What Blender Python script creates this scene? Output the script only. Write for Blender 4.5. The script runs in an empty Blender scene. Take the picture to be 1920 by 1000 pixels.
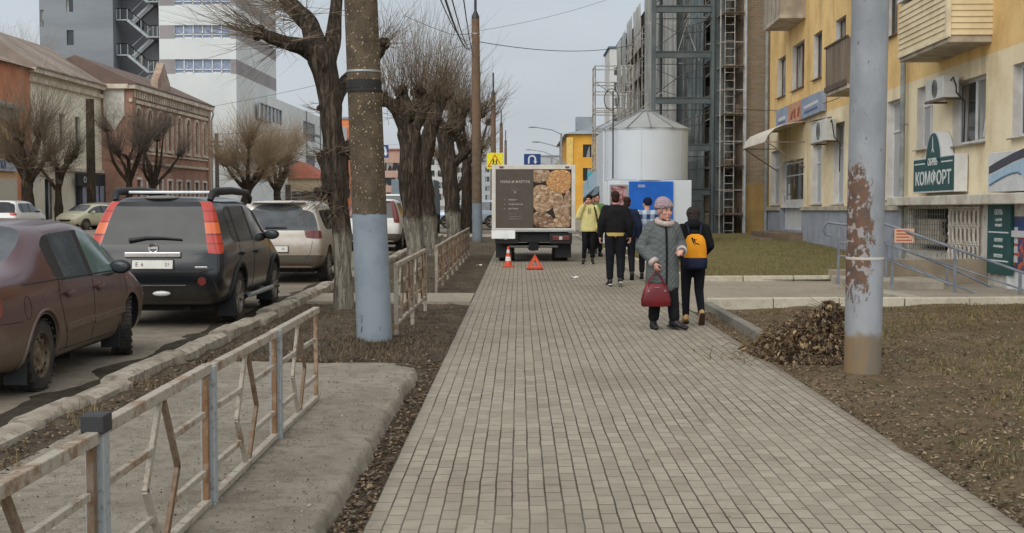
import bpy, bmesh, math, random
from mathutils import Vector, Matrix, Euler, noise
R = math.radians
C = bpy.context.scene.collection
scene = bpy.context.scene

# ------------------------------------------------------------------ camera
F = 2400.0                                   # focal length in photo pixels (photo 1920 x 1000)
PITCH = math.atan(126 / F); YAW = math.atan(14 / F)
cd = bpy.data.cameras.new('camera'); cam = bpy.data.objects.new('camera', cd); C.objects.link(cam)
cd.sensor_width = 36; cd.lens = 36 * F / 1920; cd.clip_end = 3000; cd.clip_start = .05
EYE = Vector((0, 0, 1.6))
cam.location = EYE; cam.rotation_euler = (R(90) - PITCH, 0, YAW)
scene.camera = cam
_M = Euler((R(90) - PITCH, 0, YAW)).to_matrix()
def ray(px, py): return _M @ Vector(((px - 960) / F, (500 - py) / F, -1))
def W(px, py, Y):
    d = ray(px, py); return EYE + d * (Y / d.y)
def G(px, py, z=0.0):
    d = ray(px, py); return EYE + d * ((z - 1.6) / d.z)
def X_(px, Y): return W(px, 400, Y).x
def Z_(py, Y, px=974): return W(px, py, Y).z

# ------------------------------------------------------------------ sky, sun, exposure
SUN_EL, SUN_AZ = R(40), R(205)               # azimuth clockwise from +Y: behind the camera, a little to the left
w = bpy.data.worlds.new('World'); scene.world = w; w.use_nodes = True
nt = w.node_tree; nt.nodes.clear()
def wn(t, **k):
    n = nt.nodes.new(t)
    for a, b in k.items(): setattr(n, a, b)
    return n
sky = wn('ShaderNodeTexSky', sky_type='NISHITA', sun_disc=False); sky.sun_elevation = SUN_EL; sky.sun_rotation = SUN_AZ
sky.air_density = 1.5; sky.dust_density = 4
tc = wn('ShaderNodeTexCoord'); sep = wn('ShaderNodeSeparateXYZ'); nt.links.new(tc.outputs['Generated'], sep.inputs[0])
rp = wn('ShaderNodeValToRGB'); el = rp.color_ramp.elements
el[0].position = 0.0; el[0].color = (.575, .625, .66, 1); el[1].position = 1.0; el[1].color = (.84, .87, .90, 1)
e = el.new(.12); e.color = (.55, .605, .66, 1); e = el.new(.3); e.color = (.49, .545, .61, 1); e = el.new(.5); e.color = (.68, .72, .77, 1)
nt.links.new(sep.outputs['Z'], rp.inputs[0])
mp = wn('ShaderNodeMapping'); mp.inputs['Scale'].default_value = (1, 1, 3.5); nt.links.new(tc.outputs['Generated'], mp.inputs[0])
no = wn('ShaderNodeTexNoise'); no.inputs['Scale'].default_value = 2.2; no.inputs['Detail'].default_value = 5; nt.links.new(mp.outputs[0], no.inputs['Vector'])
mr = wn('ShaderNodeMapRange'); mr.inputs[1].default_value = .3; mr.inputs[2].default_value = .7; mr.inputs[3].default_value = 8.9; mr.inputs[4].default_value = 11.7
nt.links.new(no.outputs['Fac'], mr.inputs[0])
mr2 = wn('ShaderNodeMapRange', interpolation_type='SMOOTHSTEP'); mr2.inputs[1].default_value = .25; mr2.inputs[2].default_value = -.8; mr2.inputs[3].default_value = 1; mr2.inputs[4].default_value = 2.0   # cloud is brighter round the hidden sun
nt.links.new(sep.outputs['Y'], mr2.inputs[0]); mm_ = wn('ShaderNodeMath', operation='MULTIPLY'); nt.links.new(mr.outputs[0], mm_.inputs[0]); nt.links.new(mr2.outputs[0], mm_.inputs[1])
vm = wn('ShaderNodeVectorMath', operation='SCALE'); nt.links.new(rp.outputs[0], vm.inputs[0]); nt.links.new(mm_.outputs[0], vm.inputs['Scale'])
mx = wn('ShaderNodeMix', data_type='RGBA'); mx.inputs[0].default_value = .93
nt.links.new(sky.outputs[0], mx.inputs[6]); nt.links.new(vm.outputs[0], mx.inputs[7])
bg = wn('ShaderNodeBackground'); bg.inputs[1].default_value = .1; nt.links.new(mx.outputs[2], bg.inputs[0])
wo = wn('ShaderNodeOutputWorld'); nt.links.new(bg.outputs[0], wo.inputs[0])
ld = bpy.data.lights.new('sun', 'SUN'); ld.energy = 1.3; ld.angle = R(50); ld.color = (1, .95, .88)
sun = bpy.data.objects.new('sun', ld); C.objects.link(sun); sun.rotation_euler = (R(90) - SUN_EL, 0, R(180) - SUN_AZ); sun.location = (0, 0, 60)
vs = scene.view_settings; vs.view_transform = 'Standard'; vs.look = 'None'; vs.exposure = 0.0; vs.gamma = 1; vs.use_curve_mapping = False
scene.render.engine = 'CYCLES'
scene.cycles.max_bounces = 6; scene.cycles.transparent_max_bounces = 8
scene.cycles.use_denoising = True

# ------------------------------------------------------------------ materials
def lin(r, g, b):
    f = lambda c: c / 12.92 if c <= .04045 else ((c + .055) / 1.055) ** 2.4
    return (f(r / 255), f(g / 255), f(b / 255))
_mats = {}
class Nd:
    def __init__(s, m):
        s.t = m.node_tree; s.b = s.t.nodes['Principled BSDF']; s.tc = s.n('ShaderNodeTexCoord'); s.co = s.tc.outputs['Object']
    def n(s, t, **k):
        x = s.t.nodes.new(t)
        for a, b in k.items(): setattr(x, a, b)
        return x
    def l(s, a, b): s.t.links.new(a, b)
    def map(s, sc=(1, 1, 1), rot=(0, 0, 0), loc=(0, 0, 0), src=None):
        m = s.n('ShaderNodeMapping'); m.inputs['Scale'].default_value = sc; m.inputs['Rotation'].default_value = rot; m.inputs['Location'].default_value = loc
        s.l(src or s.co, m.inputs[0]); return m.outputs[0]
    def noise(s, scale, detail=4, rough=.55, src=None):
        x = s.n('ShaderNodeTexNoise'); x.inputs['Scale'].default_value = scale; x.inputs['Detail'].default_value = detail; x.inputs['Roughness'].default_value = rough
        s.l(src or s.co, x.inputs['Vector']); return x.outputs['Fac']
    def ramp(s, fac, lo, hi, a=0.0, b=1.0):
        x = s.n('ShaderNodeMapRange'); x.interpolation_type = 'SMOOTHSTEP'; x.inputs[1].default_value = lo; x.inputs[2].default_value = hi; x.inputs[3].default_value = a; x.inputs[4].default_value = b
        s.l(fac, x.inputs[0]); return x.outputs[0]
    def mix(s, fac, a, b, mode='MIX'):
        x = s.n('ShaderNodeMix', data_type='RGBA', blend_type=mode)
        for i, v in ((0, fac), (6, a), (7, b)):
            if hasattr(v, 'node'): s.l(v, x.inputs[i])
            elif i == 0: x.inputs[0].default_value = v
            else: x.inputs[i].default_value = (*v[:3], 1)
        return x.outputs[2]
    def math(s, op, a, b=0.0):
        x = s.n('ShaderNodeMath', operation=op)
        for i, v in ((0, a), (1, b)):
            if hasattr(v, 'node'): s.l(v, x.inputs[i])
            else: x.inputs[i].default_value = v
        return x.outputs[0]
    def xyz(s, src=None):
        x = s.n('ShaderNodeSeparateXYZ'); s.l(src or s.co, x.inputs[0]); return x.outputs
    def comb(s, x, y, z):
        c = s.n('ShaderNodeCombineXYZ')
        for i, v in enumerate((x, y, z)):
            if hasattr(v, 'node'): s.l(v, c.inputs[i])
            else: c.inputs[i].default_value = v
        return c.outputs[0]
    def bump(s, h, st=.3, dist=.02):
        x = s.n('ShaderNodeBump'); x.inputs['Strength'].default_value = st; x.inputs['Distance'].default_value = dist; s.l(h, x.inputs['Height']); s.l(x.outputs[0], s.b.inputs['Normal'])
    def col(s, c):
        if hasattr(c, 'node'): s.l(c, s.b.inputs['Base Color'])
        else: s.b.inputs['Base Color'].default_value = (*c[:3], 1)
    def world(s):
        g = s.n('ShaderNodeNewGeometry'); s.co = g.outputs['Position']; return s
def newmat(name, rough=.8, metal=0.0, spec=.4):
    m = bpy.data.materials.new(name); m.use_nodes = True
    b = m.node_tree.nodes['Principled BSDF']; b.inputs['Roughness'].default_value = rough; b.inputs['Metallic'].default_value = metal
    b.inputs['Specular IOR Level'].default_value = spec
    return m, Nd(m)
def mat(name, c, c2=None, scale=3.0, lo=.35, hi=.65, rough=.8, metal=0.0, spec=.35, bump=None, c3=None, scale3=40, stretch=None):
    """plain two- or three-tone weathered material"""
    if name in _mats: return _mats[name]
    m, n = newmat(name, rough, metal, spec)
    if c2 is None: c2 = tuple(x * .78 for x in c)
    src = n.map(stretch) if stretch else None
    f = n.ramp(n.noise(scale, 6, .62, src), lo, hi)
    k = n.mix(f, c, c2)
    if c3: k = n.mix(n.ramp(n.noise(scale3, 3, .6, src), .52, .68), k, c3)
    n.col(k)
    if bump: n.bump(n.noise(bump[0], 5, .6, src), bump[1], bump[2])
    _mats[name] = m
    return m

def M_paver():
    m, n = newmat('paving_bricks', .88, 0, .25); n.world(); x, y, z = n.xyz()
    wob = n.math('MULTIPLY', n.math('SUBTRACT', n.noise(1.3, 2), .5), .016)
    wob2 = n.math('MULTIPLY', n.math('SUBTRACT', n.noise(5.5, 2), .5), .008)
    u = n.math('ADD', y, wob); v = n.math('ADD', n.math('ADD', x, .762), n.math('ADD', wob, wob2))
    vec = n.comb(u, v, 0.0)
    def brick(mortar):
        b = n.n('ShaderNodeTexBrick'); b.offset = .5; b.offset_frequency = 2; b.squash = 1
        for k, val in (('Scale', 1.0), ('Mortar Size', mortar), ('Mortar Smooth', .25), ('Bias', 0.0), ('Brick Width', .19), ('Row Height', .0903)): b.inputs[k].default_value = val
        b.inputs['Color1'].default_value = (0, 0, 0, 1); b.inputs['Color2'].default_value = (1, 1, 1, 1); b.inputs['Mortar'].default_value = (.5, .5, .5, 1)
        n.l(vec, b.inputs['Vector']); return b
    bk = brick(.0052)
    # long joints (between rows) are worn wider than the short ones
    fr = n.math('FRACT', n.math('DIVIDE', v, .0903)); dd = n.math('MULTIPLY', n.math('ABSOLUTE', n.math('SUBTRACT', fr, .5)), 2.0)   # 1 at joint
    wear = n.ramp(n.noise(.55, 3), .36, .62, .965, .84)
    ewear = n.math('MAXIMUM', wear, n.ramp(n.math('ABSOLUTE', n.math('SUBTRACT', x, .95)), 1.0, 1.75, .8, .985))
    lj = n.n('ShaderNodeMapRange'); n.l(dd, lj.inputs[0]); n.l(ewear, lj.inputs[1]); lj.inputs[2].default_value = 1.0
    joint = n.math('MAXIMUM', n.math('MULTIPLY', bk.outputs['Fac'], n.ramp(n.noise(.9, 3), .35, .6, .55, 1.0)), lj.outputs[0])
    c = n.mix(bk.outputs['Color'], lin(138, 130, 115), lin(156, 148, 132))
    c = n.mix(n.ramp(n.noise(.6, 5), .55, .8, 0, .5), c, lin(160, 144, 128))
    c = n.mix(n.ramp(n.noise(9, 6, .7), .4, .75, 0, .45), c, lin(118, 110, 96))
    c = n.mix(n.ramp(n.noise(160, 3, .6), .5, .75, 0, .3), c, lin(168, 160, 146))
    c = n.mix(n.ramp(n.noise(2.2, 5, .7), .56, .72, 0, .5), c, lin(106, 96, 80))
    c = n.mix(n.ramp(n.noise(11, 2, .5), .70, .74, 0, .6), c, lin(84, 76, 64))
    c = n.mix(n.ramp(n.noise(.42, 4, .6, n.map((1, .6, 1))), .48, .66, 0, .55), c, lin(122, 113, 98))
    edge = n.ramp(n.math('ADD', n.math('ABSOLUTE', n.math('SUBTRACT', x, .86)), n.math('MULTIPLY', n.noise(3, 4), .3)), 1.62, 1.85, 0, .55)
    c = n.mix(edge, c, lin(136, 126, 110))
    c = n.mix(n.math('MULTIPLY', joint, .92), c, lin(56, 48, 36))
    n.col(c)
    h = n.math('SUBTRACT', n.math('MULTIPLY', n.noise(70, 4), .25), joint); n.bump(h, .55, .008)
    return m
def M_ground(name, a, b, c, s=1.2, fleck=None, bump=.6, s2=9, dist=.03, soft=1.0):
    m, n = newmat(name, .95, 0, .15); n.world()
    k = n.mix(n.ramp(n.noise(s, 6, .65), .36, .64), a, b)
    k = n.mix(n.ramp(n.noise(s2, 6, .7), .45, .7, 0, soft), k, c)
    if fleck:
        v = n.n('ShaderNodeTexVoronoi'); v.inputs['Scale'].default_value = 42; n.l(n.co, v.inputs['Vector'])
        k = n.mix(n.math('MULTIPLY', n.ramp(v.outputs['Distance'], .3, .16), n.ramp(n.noise(4, 4), .45, .62)), k, fleck)
    n.col(k); n.bump(n.math('ADD', n.noise(s2 * 2, 8, .75), n.noise(90, 4, .7)), bump, dist)
    return m
def M_car(name, paint, mud, top=.85, rough=.32, amount=.85, metal=.35):
    """car paint with road dirt that thins out upward"""
    m, n = newmat(name, rough, metal, .5); x, y, z = n.xyz()
    zz = n.math('ADD', z, n.math('MULTIPLY', n.math('SUBTRACT', n.noise(3.2, 6, .7), .5), .5))
    f = n.ramp(zz, .28, top, amount, .04)
    f = n.math('MULTIPLY', f, n.ramp(n.noise(14, 5, .7), .2, .55, .72, 1.0))
    n.col(n.mix(f, paint, mud))
    n.l(n.math('ADD', n.math('MULTIPLY', f, .5), rough), n.b.inputs['Roughness'])
    n.l(n.math('MULTIPLY', n.math('SUBTRACT', 1.0, f), metal), n.b.inputs['Metallic'])
    n.b.inputs['Coat Weight'].default_value = .35; n.b.inputs['Coat Roughness'].default_value = .12
    return m
def M_glass(name, c, rough=.08):
    m, n = newmat(name, rough, 0, .8); n.col(n.mix(n.ramp(n.noise(2.5, 4), .4, .7), c, tuple(min(1, x * 1.5 + .01) for x in c)))
    n.b.inputs['Specular IOR Level'].default_value = .45
    return m
def M_bark(name, a, b, wash=None, wz=1.1, ridge=9):
    m, n = newmat(name, .95, 0, .12); x, y, z = n.xyz()
    src = n.map((1, 1, .16))
    h = n.noise(ridge * 2.2, 6, .7, src)
    k = n.mix(n.ramp(h, .34, .62), a, b)
    k = n.mix(n.ramp(n.noise(3, 5), .5, .75, 0, .6), k, tuple(v * .6 for v in a))
    hv = n.ramp(n.noise(ridge * 1.4, 5, .65, n.map((1, 1, .1))), .42, .58)
    k = n.mix(n.math('MULTIPLY', n.math('SUBTRACT', 1.0, hv), .5), k, tuple(v * .6 for v in a))
    if wash:
        zz = n.math('ADD', z, n.math('MULTIPLY', n.math('SUBTRACT', n.noise(8, 5, .7), .5), .45))
        f = n.math('MULTIPLY', n.ramp(zz, wz + .12, wz - .12), n.ramp(h, .3, .5, .35, .95))
        k = n.mix(f, k, wash)
    n.col(k); n.bump(n.math('ADD', h, hv), 1.0, .06)
    return m
def M_concrete_pole(name, lo, hi, fleck, paint, pz, rust=None):
    """exposed-aggregate concrete post with a painted foot"""
    m, n = newmat(name, .85, 0, .25); x, y, z = n.xyz()
    k = n.mix(n.ramp(n.noise(5, 6, .7), .35, .65), lo, hi)
    v = n.n('ShaderNodeTexVoronoi'); v.inputs['Scale'].default_value = 30; n.l(n.co, v.inputs['Vector'])
    k = n.mix(n.math('MULTIPLY', n.ramp(v.outputs['Distance'], .34, .2), n.ramp(n.noise(26, 2), .5, .62)), k, fleck)
    k = n.mix(n.ramp(n.noise(60, 3), .55, .7, 0, .8), k, tuple(q * .35 for q in lo))
    if rust:
        k = n.mix(n.math('MULTIPLY', n.ramp(z, 3.0, 5.0), n.ramp(n.noise(2, 4), .3, .6, .3, .8)), k, rust)
    zz = n.math('ADD', z, n.math('MULTIPLY', n.math('SUBTRACT', n.noise(14, 4), .5), .05))
    f = n.ramp(zz, pz + .012, pz - .012)
    pc = n.mix(n.ramp(n.noise(2.5, 6, .65), .4, .7), paint, tuple(q * .8 for q in paint))
    chips = n.math('MULTIPLY', n.ramp(n.noise(11, 5, .7, n.map((1, 1, .3))), .63, .67), .85)
    pc = n.mix(chips, pc, tuple(q * .5 for q in hi))
    pc = n.mix(n.ramp(n.math('ADD', z, n.math('MULTIPLY', n.noise(6, 4), .2)), .26, .08), pc, lin(112, 100, 84))
    n.col(n.mix(f, k, pc))
    hh = n.math('MULTIPLY', n.math('SUBTRACT', 1.0, f), n.noise(45, 4, .7)); n.bump(hh, .6, .02)
    return m
def M_brickwall(name, a, b, mortar, bw=.26, bh=.085, dirt=.4, axis='x', grime=None):
    m, n = newmat(name, .92, 0, .2); x, y, z = n.xyz()
    bk = n.n('ShaderNodeTexBrick'); bk.inputs['Scale'].default_value = 1; bk.inputs['Brick Width'].default_value = bw; bk.inputs['Row Height'].default_value = bh; bk.inputs['Mortar Size'].default_value = .008
    bk.inputs['Color1'].default_value = (*a, 1); bk.inputs['Color2'].default_value = (*b, 1); bk.inputs['Mortar'].default_value = (*mortar, 1)
    n.l(n.comb(n.math('ADD', x, y), z, 0.0), bk.inputs['Vector'])
    k = n.mix(n.ramp(n.noise(.6, 6, .7), .4, .7, 0, dirt), bk.outputs['Color'], grime or tuple(q * .5 for q in a))
    n.col(k); n.bump(bk.outputs['Fac'], -.3, .01)
    return m
def M_bands(name, bands, sc=.5, amt=.35, rough=.9, streak=True):
    """wall paint whose colour is set by height: bands = [(z, colour), ...] from the bottom up"""
    m, n = newmat(name, rough, 0, .2); x, y, z = n.xyz()
    zz = n.math('ADD', z, n.math('MULTIPLY', n.math('SUBTRACT', n.noise(1.5, 3), .5), .01))
    k = bands[0][1]
    for zb, c in bands[1:]: k = n.mix(n.ramp(zz, zb - .01, zb + .01), k, c)
    if not hasattr(k, 'node'): k = n.mix(.0, k, k)
    k = n.mix(n.ramp(n.noise(sc, 7, .7), .4, .72, 0, amt), k, lin(206, 192, 168), 'MULTIPLY')
    if streak: k = n.mix(n.ramp(n.noise(1.2, 6, .7, n.map((1, 1, .12))), .5, .75, 0, amt * .9), k, lin(176, 166, 150), 'MULTIPLY')
    n.col(k); n.bump(n.noise(35, 5, .7), .25, .01)
    return m
def M_flat(name, c, rough=.5, metal=0.0, spec=.4):
    if name in _mats: return _mats[name]
    m, n = newmat(name, rough, metal, spec); n.col(n.mix(n.ramp(n.noise(6, 4), .35, .7), c, tuple(v * .86 for v in c))); _mats[name] = m; return m
def M_lamp(name, c, rough=.2, band=None):
    m, n = newmat(name, rough, 0, .6)
    g = n.n('ShaderNodeTexWave'); g.inputs['Scale'].default_value = 28; n.l(n.co, g.inputs['Vector'])
    n.col(n.mix(n.math('MULTIPLY', g.outputs['Fac'], .35), c, tuple(v * .35 for v in c))); n.b.inputs['Coat Weight'].default_value = .3
    if band:
        z = n.xyz()[2]; k = c
        for z0, z1, cc in band: k = n.mix(n.math('MULTIPLY', n.ramp(z, z0 - .006, z0 + .006), n.ramp(z, z1 + .006, z1 - .006)), k, cc)
        n.col(n.mix(n.math('MULTIPLY', g.outputs['Fac'], .3), k, (.12, .02, .01)))
    return m
def M_rust(name, paint, rust, lo=.45, hi=.6, sc=7):
    m, n = newmat(name, .75, 0, .35)
    oi = n.n('ShaderNodeObjectInfo')
    f = n.ramp(n.noise(sc, 6, .7), lo, hi); k = n.mix(f, paint, rust)
    k = n.mix(n.ramp(n.noise(25, 5, .7), .5, .7, 0, .7), k, tuple(v * .45 for v in rust)); n.col(k); n.bump(n.noise(30, 4), .3, .004)
    return m

# ------------------------------------------------------------------ mesh helpers
class MB:
    def __init__(s): s.v = []; s.f = []; s.m = []; s.cur = 0
    def add(s, vs, fs):
        k = len(s.v); s.v += [tuple(p) for p in vs]; s.f += [tuple(i + k for i in f) for f in fs]; s.m += [s.cur] * len(fs); return s
    def box(s, a, b, rot=None, org=None):
        x0, y0, z0 = a; x1, y1, z1 = b
        vs = [Vector(p) for p in ((x0, y0, z0), (x1, y0, z0), (x1, y1, z0), (x0, y1, z0), (x0, y0, z1), (x1, y0, z1), (x1, y1, z1), (x0, y1, z1))]
        if rot: vs = [rot @ (p - Vector(org)) + Vector(org) for p in vs]
        return s.add(vs, [(0, 3, 2, 1), (4, 5, 6, 7), (0, 1, 5, 4), (1, 2, 6, 5), (2, 3, 7, 6), (3, 0, 4, 7)])
    def cbox(s, c, d, rz=0):
        c = Vector(c); r = Matrix.Rotation(rz, 3, 'Z'); d = Vector(d) / 2
        return s.box(c - d, c + d, r, c)
    def bar(s, p, q, w, h=None, up=(0, 0, 1)):
        """square bar from p to q"""
        p, q = Vector(p), Vector(q); h = h or w; d = (q - p).normalized(); u = Vector(up)
        if abs(d.dot(u)) > .98: u = Vector((1, 0, 0))
        a = d.cross(u).normalized() * w / 2; b = a.cross(d).normalized() * h / 2
        vs = [p - a - b, p + a - b, p + a + b, p - a + b, q - a - b, q + a - b, q + a + b, q - a + b]
        return s.add(vs, [(0, 1, 2, 3), (7, 6, 5, 4), (0, 4, 5, 1), (1, 5, 6, 2), (2, 6, 7, 3), (3, 7, 4, 0)])
    def tube(s, pts, rad, n=8, jit=0, rng=None, cap=True):
        pts = [Vector(p) for p in pts]; k = len(pts)
        if not hasattr(rad, '__len__'): rad = [rad] * k
        vs = []; fs = []; ref = None
        for i, p in enumerate(pts):
            d = (pts[min(i + 1, k - 1)] - pts[max(i - 1, 0)])
            d = d.normalized() if d.length > 1e-9 else Vector((0, 0, 1))
            if ref is None:
                ref = Vector((1, 0, 0)) if abs(d.x) < .9 else Vector((0, 1, 0))
            a = (ref - d * ref.dot(d)).normalized(); b = d.cross(a); ref = a
            for j in range(n):
                t = 2 * math.pi * j / n; r = rad[i]
                if jit: r *= 1 + jit * noise.noise(Vector((p.x * 3 + math.cos(t) * 2, p.y * 3 + math.sin(t) * 2, p.z * 2.2)))
                vs.append(p + (a * math.cos(t) + b * math.sin(t)) * r)
        for i in range(k - 1):
            for j in range(n):
                j2 = (j + 1) % n; fs.append((i * n + j, i * n + j2, (i + 1) * n + j2, (i + 1) * n + j))
        if cap: fs += [tuple(reversed(range(n))), tuple(range((k - 1) * n, k * n))]
        return s.add(vs, fs)
    def lathe(s, prof, n=24, org=(0, 0, 0), axis='z', cap=True):
        """prof = [(r, h)...] turned about an axis"""
        vs = []; fs = []; o = Vector(org); k = len(prof)
        for r, h in prof:
            for j in range(n):
                t = 2 * math.pi * j / n; a, b = r * math.cos(t), r * math.sin(t)
                vs.append(o + (Vector((a, b, h)) if axis == 'z' else Vector((h, a, b)) if axis == 'x' else Vector((b, h, a))))
        for i in range(k - 1):
            for j in range(n):
                j2 = (j + 1) % n; fs.append((i * n + j, i * n + j2, (i + 1) * n + j2, (i + 1) * n + j))
        if cap: fs += [tuple(reversed(range(n))), tuple(range((k - 1) * n, k * n))]
        return s.add(vs, fs)
    def prism(s, poly, f0, f1):
        """poly: list of 2-D points; f0, f1: maps (a, b) -> 3-D for the two faces"""
        n = len(poly); vs = [f0(*p) for p in poly] + [f1(*p) for p in poly]
        return s.add(vs, [tuple(reversed(range(n))), tuple(range(n, 2 * n))] + [(i, (i + 1) % n, (i + 1) % n + n, i + n) for i in range(n)])
    def ell(s, c, r, n=12, m=8, rot=None):
        vs = []; fs = []; c = Vector(c)
        for i in range(m + 1):
            t = math.pi * i / m
            for j in range(n):
                u = 2 * math.pi * j / n
                p = Vector((r[0] * math.sin(t) * math.cos(u), r[1] * math.sin(t) * math.sin(u), r[2] * math.cos(t)))
                if rot: p = rot @ p
                vs.append(c + p)
        for i in range(m):
            for j in range(n):
                j2 = (j + 1) % n; fs.append((i * n + j, (i + 1) * n + j, (i + 1) * n + j2, i * n + j2))
        return s.add(vs, fs)
    def cap(s, p, r1, q, r2, n=12):
        """tapered capsule"""
        p, q = Vector(p), Vector(q); d = q - p; L = d.length; d = d / L if L > 1e-6 else Vector((0, 0, 1))
        pts = []; rr = []
        for a in (-.98, -.8, -.45): pts.append(p + d * r1 * a); rr.append(r1 * math.sqrt(1 - a * a))
        pts.append(p); rr.append(r1); pts.append(q); rr.append(r2)
        for a in (.45, .8, .98): pts.append(q + d * r2 * a); rr.append(r2 * math.sqrt(1 - a * a))
        return s.tube(pts, rr, n)
    def loft(s, secs, n=20, cap=True, pw=2.0):
        """secs = [(cx, cy, z, rx, ry)] superellipse rings going up"""
        vs = []; fs = []; k = len(secs)
        for cx, cy, z, rx, ry in secs:
            for j in range(n):
                t = 2 * math.pi * j / n; c, q = math.cos(t), math.sin(t)
                vs.append((cx + rx * math.copysign(abs(c) ** (2 / pw), c), cy + ry * math.copysign(abs(q) ** (2 / pw), q), z))
        for i in range(k - 1):
            for j in range(n):
                j2 = (j + 1) % n; fs.append((i * n + j, i * n + j2, (i + 1) * n + j2, (i + 1) * n + j))
        if cap: fs += [tuple(reversed(range(n))), tuple(range((k - 1) * n, k * n))]
        return s.add(vs, fs)
    def mesh(s, name, mats):
        me = bpy.data.meshes.new(name); me.from_pydata(s.v, [], s.f)
        for m in (mats if isinstance(mats, (list, tuple)) else [mats]): me.materials.append(m)
        if any(s.m): me.polygons.foreach_set('material_index', s.m)
        me.validate(); me.update()
        bm = bmesh.new(); bm.from_mesh(me); bmesh.ops.recalc_face_normals(bm, faces=bm.faces); bm.to_mesh(me); bm.free()
        return me
    def build(s, name, mats, parent=None, smooth=False, bevel=0, loc=None):
        o = bpy.data.objects.new(name, s.mesh(name, mats)); C.objects.link(o)
        if parent: o.parent = parent
        if loc: o.location = loc
        if smooth:
            o.data.polygons.foreach_set('use_smooth', [True] * len(o.data.polygons))
            if smooth is not True: o.data.set_sharp_from_angle(angle=R(smooth))
        if bevel:
            b = o.modifiers.new('bevel', 'BEVEL'); b.width = bevel; b.segments = 2; b.limit_method = 'ANGLE'; b.angle_limit = R(40); b.harden_normals = False
        return o
def ev(o):
    """mesh of an object with its modifiers applied"""
    dg = bpy.context.evaluated_depsgraph_get(); dg.update()
    me = bpy.data.meshes.new_from_object(o.evaluated_get(dg)); return me
def tag(o, label=None, cat=None, group=None, kind=None):
    if label: o['label'] = label
    if cat: o['category'] = cat
    if group: o['group'] = group
    if kind: o['kind'] = kind
    return o
def empty(name, loc, label, cat, group=None, rz=0.0):
    o = bpy.data.objects.new(name, None); C.objects.link(o); o.location = loc; o.rotation_euler = (0, 0, rz); o.empty_display_size = .2
    return tag(o, label, cat, group)
def copy_tree(o, parent=None):
    c = o.copy(); C.objects.link(c)
    if parent: c.parent = parent
    for ch in list(o.children): copy_tree(ch, c)
    return c
def text(name, s, size, m, parent, loc, rot, depth=.004, align='CENTER', sx=1.0, bold=0.0):
    cu = bpy.data.curves.new(name, 'FONT'); cu.body = s; cu.size = size; cu.extrude = depth; cu.align_x = align; cu.align_y = 'CENTER'; cu.resolution_u = 2; cu.offset = bold
    t = bpy.data.objects.new(name, cu); C.objects.link(t); me = ev(t); bpy.data.objects.remove(t)
    for v in me.vertices: v.co.x *= sx
    me.materials.clear(); me.materials.append(m)
    o = bpy.data.objects.new(name, me); C.objects.link(o); o.parent = parent; o.location = loc; o.rotation_euler = rot
    return o
def wall_holes(mb, u0, u1, z0, z1, holes, f, depth=.2, rev=0):
    """flat wall cut by rectangular holes [(u0,u1,z0,z1)]; f(u, d, z) -> 3-D; reveals go to depth"""
    us = sorted({u0, u1, *[h[0] for h in holes], *[h[1] for h in holes]}); zs = sorted({z0, z1, *[h[2] for h in holes], *[h[3] for h in holes]})
    us = [u for u in us if u0 - 1e-6 <= u <= u1 + 1e-6]; zs = [z for z in zs if z0 - 1e-6 <= z <= z1 + 1e-6]
    for i in range(len(us) - 1):
        for j in range(len(zs) - 1):
            cu, cz = (us[i] + us[i + 1]) / 2, (zs[j] + zs[j + 1]) / 2
            if any(h[0] < cu < h[1] and h[2] < cz < h[3] for h in holes): continue
            mb.add([f(us[i], 0, zs[j]), f(us[i + 1], 0, zs[j]), f(us[i + 1], 0, zs[j + 1]), f(us[i], 0, zs[j + 1])], [(0, 1, 2, 3)])
    c0 = mb.cur; mb.cur = rev
    for a, b, c, d in holes:
        mb.add([f(a, 0, c), f(b, 0, c), f(b, 0, d), f(a, 0, d), f(a, depth, c), f(b, depth, c), f(b, depth, d), f(a, depth, d)],
               [(0, 1, 5, 4), (1, 2, 6, 5), (2, 3, 7, 6), (3, 0, 4, 7)])
    mb.cur = c0
# ================================================================== THE GROUND
def nz(x, y, s=1.0, k=0.0): return noise.noise(Vector((x * s, y * s, k)))
def fr(x, y, s, k=0.0): return nz(x, y, s, k) + .5 * nz(x, y, s * 2.1, k + 7) + .25 * nz(x, y, s * 4.3, k + 13)
def grid(name, xs, ys, h, m, kind='structure', smooth=True):
    vs = [(x, y, h(x, y)) for y in ys for x in xs]; nx = len(xs)
    fs = [(j * nx + i, j * nx + i + 1, (j + 1) * nx + i + 1, (j + 1) * nx + i) for j in range(len(ys) - 1) for i in range(nx - 1)]
    mb = MB(); mb.add(vs, fs); o = mb.build(name, m, smooth=smooth); o['kind'] = kind
    if o.data.polygons[0].normal.z < 0: o.data.flip_normals()
    return o
def rng_(a, b, n): return [a + (b - a) * i / n for i in range(n + 1)]
def steps(a, b, s0, g):
    out = [a]; s = s0
    while out[-1] < b: out.append(min(b, out[-1] + s)); s *= g
    return out
def sheet(name, x0, y0, x1, y1, z, m):
    mb = MB(); mb.add([(x0, y0, z), (x1, y0, z), (x1, y1, z), (x0, y1, z)], [(0, 1, 2, 3)]); o = mb.build(name, m); o['kind'] = 'structure'; return o
m_asph = M_ground('asphalt_road', lin(138, 129, 115), lin(122, 113, 100), lin(104, 96, 84), .35, bump=.35, s2=6, dist=.006)
m_dirtroad = M_ground('earth_floor', lin(120, 108, 92), lin(100, 90, 76), lin(86, 76, 62), .2, bump=.3)
m_soil = M_ground('bare_soil', lin(112, 100, 84), lin(92, 81, 67), lin(66, 57, 47), 1.4, lin(150, 136, 116), 1.0, 8)
m_slab = M_ground('dusty_concrete', lin(180, 170, 154), lin(162, 152, 136), lin(138, 128, 113), 1.3, lin(104, 95, 82), 1.0, 7, .03, .9)
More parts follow.
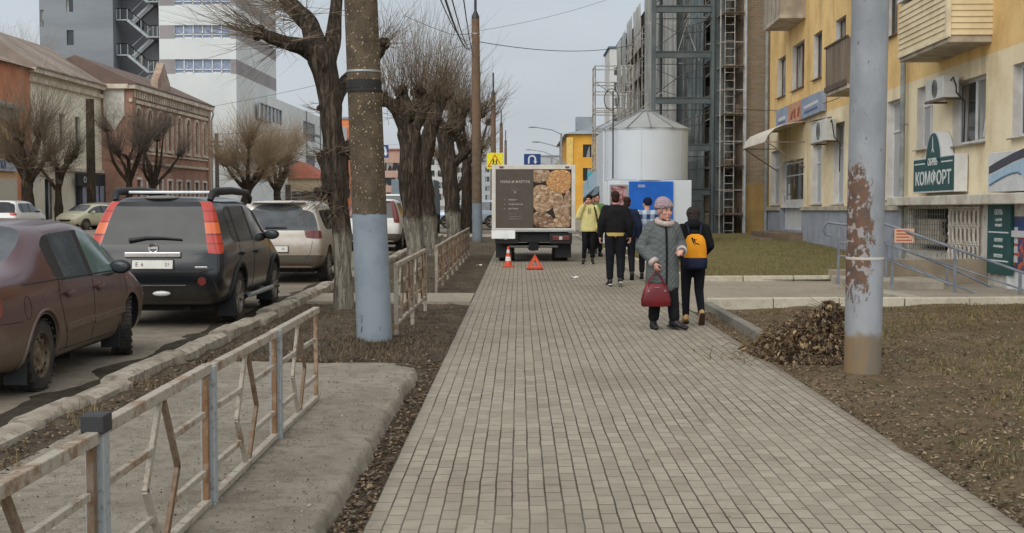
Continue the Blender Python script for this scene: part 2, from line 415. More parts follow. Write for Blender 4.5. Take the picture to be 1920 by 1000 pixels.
m_bed = M_ground('leafy_bed', lin(136, 116, 92), lin(112, 96, 74), lin(96, 88, 60), .7, lin(176, 158, 132), 1.0, 5)
m_lawn = M_ground('early_lawn', lin(110, 106, 66), lin(124, 112, 74), lin(134, 118, 86), .9, None, .8, 9)
m_path = M_ground('old_path', lin(158, 149, 133), lin(146, 137, 122), lin(130, 121, 106), .8, bump=.3, dist=.005)
m_kerb = M_ground('worn_kerb_stone', lin(182, 173, 158), lin(160, 150, 134), lin(122, 110, 94), 2.2, bump=.8, s2=8, dist=.02)
m_kerbw = M_ground('pale_kerb_stone', lin(200, 192, 174), lin(186, 178, 160), lin(160, 150, 130), 1.6, bump=.4, s2=9, dist=.01, soft=.6)
m_kerbg = M_ground('grey_kerb_stone', lin(138, 134, 124), lin(124, 120, 110), lin(108, 102, 90), 1.6, bump=.4, s2=9, dist=.01)

sheet('ground', -600, -60, 600, 1500, -.16, m_dirtroad)
sheet('road', -26.8, -10, -3.42, 900, -.08, m_asph)
sheet('cross_street', -3.42, 56.2, 60, 68, -.06, m_asph)
mb = MB(); mb.box((-30.2, 20, -.15), (-26.8, 400, .04)); o = mb.build('far_pavement', m_path); o['kind'] = 'structure'
# paved footway: thin sheet with a slight camber
def hside(x, y): return -.012 * ((x - .86) / 1.62) ** 2 + .006 * nz(x, y, .7)
o = grid('pavement', rng_(-.762, 2.489, 24), steps(1.2, 56, .12, 1.03), hside, M_paver())
sd = o.modifiers.new('solid', 'SOLIDIFY'); sd.thickness = .09; sd.offset = -1
mb = MB(); mb.box((-.8, 68, -.1), (4, 400, .0)); o = mb.build('pavement_beyond_street', m_path); o['kind'] = 'structure'

# verge between kerb and footway
def hverge(x, y):
    n = .03 * fr(x, y, 1.3) + .012 * nz(x, y, 9, 3)
    side = min(1, max(0, (x + 1.05) / .3))                       # near the footway edge
    z = -.045 + n - .03 * side
    if y < 12.8:
        k = min(1, max(0, (12.8 - y) / .5)); t = min(1, max(0, (x + 3.0) / .35))
        z = z * (1 - k * t) + (-.10 + .5 * n) * k * t + .035 * k * (1 - t)
    d = math.hypot(x + 1.66, y - 14.2); z += .09 * math.exp(-d * d / .5)
    return z
grid('verge', rng_(-3.42, -.755, 56), steps(2.2, 56.2, .05, 1.006), hverge, m_soil)
# dusty concrete crossing under the near railing, its edges broken
def hslab(x, y):
    ex = -.955 + .04 * nz(0, y, 1.5) + .03 * nz(0, y, 5) + .016 * nz(x, y, 13); ey = 12.35 + .1 * nz(x, 0, 1.3) - .35 * max(0, x + 1.6) ** 2
    if x < -1.2: ey += .15
    d = min((ex - x) / .05, (ey - y) / .06); d = max(0.0, min(1.0, d))
    bulge = .02 * math.exp(-((x + 1.0) / .12) ** 2 - ((y - 6.15) / .3) ** 2)
    s = d * d * (3 - 2 * d)
    return -.13 + .135 * s + .009 * fr(x, y, 1.0) + .006 * fr(x, y, 6, 5) * s - .02 * s * max(0, (x + 1.3) / .35) ** 2
grid('concrete_crossing', rng_(-3.05, -.87, 110), rng_(2.2, 12.6, 330), hslab, m_slab)
mb = MB(); mb.box((-3.42, 20.1, -.1), (-.77, 21.9, -.005)); mb.build('crossing_slab', m_path)['kind'] = 'structure'
# old kerb of uneven stones
rng = random.Random(5); mb = MB(); y = 3.0
while y < 56:
    L = rng.uniform(.85, 1.1) if y < 30 else 2.0; dz = rng.uniform(-.02, .03); dx = rng.uniform(-.035, .035); a = rng.uniform(-.025, .025)
    nseg = 7; vs = []; fs = []
    for i in range(nseg + 1):
        t = i / nseg; yy = y + L * t * .985; cx = -3.47 + dx + a * (t - .5) * L
        for (ox, oz) in ((-.12, -.15), (-.12, .03), (-.08, .065), (.06, .07), (.11, .04), (.12, -.12)):
            q = .014 * fr(cx + ox * 4, yy, 4, oz * 10); vs.append((cx + ox + q, yy, oz + dz + .02 * nz(cx, yy, 1.1, 4) + q * .8))
    for i in range(nseg):
        for j in range(5): fs.append((i * 6 + j, (i + 1) * 6 + j, (i + 1) * 6 + j + 1, i * 6 + j + 1))
    fs += [tuple(range(6)), tuple(range(nseg * 6, nseg * 6 + 6))[::-1]]
    mb.add(vs, fs); y += L
mb.build('kerb', m_kerb, smooth=50)['kind'] = 'structure'
grid('gutter_dirt', rng_(-4.6, -3.5, 44), steps(3, 56, .08, 1.012), lambda x, y: -.088 + .03 * min(1, max(0, (x + 4.15 + .22 * fr(0, y, .9, 2) + .05 * nz(x, y, 6)) / .25)) + .006 * nz(x, y, 7), M_ground('dark_gutter', lin(84, 76, 64), lin(66, 60, 50), lin(50, 45, 36), 1.4, None, .8, 7))
mb = MB(); mb.box((-3.35, 56.0, -.1), (2.6, 56.18, .06)); mb.build('kerb_at_street', m_kerbw)['kind'] = 'structure'

# bed on the right, path and lawn behind it
def hbed(x, y):
    n = .04 * fr(x, y, .9, 2) + .014 * nz(x, y, 9, 1)
    e = min(1, max(0, (x - 2.47) / .35))
    d = math.hypot(x - 3.08, y - 11.45); d2 = math.hypot((x - 3.3) / 1.2, (y - 8.2) / .5)
    return -.03 + e * (.035 + n) + .035 * math.exp(-d * d / .1) + .07 * math.exp(-d2 * d2 / .4) + .02 * max(0, x - 3.2) * (y > 0)
grid('planting_bed', steps(2.46, 9.2, .05, 1.012), rng_(3.0, 18.62, 230), hbed, m_bed)
sheet('side_path', 2.489, 18.2, 9.2, 25.1, -.006, m_path)
def hlawn(x, y): t = min(1, max(0, (x - 4.2) / 2.6)); return .03 + max(0, (y - 25)) * .013 * t * t * (3 - 2 * t) + .02 * fr(x, y, .8, 5)
def lawnx(x, y): return x - (y - 25) * .048 * (1 - (x - 3.45) / 6.15)
o = grid('lawn', rng_(3.45, 9.6, 60), rng_(25.1, 48, 100), hlawn, m_lawn)
for v_ in o.data.vertices: v_.co.x = lawnx(v_.co.x, v_.co.y)
sheet('forecourt', 2.489, 25.0, 3.6, 56, -.008, m_path)
sheet('yard', 3.0, 50, 40, 110, -.012, m_path)
mb = MB()
for a, b in ((2.74, 3.72), (3.73, 4.71), (4.72, 5.7), (5.72, 6.7), (6.71, 7.69), (7.7, 8.68), (8.69, 9.4)):     # pale kerb stones across
    sy = 18.62 + (a - 2.7) * .105; s2 = 18.62 + (b - 2.7) * .105
    dz = random.Random(int(a * 10)).uniform(-.012, .012)
    mb.prism([(a, sy), (b, s2), (b, s2 + .15), (a, sy + .15)], lambda u, v: (u, v, -.08), lambda u, v, dz=dz: (u, v, .15 + dz))
mb.build('pale_kerb', m_kerbw, bevel=.012)['kind'] = 'structure'
mb = MB()
for a in range(6): mb.prism([(3.4 + a, 25.02 + a * .06), (4.38 + a, 25.08 + a * .06), (4.38 + a, 25.2 + a * .06), (3.4 + a, 25.14 + a * .06)], lambda u, v: (u, v, -.08), lambda u, v: (u, v, .1))
mb.build('lawn_kerb', m_kerbw, bevel=.012)['kind'] = 'structure'
mb = MB(); mb.bar((3.40, 25.15, .01), (2.66, 39.9, .01), .12, .14); mb.build('lawn_side_kerb', m_kerbw, bevel=.01)['kind'] = 'structure'
mb = MB(); mb.box((2.68, 13.95, -.1), (2.8, 18.6, .11)); mb.build('grey_kerb', m_kerbg, bevel=.012)['kind'] = 'structure'
grid('soil_wedge', rng_(2.9, 7.2, 40), rng_(18.75, 19.6, 12), lambda x, y: -.03 + .05 * max(0, 1 - abs(y - 18.75 - (x - 2.7) * .105 - .22) / .22) + .012 * nz(x, y, 6), m_soil)

# dead leaves, twigs, dry grass: nobody could count them
def litter(name, n, place, sz, cols, seed, zf, up=.5):
    rng = random.Random(seed); mb = MB()
    for i in range(n):
        x, y = place(rng)
        if x is None: continue
        s = rng.uniform(*sz); a = rng.uniform(0, 6.28); z = zf(x, y) + rng.uniform(.003, .016)
        t = rng.uniform(-up, up); b = rng.uniform(-up, up); r = rng.uniform(.35, .8)
        u = Vector((math.cos(a), math.sin(a), t)) * s; v = Vector((-math.sin(a), math.cos(a), b)) * s * r
        p = Vector((x, y, z + abs(t) * s * .5 + abs(b) * s * r * .5)); mid = Vector((0, 0, rng.uniform(-.3, .5) * s))
        mb.cur = rng.randrange(len(cols)); mb.add([p - u, p - v * .9 + mid * .4, p + u, p + v * .9 + mid * .4, p + mid], [(0, 1, 4), (1, 2, 4), (2, 3, 4), (3, 0, 4)])
    o = mb.build(name, cols); o['kind'] = 'stuff'; return o
leafm = [mat('leaf_' + k, c, rough=.9) for k, c in (('brown', lin(98, 76, 54)), ('dark', lin(62, 50, 38)), ('tan', lin(140, 118, 90)), ('grey', lin(112, 102, 86)), ('umber', lin(80, 62, 46)))]
def ydist(r, a, b, p=2.0): return a + (b - a) * r.random() ** p
litter('leaf_litter', 11000, lambda r: (r.choice((r.uniform(-.99, -.74), r.uniform(-3.36, -.8))), 0) if False else ((r.uniform(-.97, -.76), ydist(r, 4.5, 13)) if r.random() < .35 else (r.uniform(-3.36, -2.75), ydist(r, 4.5, 13, 1.4)) if r.random() < .35 else (r.uniform(-3.3, -.8), ydist(r, 12.6, 45, 2.2))), (.008, .024), leafm, 1, hverge)
def bedp(r):
    y = ydist(r, 4.5, 18.4, 1.5); x = 2.49 + (6.6 * r.random() ** 1.5)
    return (x, y) if x < .42 * y + .3 else (None, 0)
litter('bed_leaves', 26000, bedp, (.007, .022), leafm + [mat('leaf_pale', lin(148, 132, 108), rough=.9)], 2, hbed)
def blades(name, n, place, h, cols, seed, zf, lean=.8):
    rng = random.Random(seed); mb = MB()
    for i in range(n):
        x, y = place(rng)
        if x is None: continue
        L = rng.uniform(*h); a = rng.uniform(0, 6.28); l = rng.uniform(0, lean) * L; wd = rng.uniform(.0015, .004); z = zf(x, y) - .005
        c, s = math.cos(a), math.sin(a); mb.cur = rng.randrange(len(cols))
        mb.add([(x - s * wd, y + c * wd, z), (x + s * wd, y - c * wd, z), (x + c * l * .4 + s * wd * .7, y + s * l * .4 - c * wd * .7, z + L * .6), (x + c * l * .4 - s * wd * .7, y + s * l * .4 + c * wd * .7, z + L * .6), (x + c * l, y + s * l, z + L * .85)], [(0, 1, 2, 3), (3, 2, 4)])
    o = mb.build(name, cols); o['kind'] = 'stuff'; return o
dry = [mat('dry_' + k, c, rough=.9) for k, c in (('straw', lin(150, 130, 92)), ('brown', lin(112, 92, 64)), ('olive', lin(100, 96, 54)))]
grn = [mat('grass_' + k, c, rough=.9) for k, c in (('olive', lin(118, 114, 64)), ('green', lin(98, 108, 54)), ('straw', lin(158, 142, 102)), ('brown', lin(126, 110, 80)))]
def bedg(r):
    y = ydist(r, 7, 18.4, .9); x = 2.7 + 6.4 * r.random()
    return (x, y) if (fr(x, y, .6, 9) > .1 - (x - 4) * .16 and x < .42 * y + .3) else (None, 0)
blades('dry_grass', 46000, bedg, (.02, .07), dry + grn[:1], 3, hbed, 1.6)
blades('verge_grass', 9000, lambda r: ((-1.66 + r.gauss(0, .45), 14.1 + r.gauss(0, .7)) if r.random() < .55 else (r.uniform(-3.3, -1), ydist(r, 12.8, 22))), (.02, .075), [dry[1], leafm[0], leafm[1], leafm[3], leafm[3]], 4, hverge, 2.2)
blades('lawn_grass', 42000, lambda r: (lambda x, y: (lawnx(x, y), y))(r.uniform(3.5, 9.2), r.uniform(25.25, 44)), (.03, .08), grn, 6, hlawn, 1.3)
def slabp(r):
    x = r.uniform(-2.7, -1.0); y = ydist(r, 3.5, 12.2, 1.3); return (x, y) if fr(x, y, .8, 3) > -.25 else (None, 0)
litter('slab_grit', 5200, slabp, (.003, .011), [mat('grit_grey', lin(120, 112, 100)), mat('grit_pale', lin(164, 154, 140)), leafm[1], leafm[3]], 8, hslab, .6)
blades('kerb_weeds', 260, lambda r: (-3.2 + r.gauss(0, .1), r.choice((7.2, 7.5, 9.3, 11)) + r.gauss(0, .25)), (.05, .16), dry[:2], 7, hverge, .9)
# heap of raked leaves
rng = random.Random(11); mb = MB()
def hheap(x, y):
    d = math.hypot((x - 3.02) / .62, (y - 13.2) / .85); return hbed(x, y) + max(0, .40 * (1 - d * d)) * (1 + .55 * nz(x, y, 2.3) + .25 * nz(x, y, 6))
for i in range(9500):
    a = rng.uniform(0, 6.28); rr = math.sqrt(rng.random()) * 1.12 * (1 + .14 * math.sin(a * 3 + 1)); x = 3.02 + .62 * rr * math.cos(a); y = 13.2 + .85 * rr * math.sin(a)
    s = rng.uniform(.014, .05); z = hheap(x, y) + rng.uniform(-.02, .03); q = Euler((rng.uniform(-1.2, 1.2), rng.uniform(-1.2, 1.2), a)).to_matrix()
    mb.cur = rng.choice((0, 0, 1, 2, 2, 4, 3, 5)); k = rng.uniform(.4, .8)
    mb.add([Vector((x, y, z)) + q @ Vector(p) for p in ((-s, 0, 0), (0, -s * k, s * .3), (s, 0, 0), (0, s * k, s * .3))], [(0, 1, 2, 3)])
for i in range(420):
    a = rng.uniform(0, 6.28); x = 3.02 + rng.gauss(0, .42); y = 13.1 + rng.gauss(0, .5); z = hheap(x, y) + .01; L = rng.uniform(.08, .3); mb.cur = rng.choice((2, 3, 0))
    mb.tube([(x, y, z), (x + L * math.cos(a) * .5, y + L * math.sin(a) * .5, z + rng.uniform(0, .07)), (x + L * math.cos(a), y + L * math.sin(a), z + rng.uniform(-.02, .09))], [.004, .003, .002], 4)
nx = 24; vs = []; fs = []
for j in range(nx + 1):
    for i in range(nx + 1):
        x = 3.02 + (i / nx - .5) * 1.5; y = 13.2 + (j / nx - .5) * 2.0; vs.append((x, y, hheap(x, y) - .02))
for j in range(nx):
    for i in range(nx): fs.append((j * (nx + 1) + i, j * (nx + 1) + i + 1, (j + 1) * (nx + 1) + i + 1, (j + 1) * (nx + 1) + i))
mb.cur = 1; mb.add(vs, fs)
tag(mb.build('leaf_heap', leafm + [mat('leaf_straw', lin(176, 150, 112), rough=.9)]), 'heap of raked brown leaves and twigs beside the peeling grey pole', 'leaf heap', kind='thing')
# paper scraps
def scrap(x, y, z, s, label, seed):
    r = random.Random(seed); mb = MB(); n = 5
    vs = [(x + s * (i / (n - 1) - .5) + r.uniform(-.1, .1) * s, y + s * .8 * (j / (n - 1) - .5) + r.uniform(-.1, .1) * s, z + r.uniform(0, .3) * s) for j in range(n) for i in range(n)]
    mb.add(vs, [(j * n + i, j * n + i + 1, (j + 1) * n + i + 1, (j + 1) * n + i) for j in range(n - 1) for i in range(n - 1)])
    tag(mb.build('paper_scrap', M_flat('white_paper', lin(225, 222, 215), .8)), label, 'litter', 'paper scraps lying about')
p = G(1078, 522); scrap(p.x, p.y, .0, .16, 'white paper scrap lying on the paving near the warning triangle', 1)
p = G(899, 496); scrap(p.x, p.y, hverge(p.x, p.y) + .01, .13, 'crumpled white paper on the soil beyond the second railing', 2)

# ================================================================== RAILINGS
m_rail = M_rust('railing_paint', lin(160, 152, 138), lin(128, 102, 78), .50, .66, 6)
m_post = M_rust('post_paint', lin(152, 156, 156), lin(128, 100, 76), .56, .72, 6)
m_rusty = M_rust('rusty_bar', lin(154, 136, 114), lin(126, 94, 66), .38, .56, 5)
m_brown = M_rust('brown_bar', lin(120, 104, 88), lin(108, 84, 62), .4, .6, 9)
def panel(root, p, q, base, H, style, rng, endpost):
    """one railing panel between plan points p and q"""
    p, q = Vector((*p, 0)), Vector((*q, 0)); L = (q - p).length; d = (q - p) / L
    def at(t, z): v = p + d * t; return Vector((v.x, v.y, base(v.x, v.y) + z))
    t0, t1 = .05, L - .05; b = .035
    top = MB(); top.bar(at(-.02, H), at(L - .03, H + rng.uniform(-.012, .012)), .05, .05); top.build('top_rail', m_rail, root, bevel=.005)
    bot = MB(); bot.bar(at(t0, style['b']), at(t1, style['b'] + rng.uniform(-.008, .008)), .045, .035); bot.build('bottom_rail', m_rail, root, bevel=.004)
    for t, mm in ((t0 + .02, m_rusty), (t1 - .02, rng.choice((m_rusty, m_brown)))):
        s = MB(); s.bar(at(t, style['b']), at(t, H - .025), .04, .03); s.build('stile', mm, root, bevel=.004)
    n = style['n']; wd = (t1 - t0 - .1) / n
    for k in range(n):
        c = t0 + .05 + wd * (k + .5); hw = wd * style['hw']; zb = style['b']; zm = zb + (H - zb) * .44
        mo = MB()
        for sg in (-1, 1):
            mo.cur = 0 if sg < 0 else 1
            mo.bar(at(c + sg * .025, H - .02), at(c + sg * hw, zm), .022, .04); mo.bar(at(c + sg * hw, zm + .01), at(c + sg * .04, zb + .01), .022, .04)
        mo.build('diamond_bars', [m_brown if k % 2 else m_rail, m_brown], root, bevel=.003)
        for z, f in ((zb + (H - zb) * .68, .58), (zb + (H - zb) * .24, .62)):
            for sg in (-1, 1):
                far = c + sg * wd / 2; cr = MB(); cr.bar(at(c + sg * hw * f, z), at(far - sg * .02, z + rng.uniform(-.006, .006)), .028, .03); cr.build('cross_bar', m_rail if k % 2 == 0 else m_rusty, root, bevel=.003)
def post(root, x, y, z0, z1, m=None, capm=None, sz=.07):
    s = MB(); s.box((x - sz / 2, y - sz / 2, z0), (x + sz / 2, y + sz / 2, z1)); o = s.build('post', m or m_post, root, bevel=.005)
    if capm:
        c = MB(); c.box((x - sz / 2 - .008, y - sz / 2 - .02, z1 - .05), (x + sz / 2 + .008, y + sz / 2 + .008, z1 + .022)); c.build('post_cap', capm, o, bevel=.006)
rng = random.Random(3)
f1 = empty('metal_railing', (0, 0, 0), 'nearest low railing with diamond bars standing on the dusty concrete crossing, rusty and grey', 'railing', 'low pavement railings')
ys = [3.02, 4.86, 6.62, 8.47, 10.2]
for i in range(4):
    panel(f1, (-1.62, ys[i]), (-1.62, ys[i + 1]), lambda x, y: 0, .715 if i else .70, {'b': .03, 'n': 1, 'hw': .17}, rng, False)
for i, y in enumerate(ys[:-1]):
    post(f1, -1.62, y, -.3, .735 if i != 1 else .76, capm=M_flat('black_plastic', (.03, .03, .032), .6) if i == 1 else None, sz=.075)
f2 = empty('metal_railing', (0, 0, 0), 'middle low railing standing between the blue footed concrete pole and the crossing slab', 'railing', 'low pavement railings')
def bz(x, y): return -.04
def fxy(y): return -1.43 + (y - 14.1) * .008
ys2 = [14.75, 16.8, 18.85]
for i in range(2): panel(f2, (fxy(ys2[i]), ys2[i]), (fxy(ys2[i + 1]), ys2[i + 1]), bz, .88, {'b': .2, 'n': 2, 'hw': .23}, rng, False)
for y in ys2: post(f2, fxy(y), y, -.3, .84, m_rail, sz=.05)
f3 = empty('metal_railing', (0, 0, 0), 'farthest low railing running beyond the crossing slab beside the whitewashed trunks', 'railing', 'low pavement railings')
ys3 = [22.6 + 1.82 * i for i in range(9)]
for i in range(8): panel(f3, (-1.47, ys3[i]), (-1.47, ys3[i + 1]), bz, .8, {'b': .16, 'n': 2, 'hw': .23}, rng, False)
for y in ys3: post(f3, -1.47, y, -.3, .77, m_rail, sz=.05)

# ================================================================== POLES
m_metal = M_flat('dark_metal', lin(70, 68, 66), .5, .6)
m_galv = M_flat('galvanised', lin(168, 170, 168), .45, .7)
m_cp = M_concrete_pole('pole_concrete_near', lin(76, 66, 53), lin(100, 87, 70), lin(196, 176, 140), lin(133, 142, 149), 1.5)
m_cp2 = M_concrete_pole('pole_concrete_far', lin(92, 80, 66), lin(116, 98, 80), lin(150, 130, 104), lin(122, 131, 138), 1.5, lin(124, 98, 78))
def cpole(x, y, z0, H, r0, r1, lean, m, label, straps=False, finial=False, group='concrete poles in the verge'):
    t = empty('concrete_pole', (x, y, z0), label, 'pole', group)
    s = MB(); n = 20; k = 16
    s.tube([(lean[0] * (i / k), lean[1] * (i / k), H * i / k) for i in range(k + 1)], [r0 + (r1 - r0) * i / k for i in range(k + 1)], 28); s.build('shaft', m, t, smooth=45)
    def ring(z, h, m_, e):
        f = z / H; q = MB(); q.lathe([(r0 + (r1 - r0) * f + e, -h / 2), (r0 + (r1 - r0) * f + e, h / 2)], 28, (lean[0] * f, lean[1] * f, z), cap=True); return q.build('strap', m_, t, smooth=45)
    if straps:
        ring(3.06, .022, m_galv, .006); ring(2.92, .09, M_flat('black_tape', (.02, .019, .018), .7), .007); ring(2.85, .03, M_flat('black_tape', (.02, .019, .018), .7), .012)
    if finial:
        q = MB(); q.lathe([(r1, 0), (r1 * .95, .12), (r1 * .35, .32), (.05, .45), (.05, 1.4)], 16, (lean[0], lean[1], H)); q.build('steel_spike', m_metal, t, smooth=45)
        ring(H - .55, .05, m_galv, .012)
    return t
cpole(-1.605, 14.15, -.06, 8.6, .197, .165, (-.3, 0), m_cp, 'stout speckled concrete pole with a pale blue painted foot, beside the railing gap', straps=True)
cpole(-1.62, 49.2, -.05, 8.5, .20, .15, (-.06, 0), m_cp2, 'brown concrete pole with a blue grey foot behind the farthest railing', finial=True)
for Y, H, lab in ((79.5, 8.05, 'concrete pole carrying the yellow warning sign'), (114, 8.2, 'slimmer concrete pole seen just beyond the sign pole'), (150, 8.3, 'thin far concrete pole near the truck roof, left of the blue sign')):
    cpole(-1.62, Y, -.05, H, .2, .14, (0, 0), m_cp2, lab, finial=True)
# peeling steel column on the right
m, n = newmat('peeling_paint', .6, 0, .35); x, y, z = n.xyz()
ang = n.map((1, 1, .35))
base = n.mix(n.ramp(n.noise(3, 5, .6, n.map((1, 1, .5))), .35, .65), lin(150, 152, 154), lin(130, 133, 136))
zc = n.math('ABSOLUTE', n.math('SUBTRACT', z, 1.32)); side = n.ramp(n.math('ADD', x, n.math('MULTIPLY', n.noise(3, 3), .16)), .24, -.04)
ptch = n.math('MULTIPLY', n.ramp(zc, .85, .3), side)
f = n.ramp(n.math('ADD', n.math('MULTIPLY', ptch, .40), n.noise(13, 8, .78, n.map((1, 1, .42)))), .68, .76)
f2 = n.ramp(n.noise(16, 6, .75, n.map((1, 1, .35))), .63, .67)
k = n.mix(f, base, n.mix(n.ramp(n.noise(12, 5, .7), .4, .65), lin(108, 80, 62), lin(86, 72, 64)))
k = n.mix(n.math('MULTIPLY', f, n.ramp(n.noise(16, 4), .55, .6)), k, lin(150, 142, 138))
k = n.mix(n.math('MULTIPLY', f2, .8), k, lin(74, 66, 62))
k = n.mix(n.ramp(n.math('ADD', z, n.math('MULTIPLY', n.noise(7, 5), .22)), .56, .46), k, n.mix(n.ramp(n.noise(5, 6, .7, n.map((1, 1, .3))), .35, .65), lin(132, 108, 76), lin(112, 104, 92)))
n.col(k); n.bump(n.math('MULTIPLY', f, -1.0), .4, .006)
t = empty('steel_column', (3.08, 11.45, .0), 'thick grey steel column with peeling rusty paint rising from the leafy bed', 'pole')
s = MB(); s.lathe([(.163, -.3), (.163, 1.5), (.161, 3.5), (.158, 8.0)], 40); s.build('shaft', m, t, smooth=45)
q = MB(); q.lathe([(.1645, -.012), (.1665, -.006), (.1665, .006), (.1645, .012)], 40, (0, 0, 1.075)); q.build('worn_strap', M_flat('dirty_white_tape', lin(190, 184, 172), .7), t, smooth=45)
q = MB(); q.lathe([(.28, -.04), (.24, .02), (.165, .05)], 30); q.build('soil_collar', m_bed, t, smooth=60)
t.rotation_euler = (0, R(.4), 0)

# ================================================================== TREES
bark = M_bark('lime_bark', lin(66, 57, 49), lin(106, 94, 81), lin(158, 150, 136), 1.15)
bark_far = M_bark('dark_bark', lin(66, 56, 46), lin(92, 80, 66))
twig_m = mat('twig_bark', lin(98, 85, 70), lin(128, 112, 92), 1.5, rough=.9)
twig_tan = mat('twig_tan', lin(158, 138, 110), lin(138, 120, 98), .8, rough=.9)
twig_dk = mat('twig_dark', lin(78, 69, 61), lin(98, 88, 76), .8, rough=.9)
def shoot(mb, p, d, L, r, rng, lift=.25, wig=.12, side=0, seg=4):
    p = Vector(p); d = Vector(d).normalized(); pts = [p]; rr = [r]
    for i in range(seg):
        d = (d + Vector((rng.gauss(0, wig), rng.gauss(0, wig), lift * .5 + rng.gauss(0, wig * .6)))).normalized()
        pts.append(pts[-1] + d * (L / seg)); rr.append(r * (1 - (i + 1) / seg * .8))
        if side and i < seg - 1 and rng.random() < side:
            dd = (d + Vector((rng.gauss(0, .6), rng.gauss(0, .6), rng.gauss(0, .35)))).normalized()
            shoot(mb, pts[-1], dd, L * rng.uniform(.25, .55), r * .55, rng, lift, wig, side * .5, 3)
    mb.tube(pts, rr, 3, cap=False)
def knob(mb, c, r, rng):
    for i in range(5): mb.ell(Vector(c) + Vector((rng.gauss(0, r * .45), rng.gauss(0, r * .45), rng.gauss(0, r * .35))), (r * rng.uniform(.5, .9),) * 3, 9, 6)
def smooth_path(pts, rad, k=4):
    P = []; Rr = []
    for i in range(len(pts) - 1):
        a, b = Vector(pts[max(i - 1, 0)]), Vector(pts[i]); c, d = Vector(pts[i + 1]), Vector(pts[min(i + 2, len(pts) - 1)])
        for j in range(k):
            t = j / k; P.append(.5 * ((2 * b) + (c - a) * t + (2 * a - 5 * b + 4 * c - d) * t * t + (-a + 3 * b - 3 * c + d) * t ** 3)); Rr.append(rad[i] + (rad[i + 1] - rad[i]) * t)
    P.append(Vector(pts[-1])); Rr.append(rad[-1]); return P, Rr
def tree(label, base, paths, heads, seed, bm=None, tm=None, group='bare trees along the verge', twr=.006, name='bare_tree'):
    """paths: [(pts, radii)] relative to base; heads: [(centre, knob radius, shoots, length range, direction, spread, lift)]"""
    t = empty(name, base, label, 'tree', group); rng = random.Random(seed)
    s = MB()
    for pts, rad in paths: s.tube(*smooth_path(pts, rad), 16, jit=.34)
    c = MB()
    for ctr, kr, n, L, d, sp, lift in heads:
        if kr: knob(s, ctr, kr, rng)
        for i in range(n):
            v = Vector(d) + Vector((rng.gauss(0, sp), rng.gauss(0, sp), rng.gauss(0, sp * .6)))
            p = Vector(ctr) + Vector((rng.gauss(0, 1), rng.gauss(0, 1), rng.gauss(0, .7))) * max(kr, .05) * .8
            shoot(c, p, v, rng.uniform(*L), twr * rng.uniform(.6, 1.5), rng, lift, .13, .35)
    s.build('trunk', bm or bark, t, smooth=70); c.build('crown', tm or twig_m, t); return t
def px_paths(Y, base, specs, dy=None):
    """trunk and limbs measured in the photo at one depth, turned into metres from the base"""
    out = []
    for sp in specs:
        pts = []; rad = []
        for k, q in enumerate(sp):
            px, py, r = q[:3]; oy = q[3] if len(q) > 3 else 0
            v = W(px, py, Y + oy) - Vector(base); pts.append(v); rad.append(r * Y / F)
        out.append((pts, rad))
    return out
Y1 = 19.4; b1 = Vector((-2.66, Y1, -.06))
sp1 = [[(644, 585, 23), (644, 560, 18), (641, 440, 16), (632, 370, 19), (628, 330, 24), (630, 290, 21), (622, 220, 20), (616, 160, 21), (603, 110, 27), (592, 90, 22)],
       [(606, 118, 18), (572, 90, 15, -.1), (538, 82, 12, -.3), (512, 72, 12, -.4), (490, 62, 9, -.5)],
       [(600, 105, 22), (585, 55, 20, .2), (562, 28, 17, .4), (540, 2, 14, .6), (520, -30, 11, .9), (512, -70, 9, 1)],
       [(612, 120, 18), (624, 70, 14, .2), (630, 20, 12, .3), (634, -40, 10, .4), (645, -90, 7, .3)],
       [(622, 200, 14), (650, 150, 12, .5), (690, 120, 11, .6), (713, 95, 10, .6), (720, 72, 7, .6)],
       [(626, 330, 14), (608, 300, 13), (600, 285, 8)], [(634, 350, 13), (612, 355, 12, -.1), (604, 372, 8, -.1)], [(620, 215, 10), (604, 205, 7)], [(636, 300, 12), (655, 270, 9, .1), (652, 300, 6, .1)]]
v = lambda px, py, Y, b: W(px, py, Y) - b
hd1 = [(v(486, 62, Y1 - .5, b1), .09, 70, (.6, 1.6), (-.7, -.1, .25), .5, .1), (v(538, 82, Y1 - .3, b1), .06, 45, (.5, 1.3), (-.5, -.2, .15), .6, .0),
       (v(512, -60, Y1 + 1, b1), .1, 80, (.6, 1.7), (-.4, 0, .4), .6, .15), (v(570, 35, Y1 + .3, b1), .05, 60, (.5, 1.2), (-.6, -.2, .1), .6, .05), (v(545, 10, Y1 + .6, b1), .08, 60, (.5, 1.5), (-.8, -.1, .0), .5, .1),
       (v(640, -80, Y1 + .3, b1), .1, 60, (.6, 1.4), (.2, 0, .6), .6, .15), (v(718, 80, Y1 + .6, b1), .08, 45, (.4, 1.1), (.7, 0, .5), .5, .1),
       (v(606, 290, Y1, b1), .1, 34, (.25, .7), (-.7, -.4, .0), .5, .1), (v(606, 365, Y1 - .1, b1), .1, 60, (.3, .9), (-.6, -.4, -.1), .5, .0), (v(640, 390, Y1, b1), .08, 30, (.3, .7), (.0, -.6, -.2), .6, .0), (v(604, 205, Y1, b1), .07, 12, (.2, .5), (-.8, -.2, .2), .4, .1), (v(640, 285, Y1, b1), .08, 20, (.2, .6), (.4, -.5, .2), .5, .1)]
tree('gnarled bare lime tree with knobbly trunk, just left of the blue footed pole', b1, px_paths(Y1, b1, sp1), hd1, 21, twr=.0052)
Y2 = 33.6; b2 = Vector((-2.68, Y2, -.08))
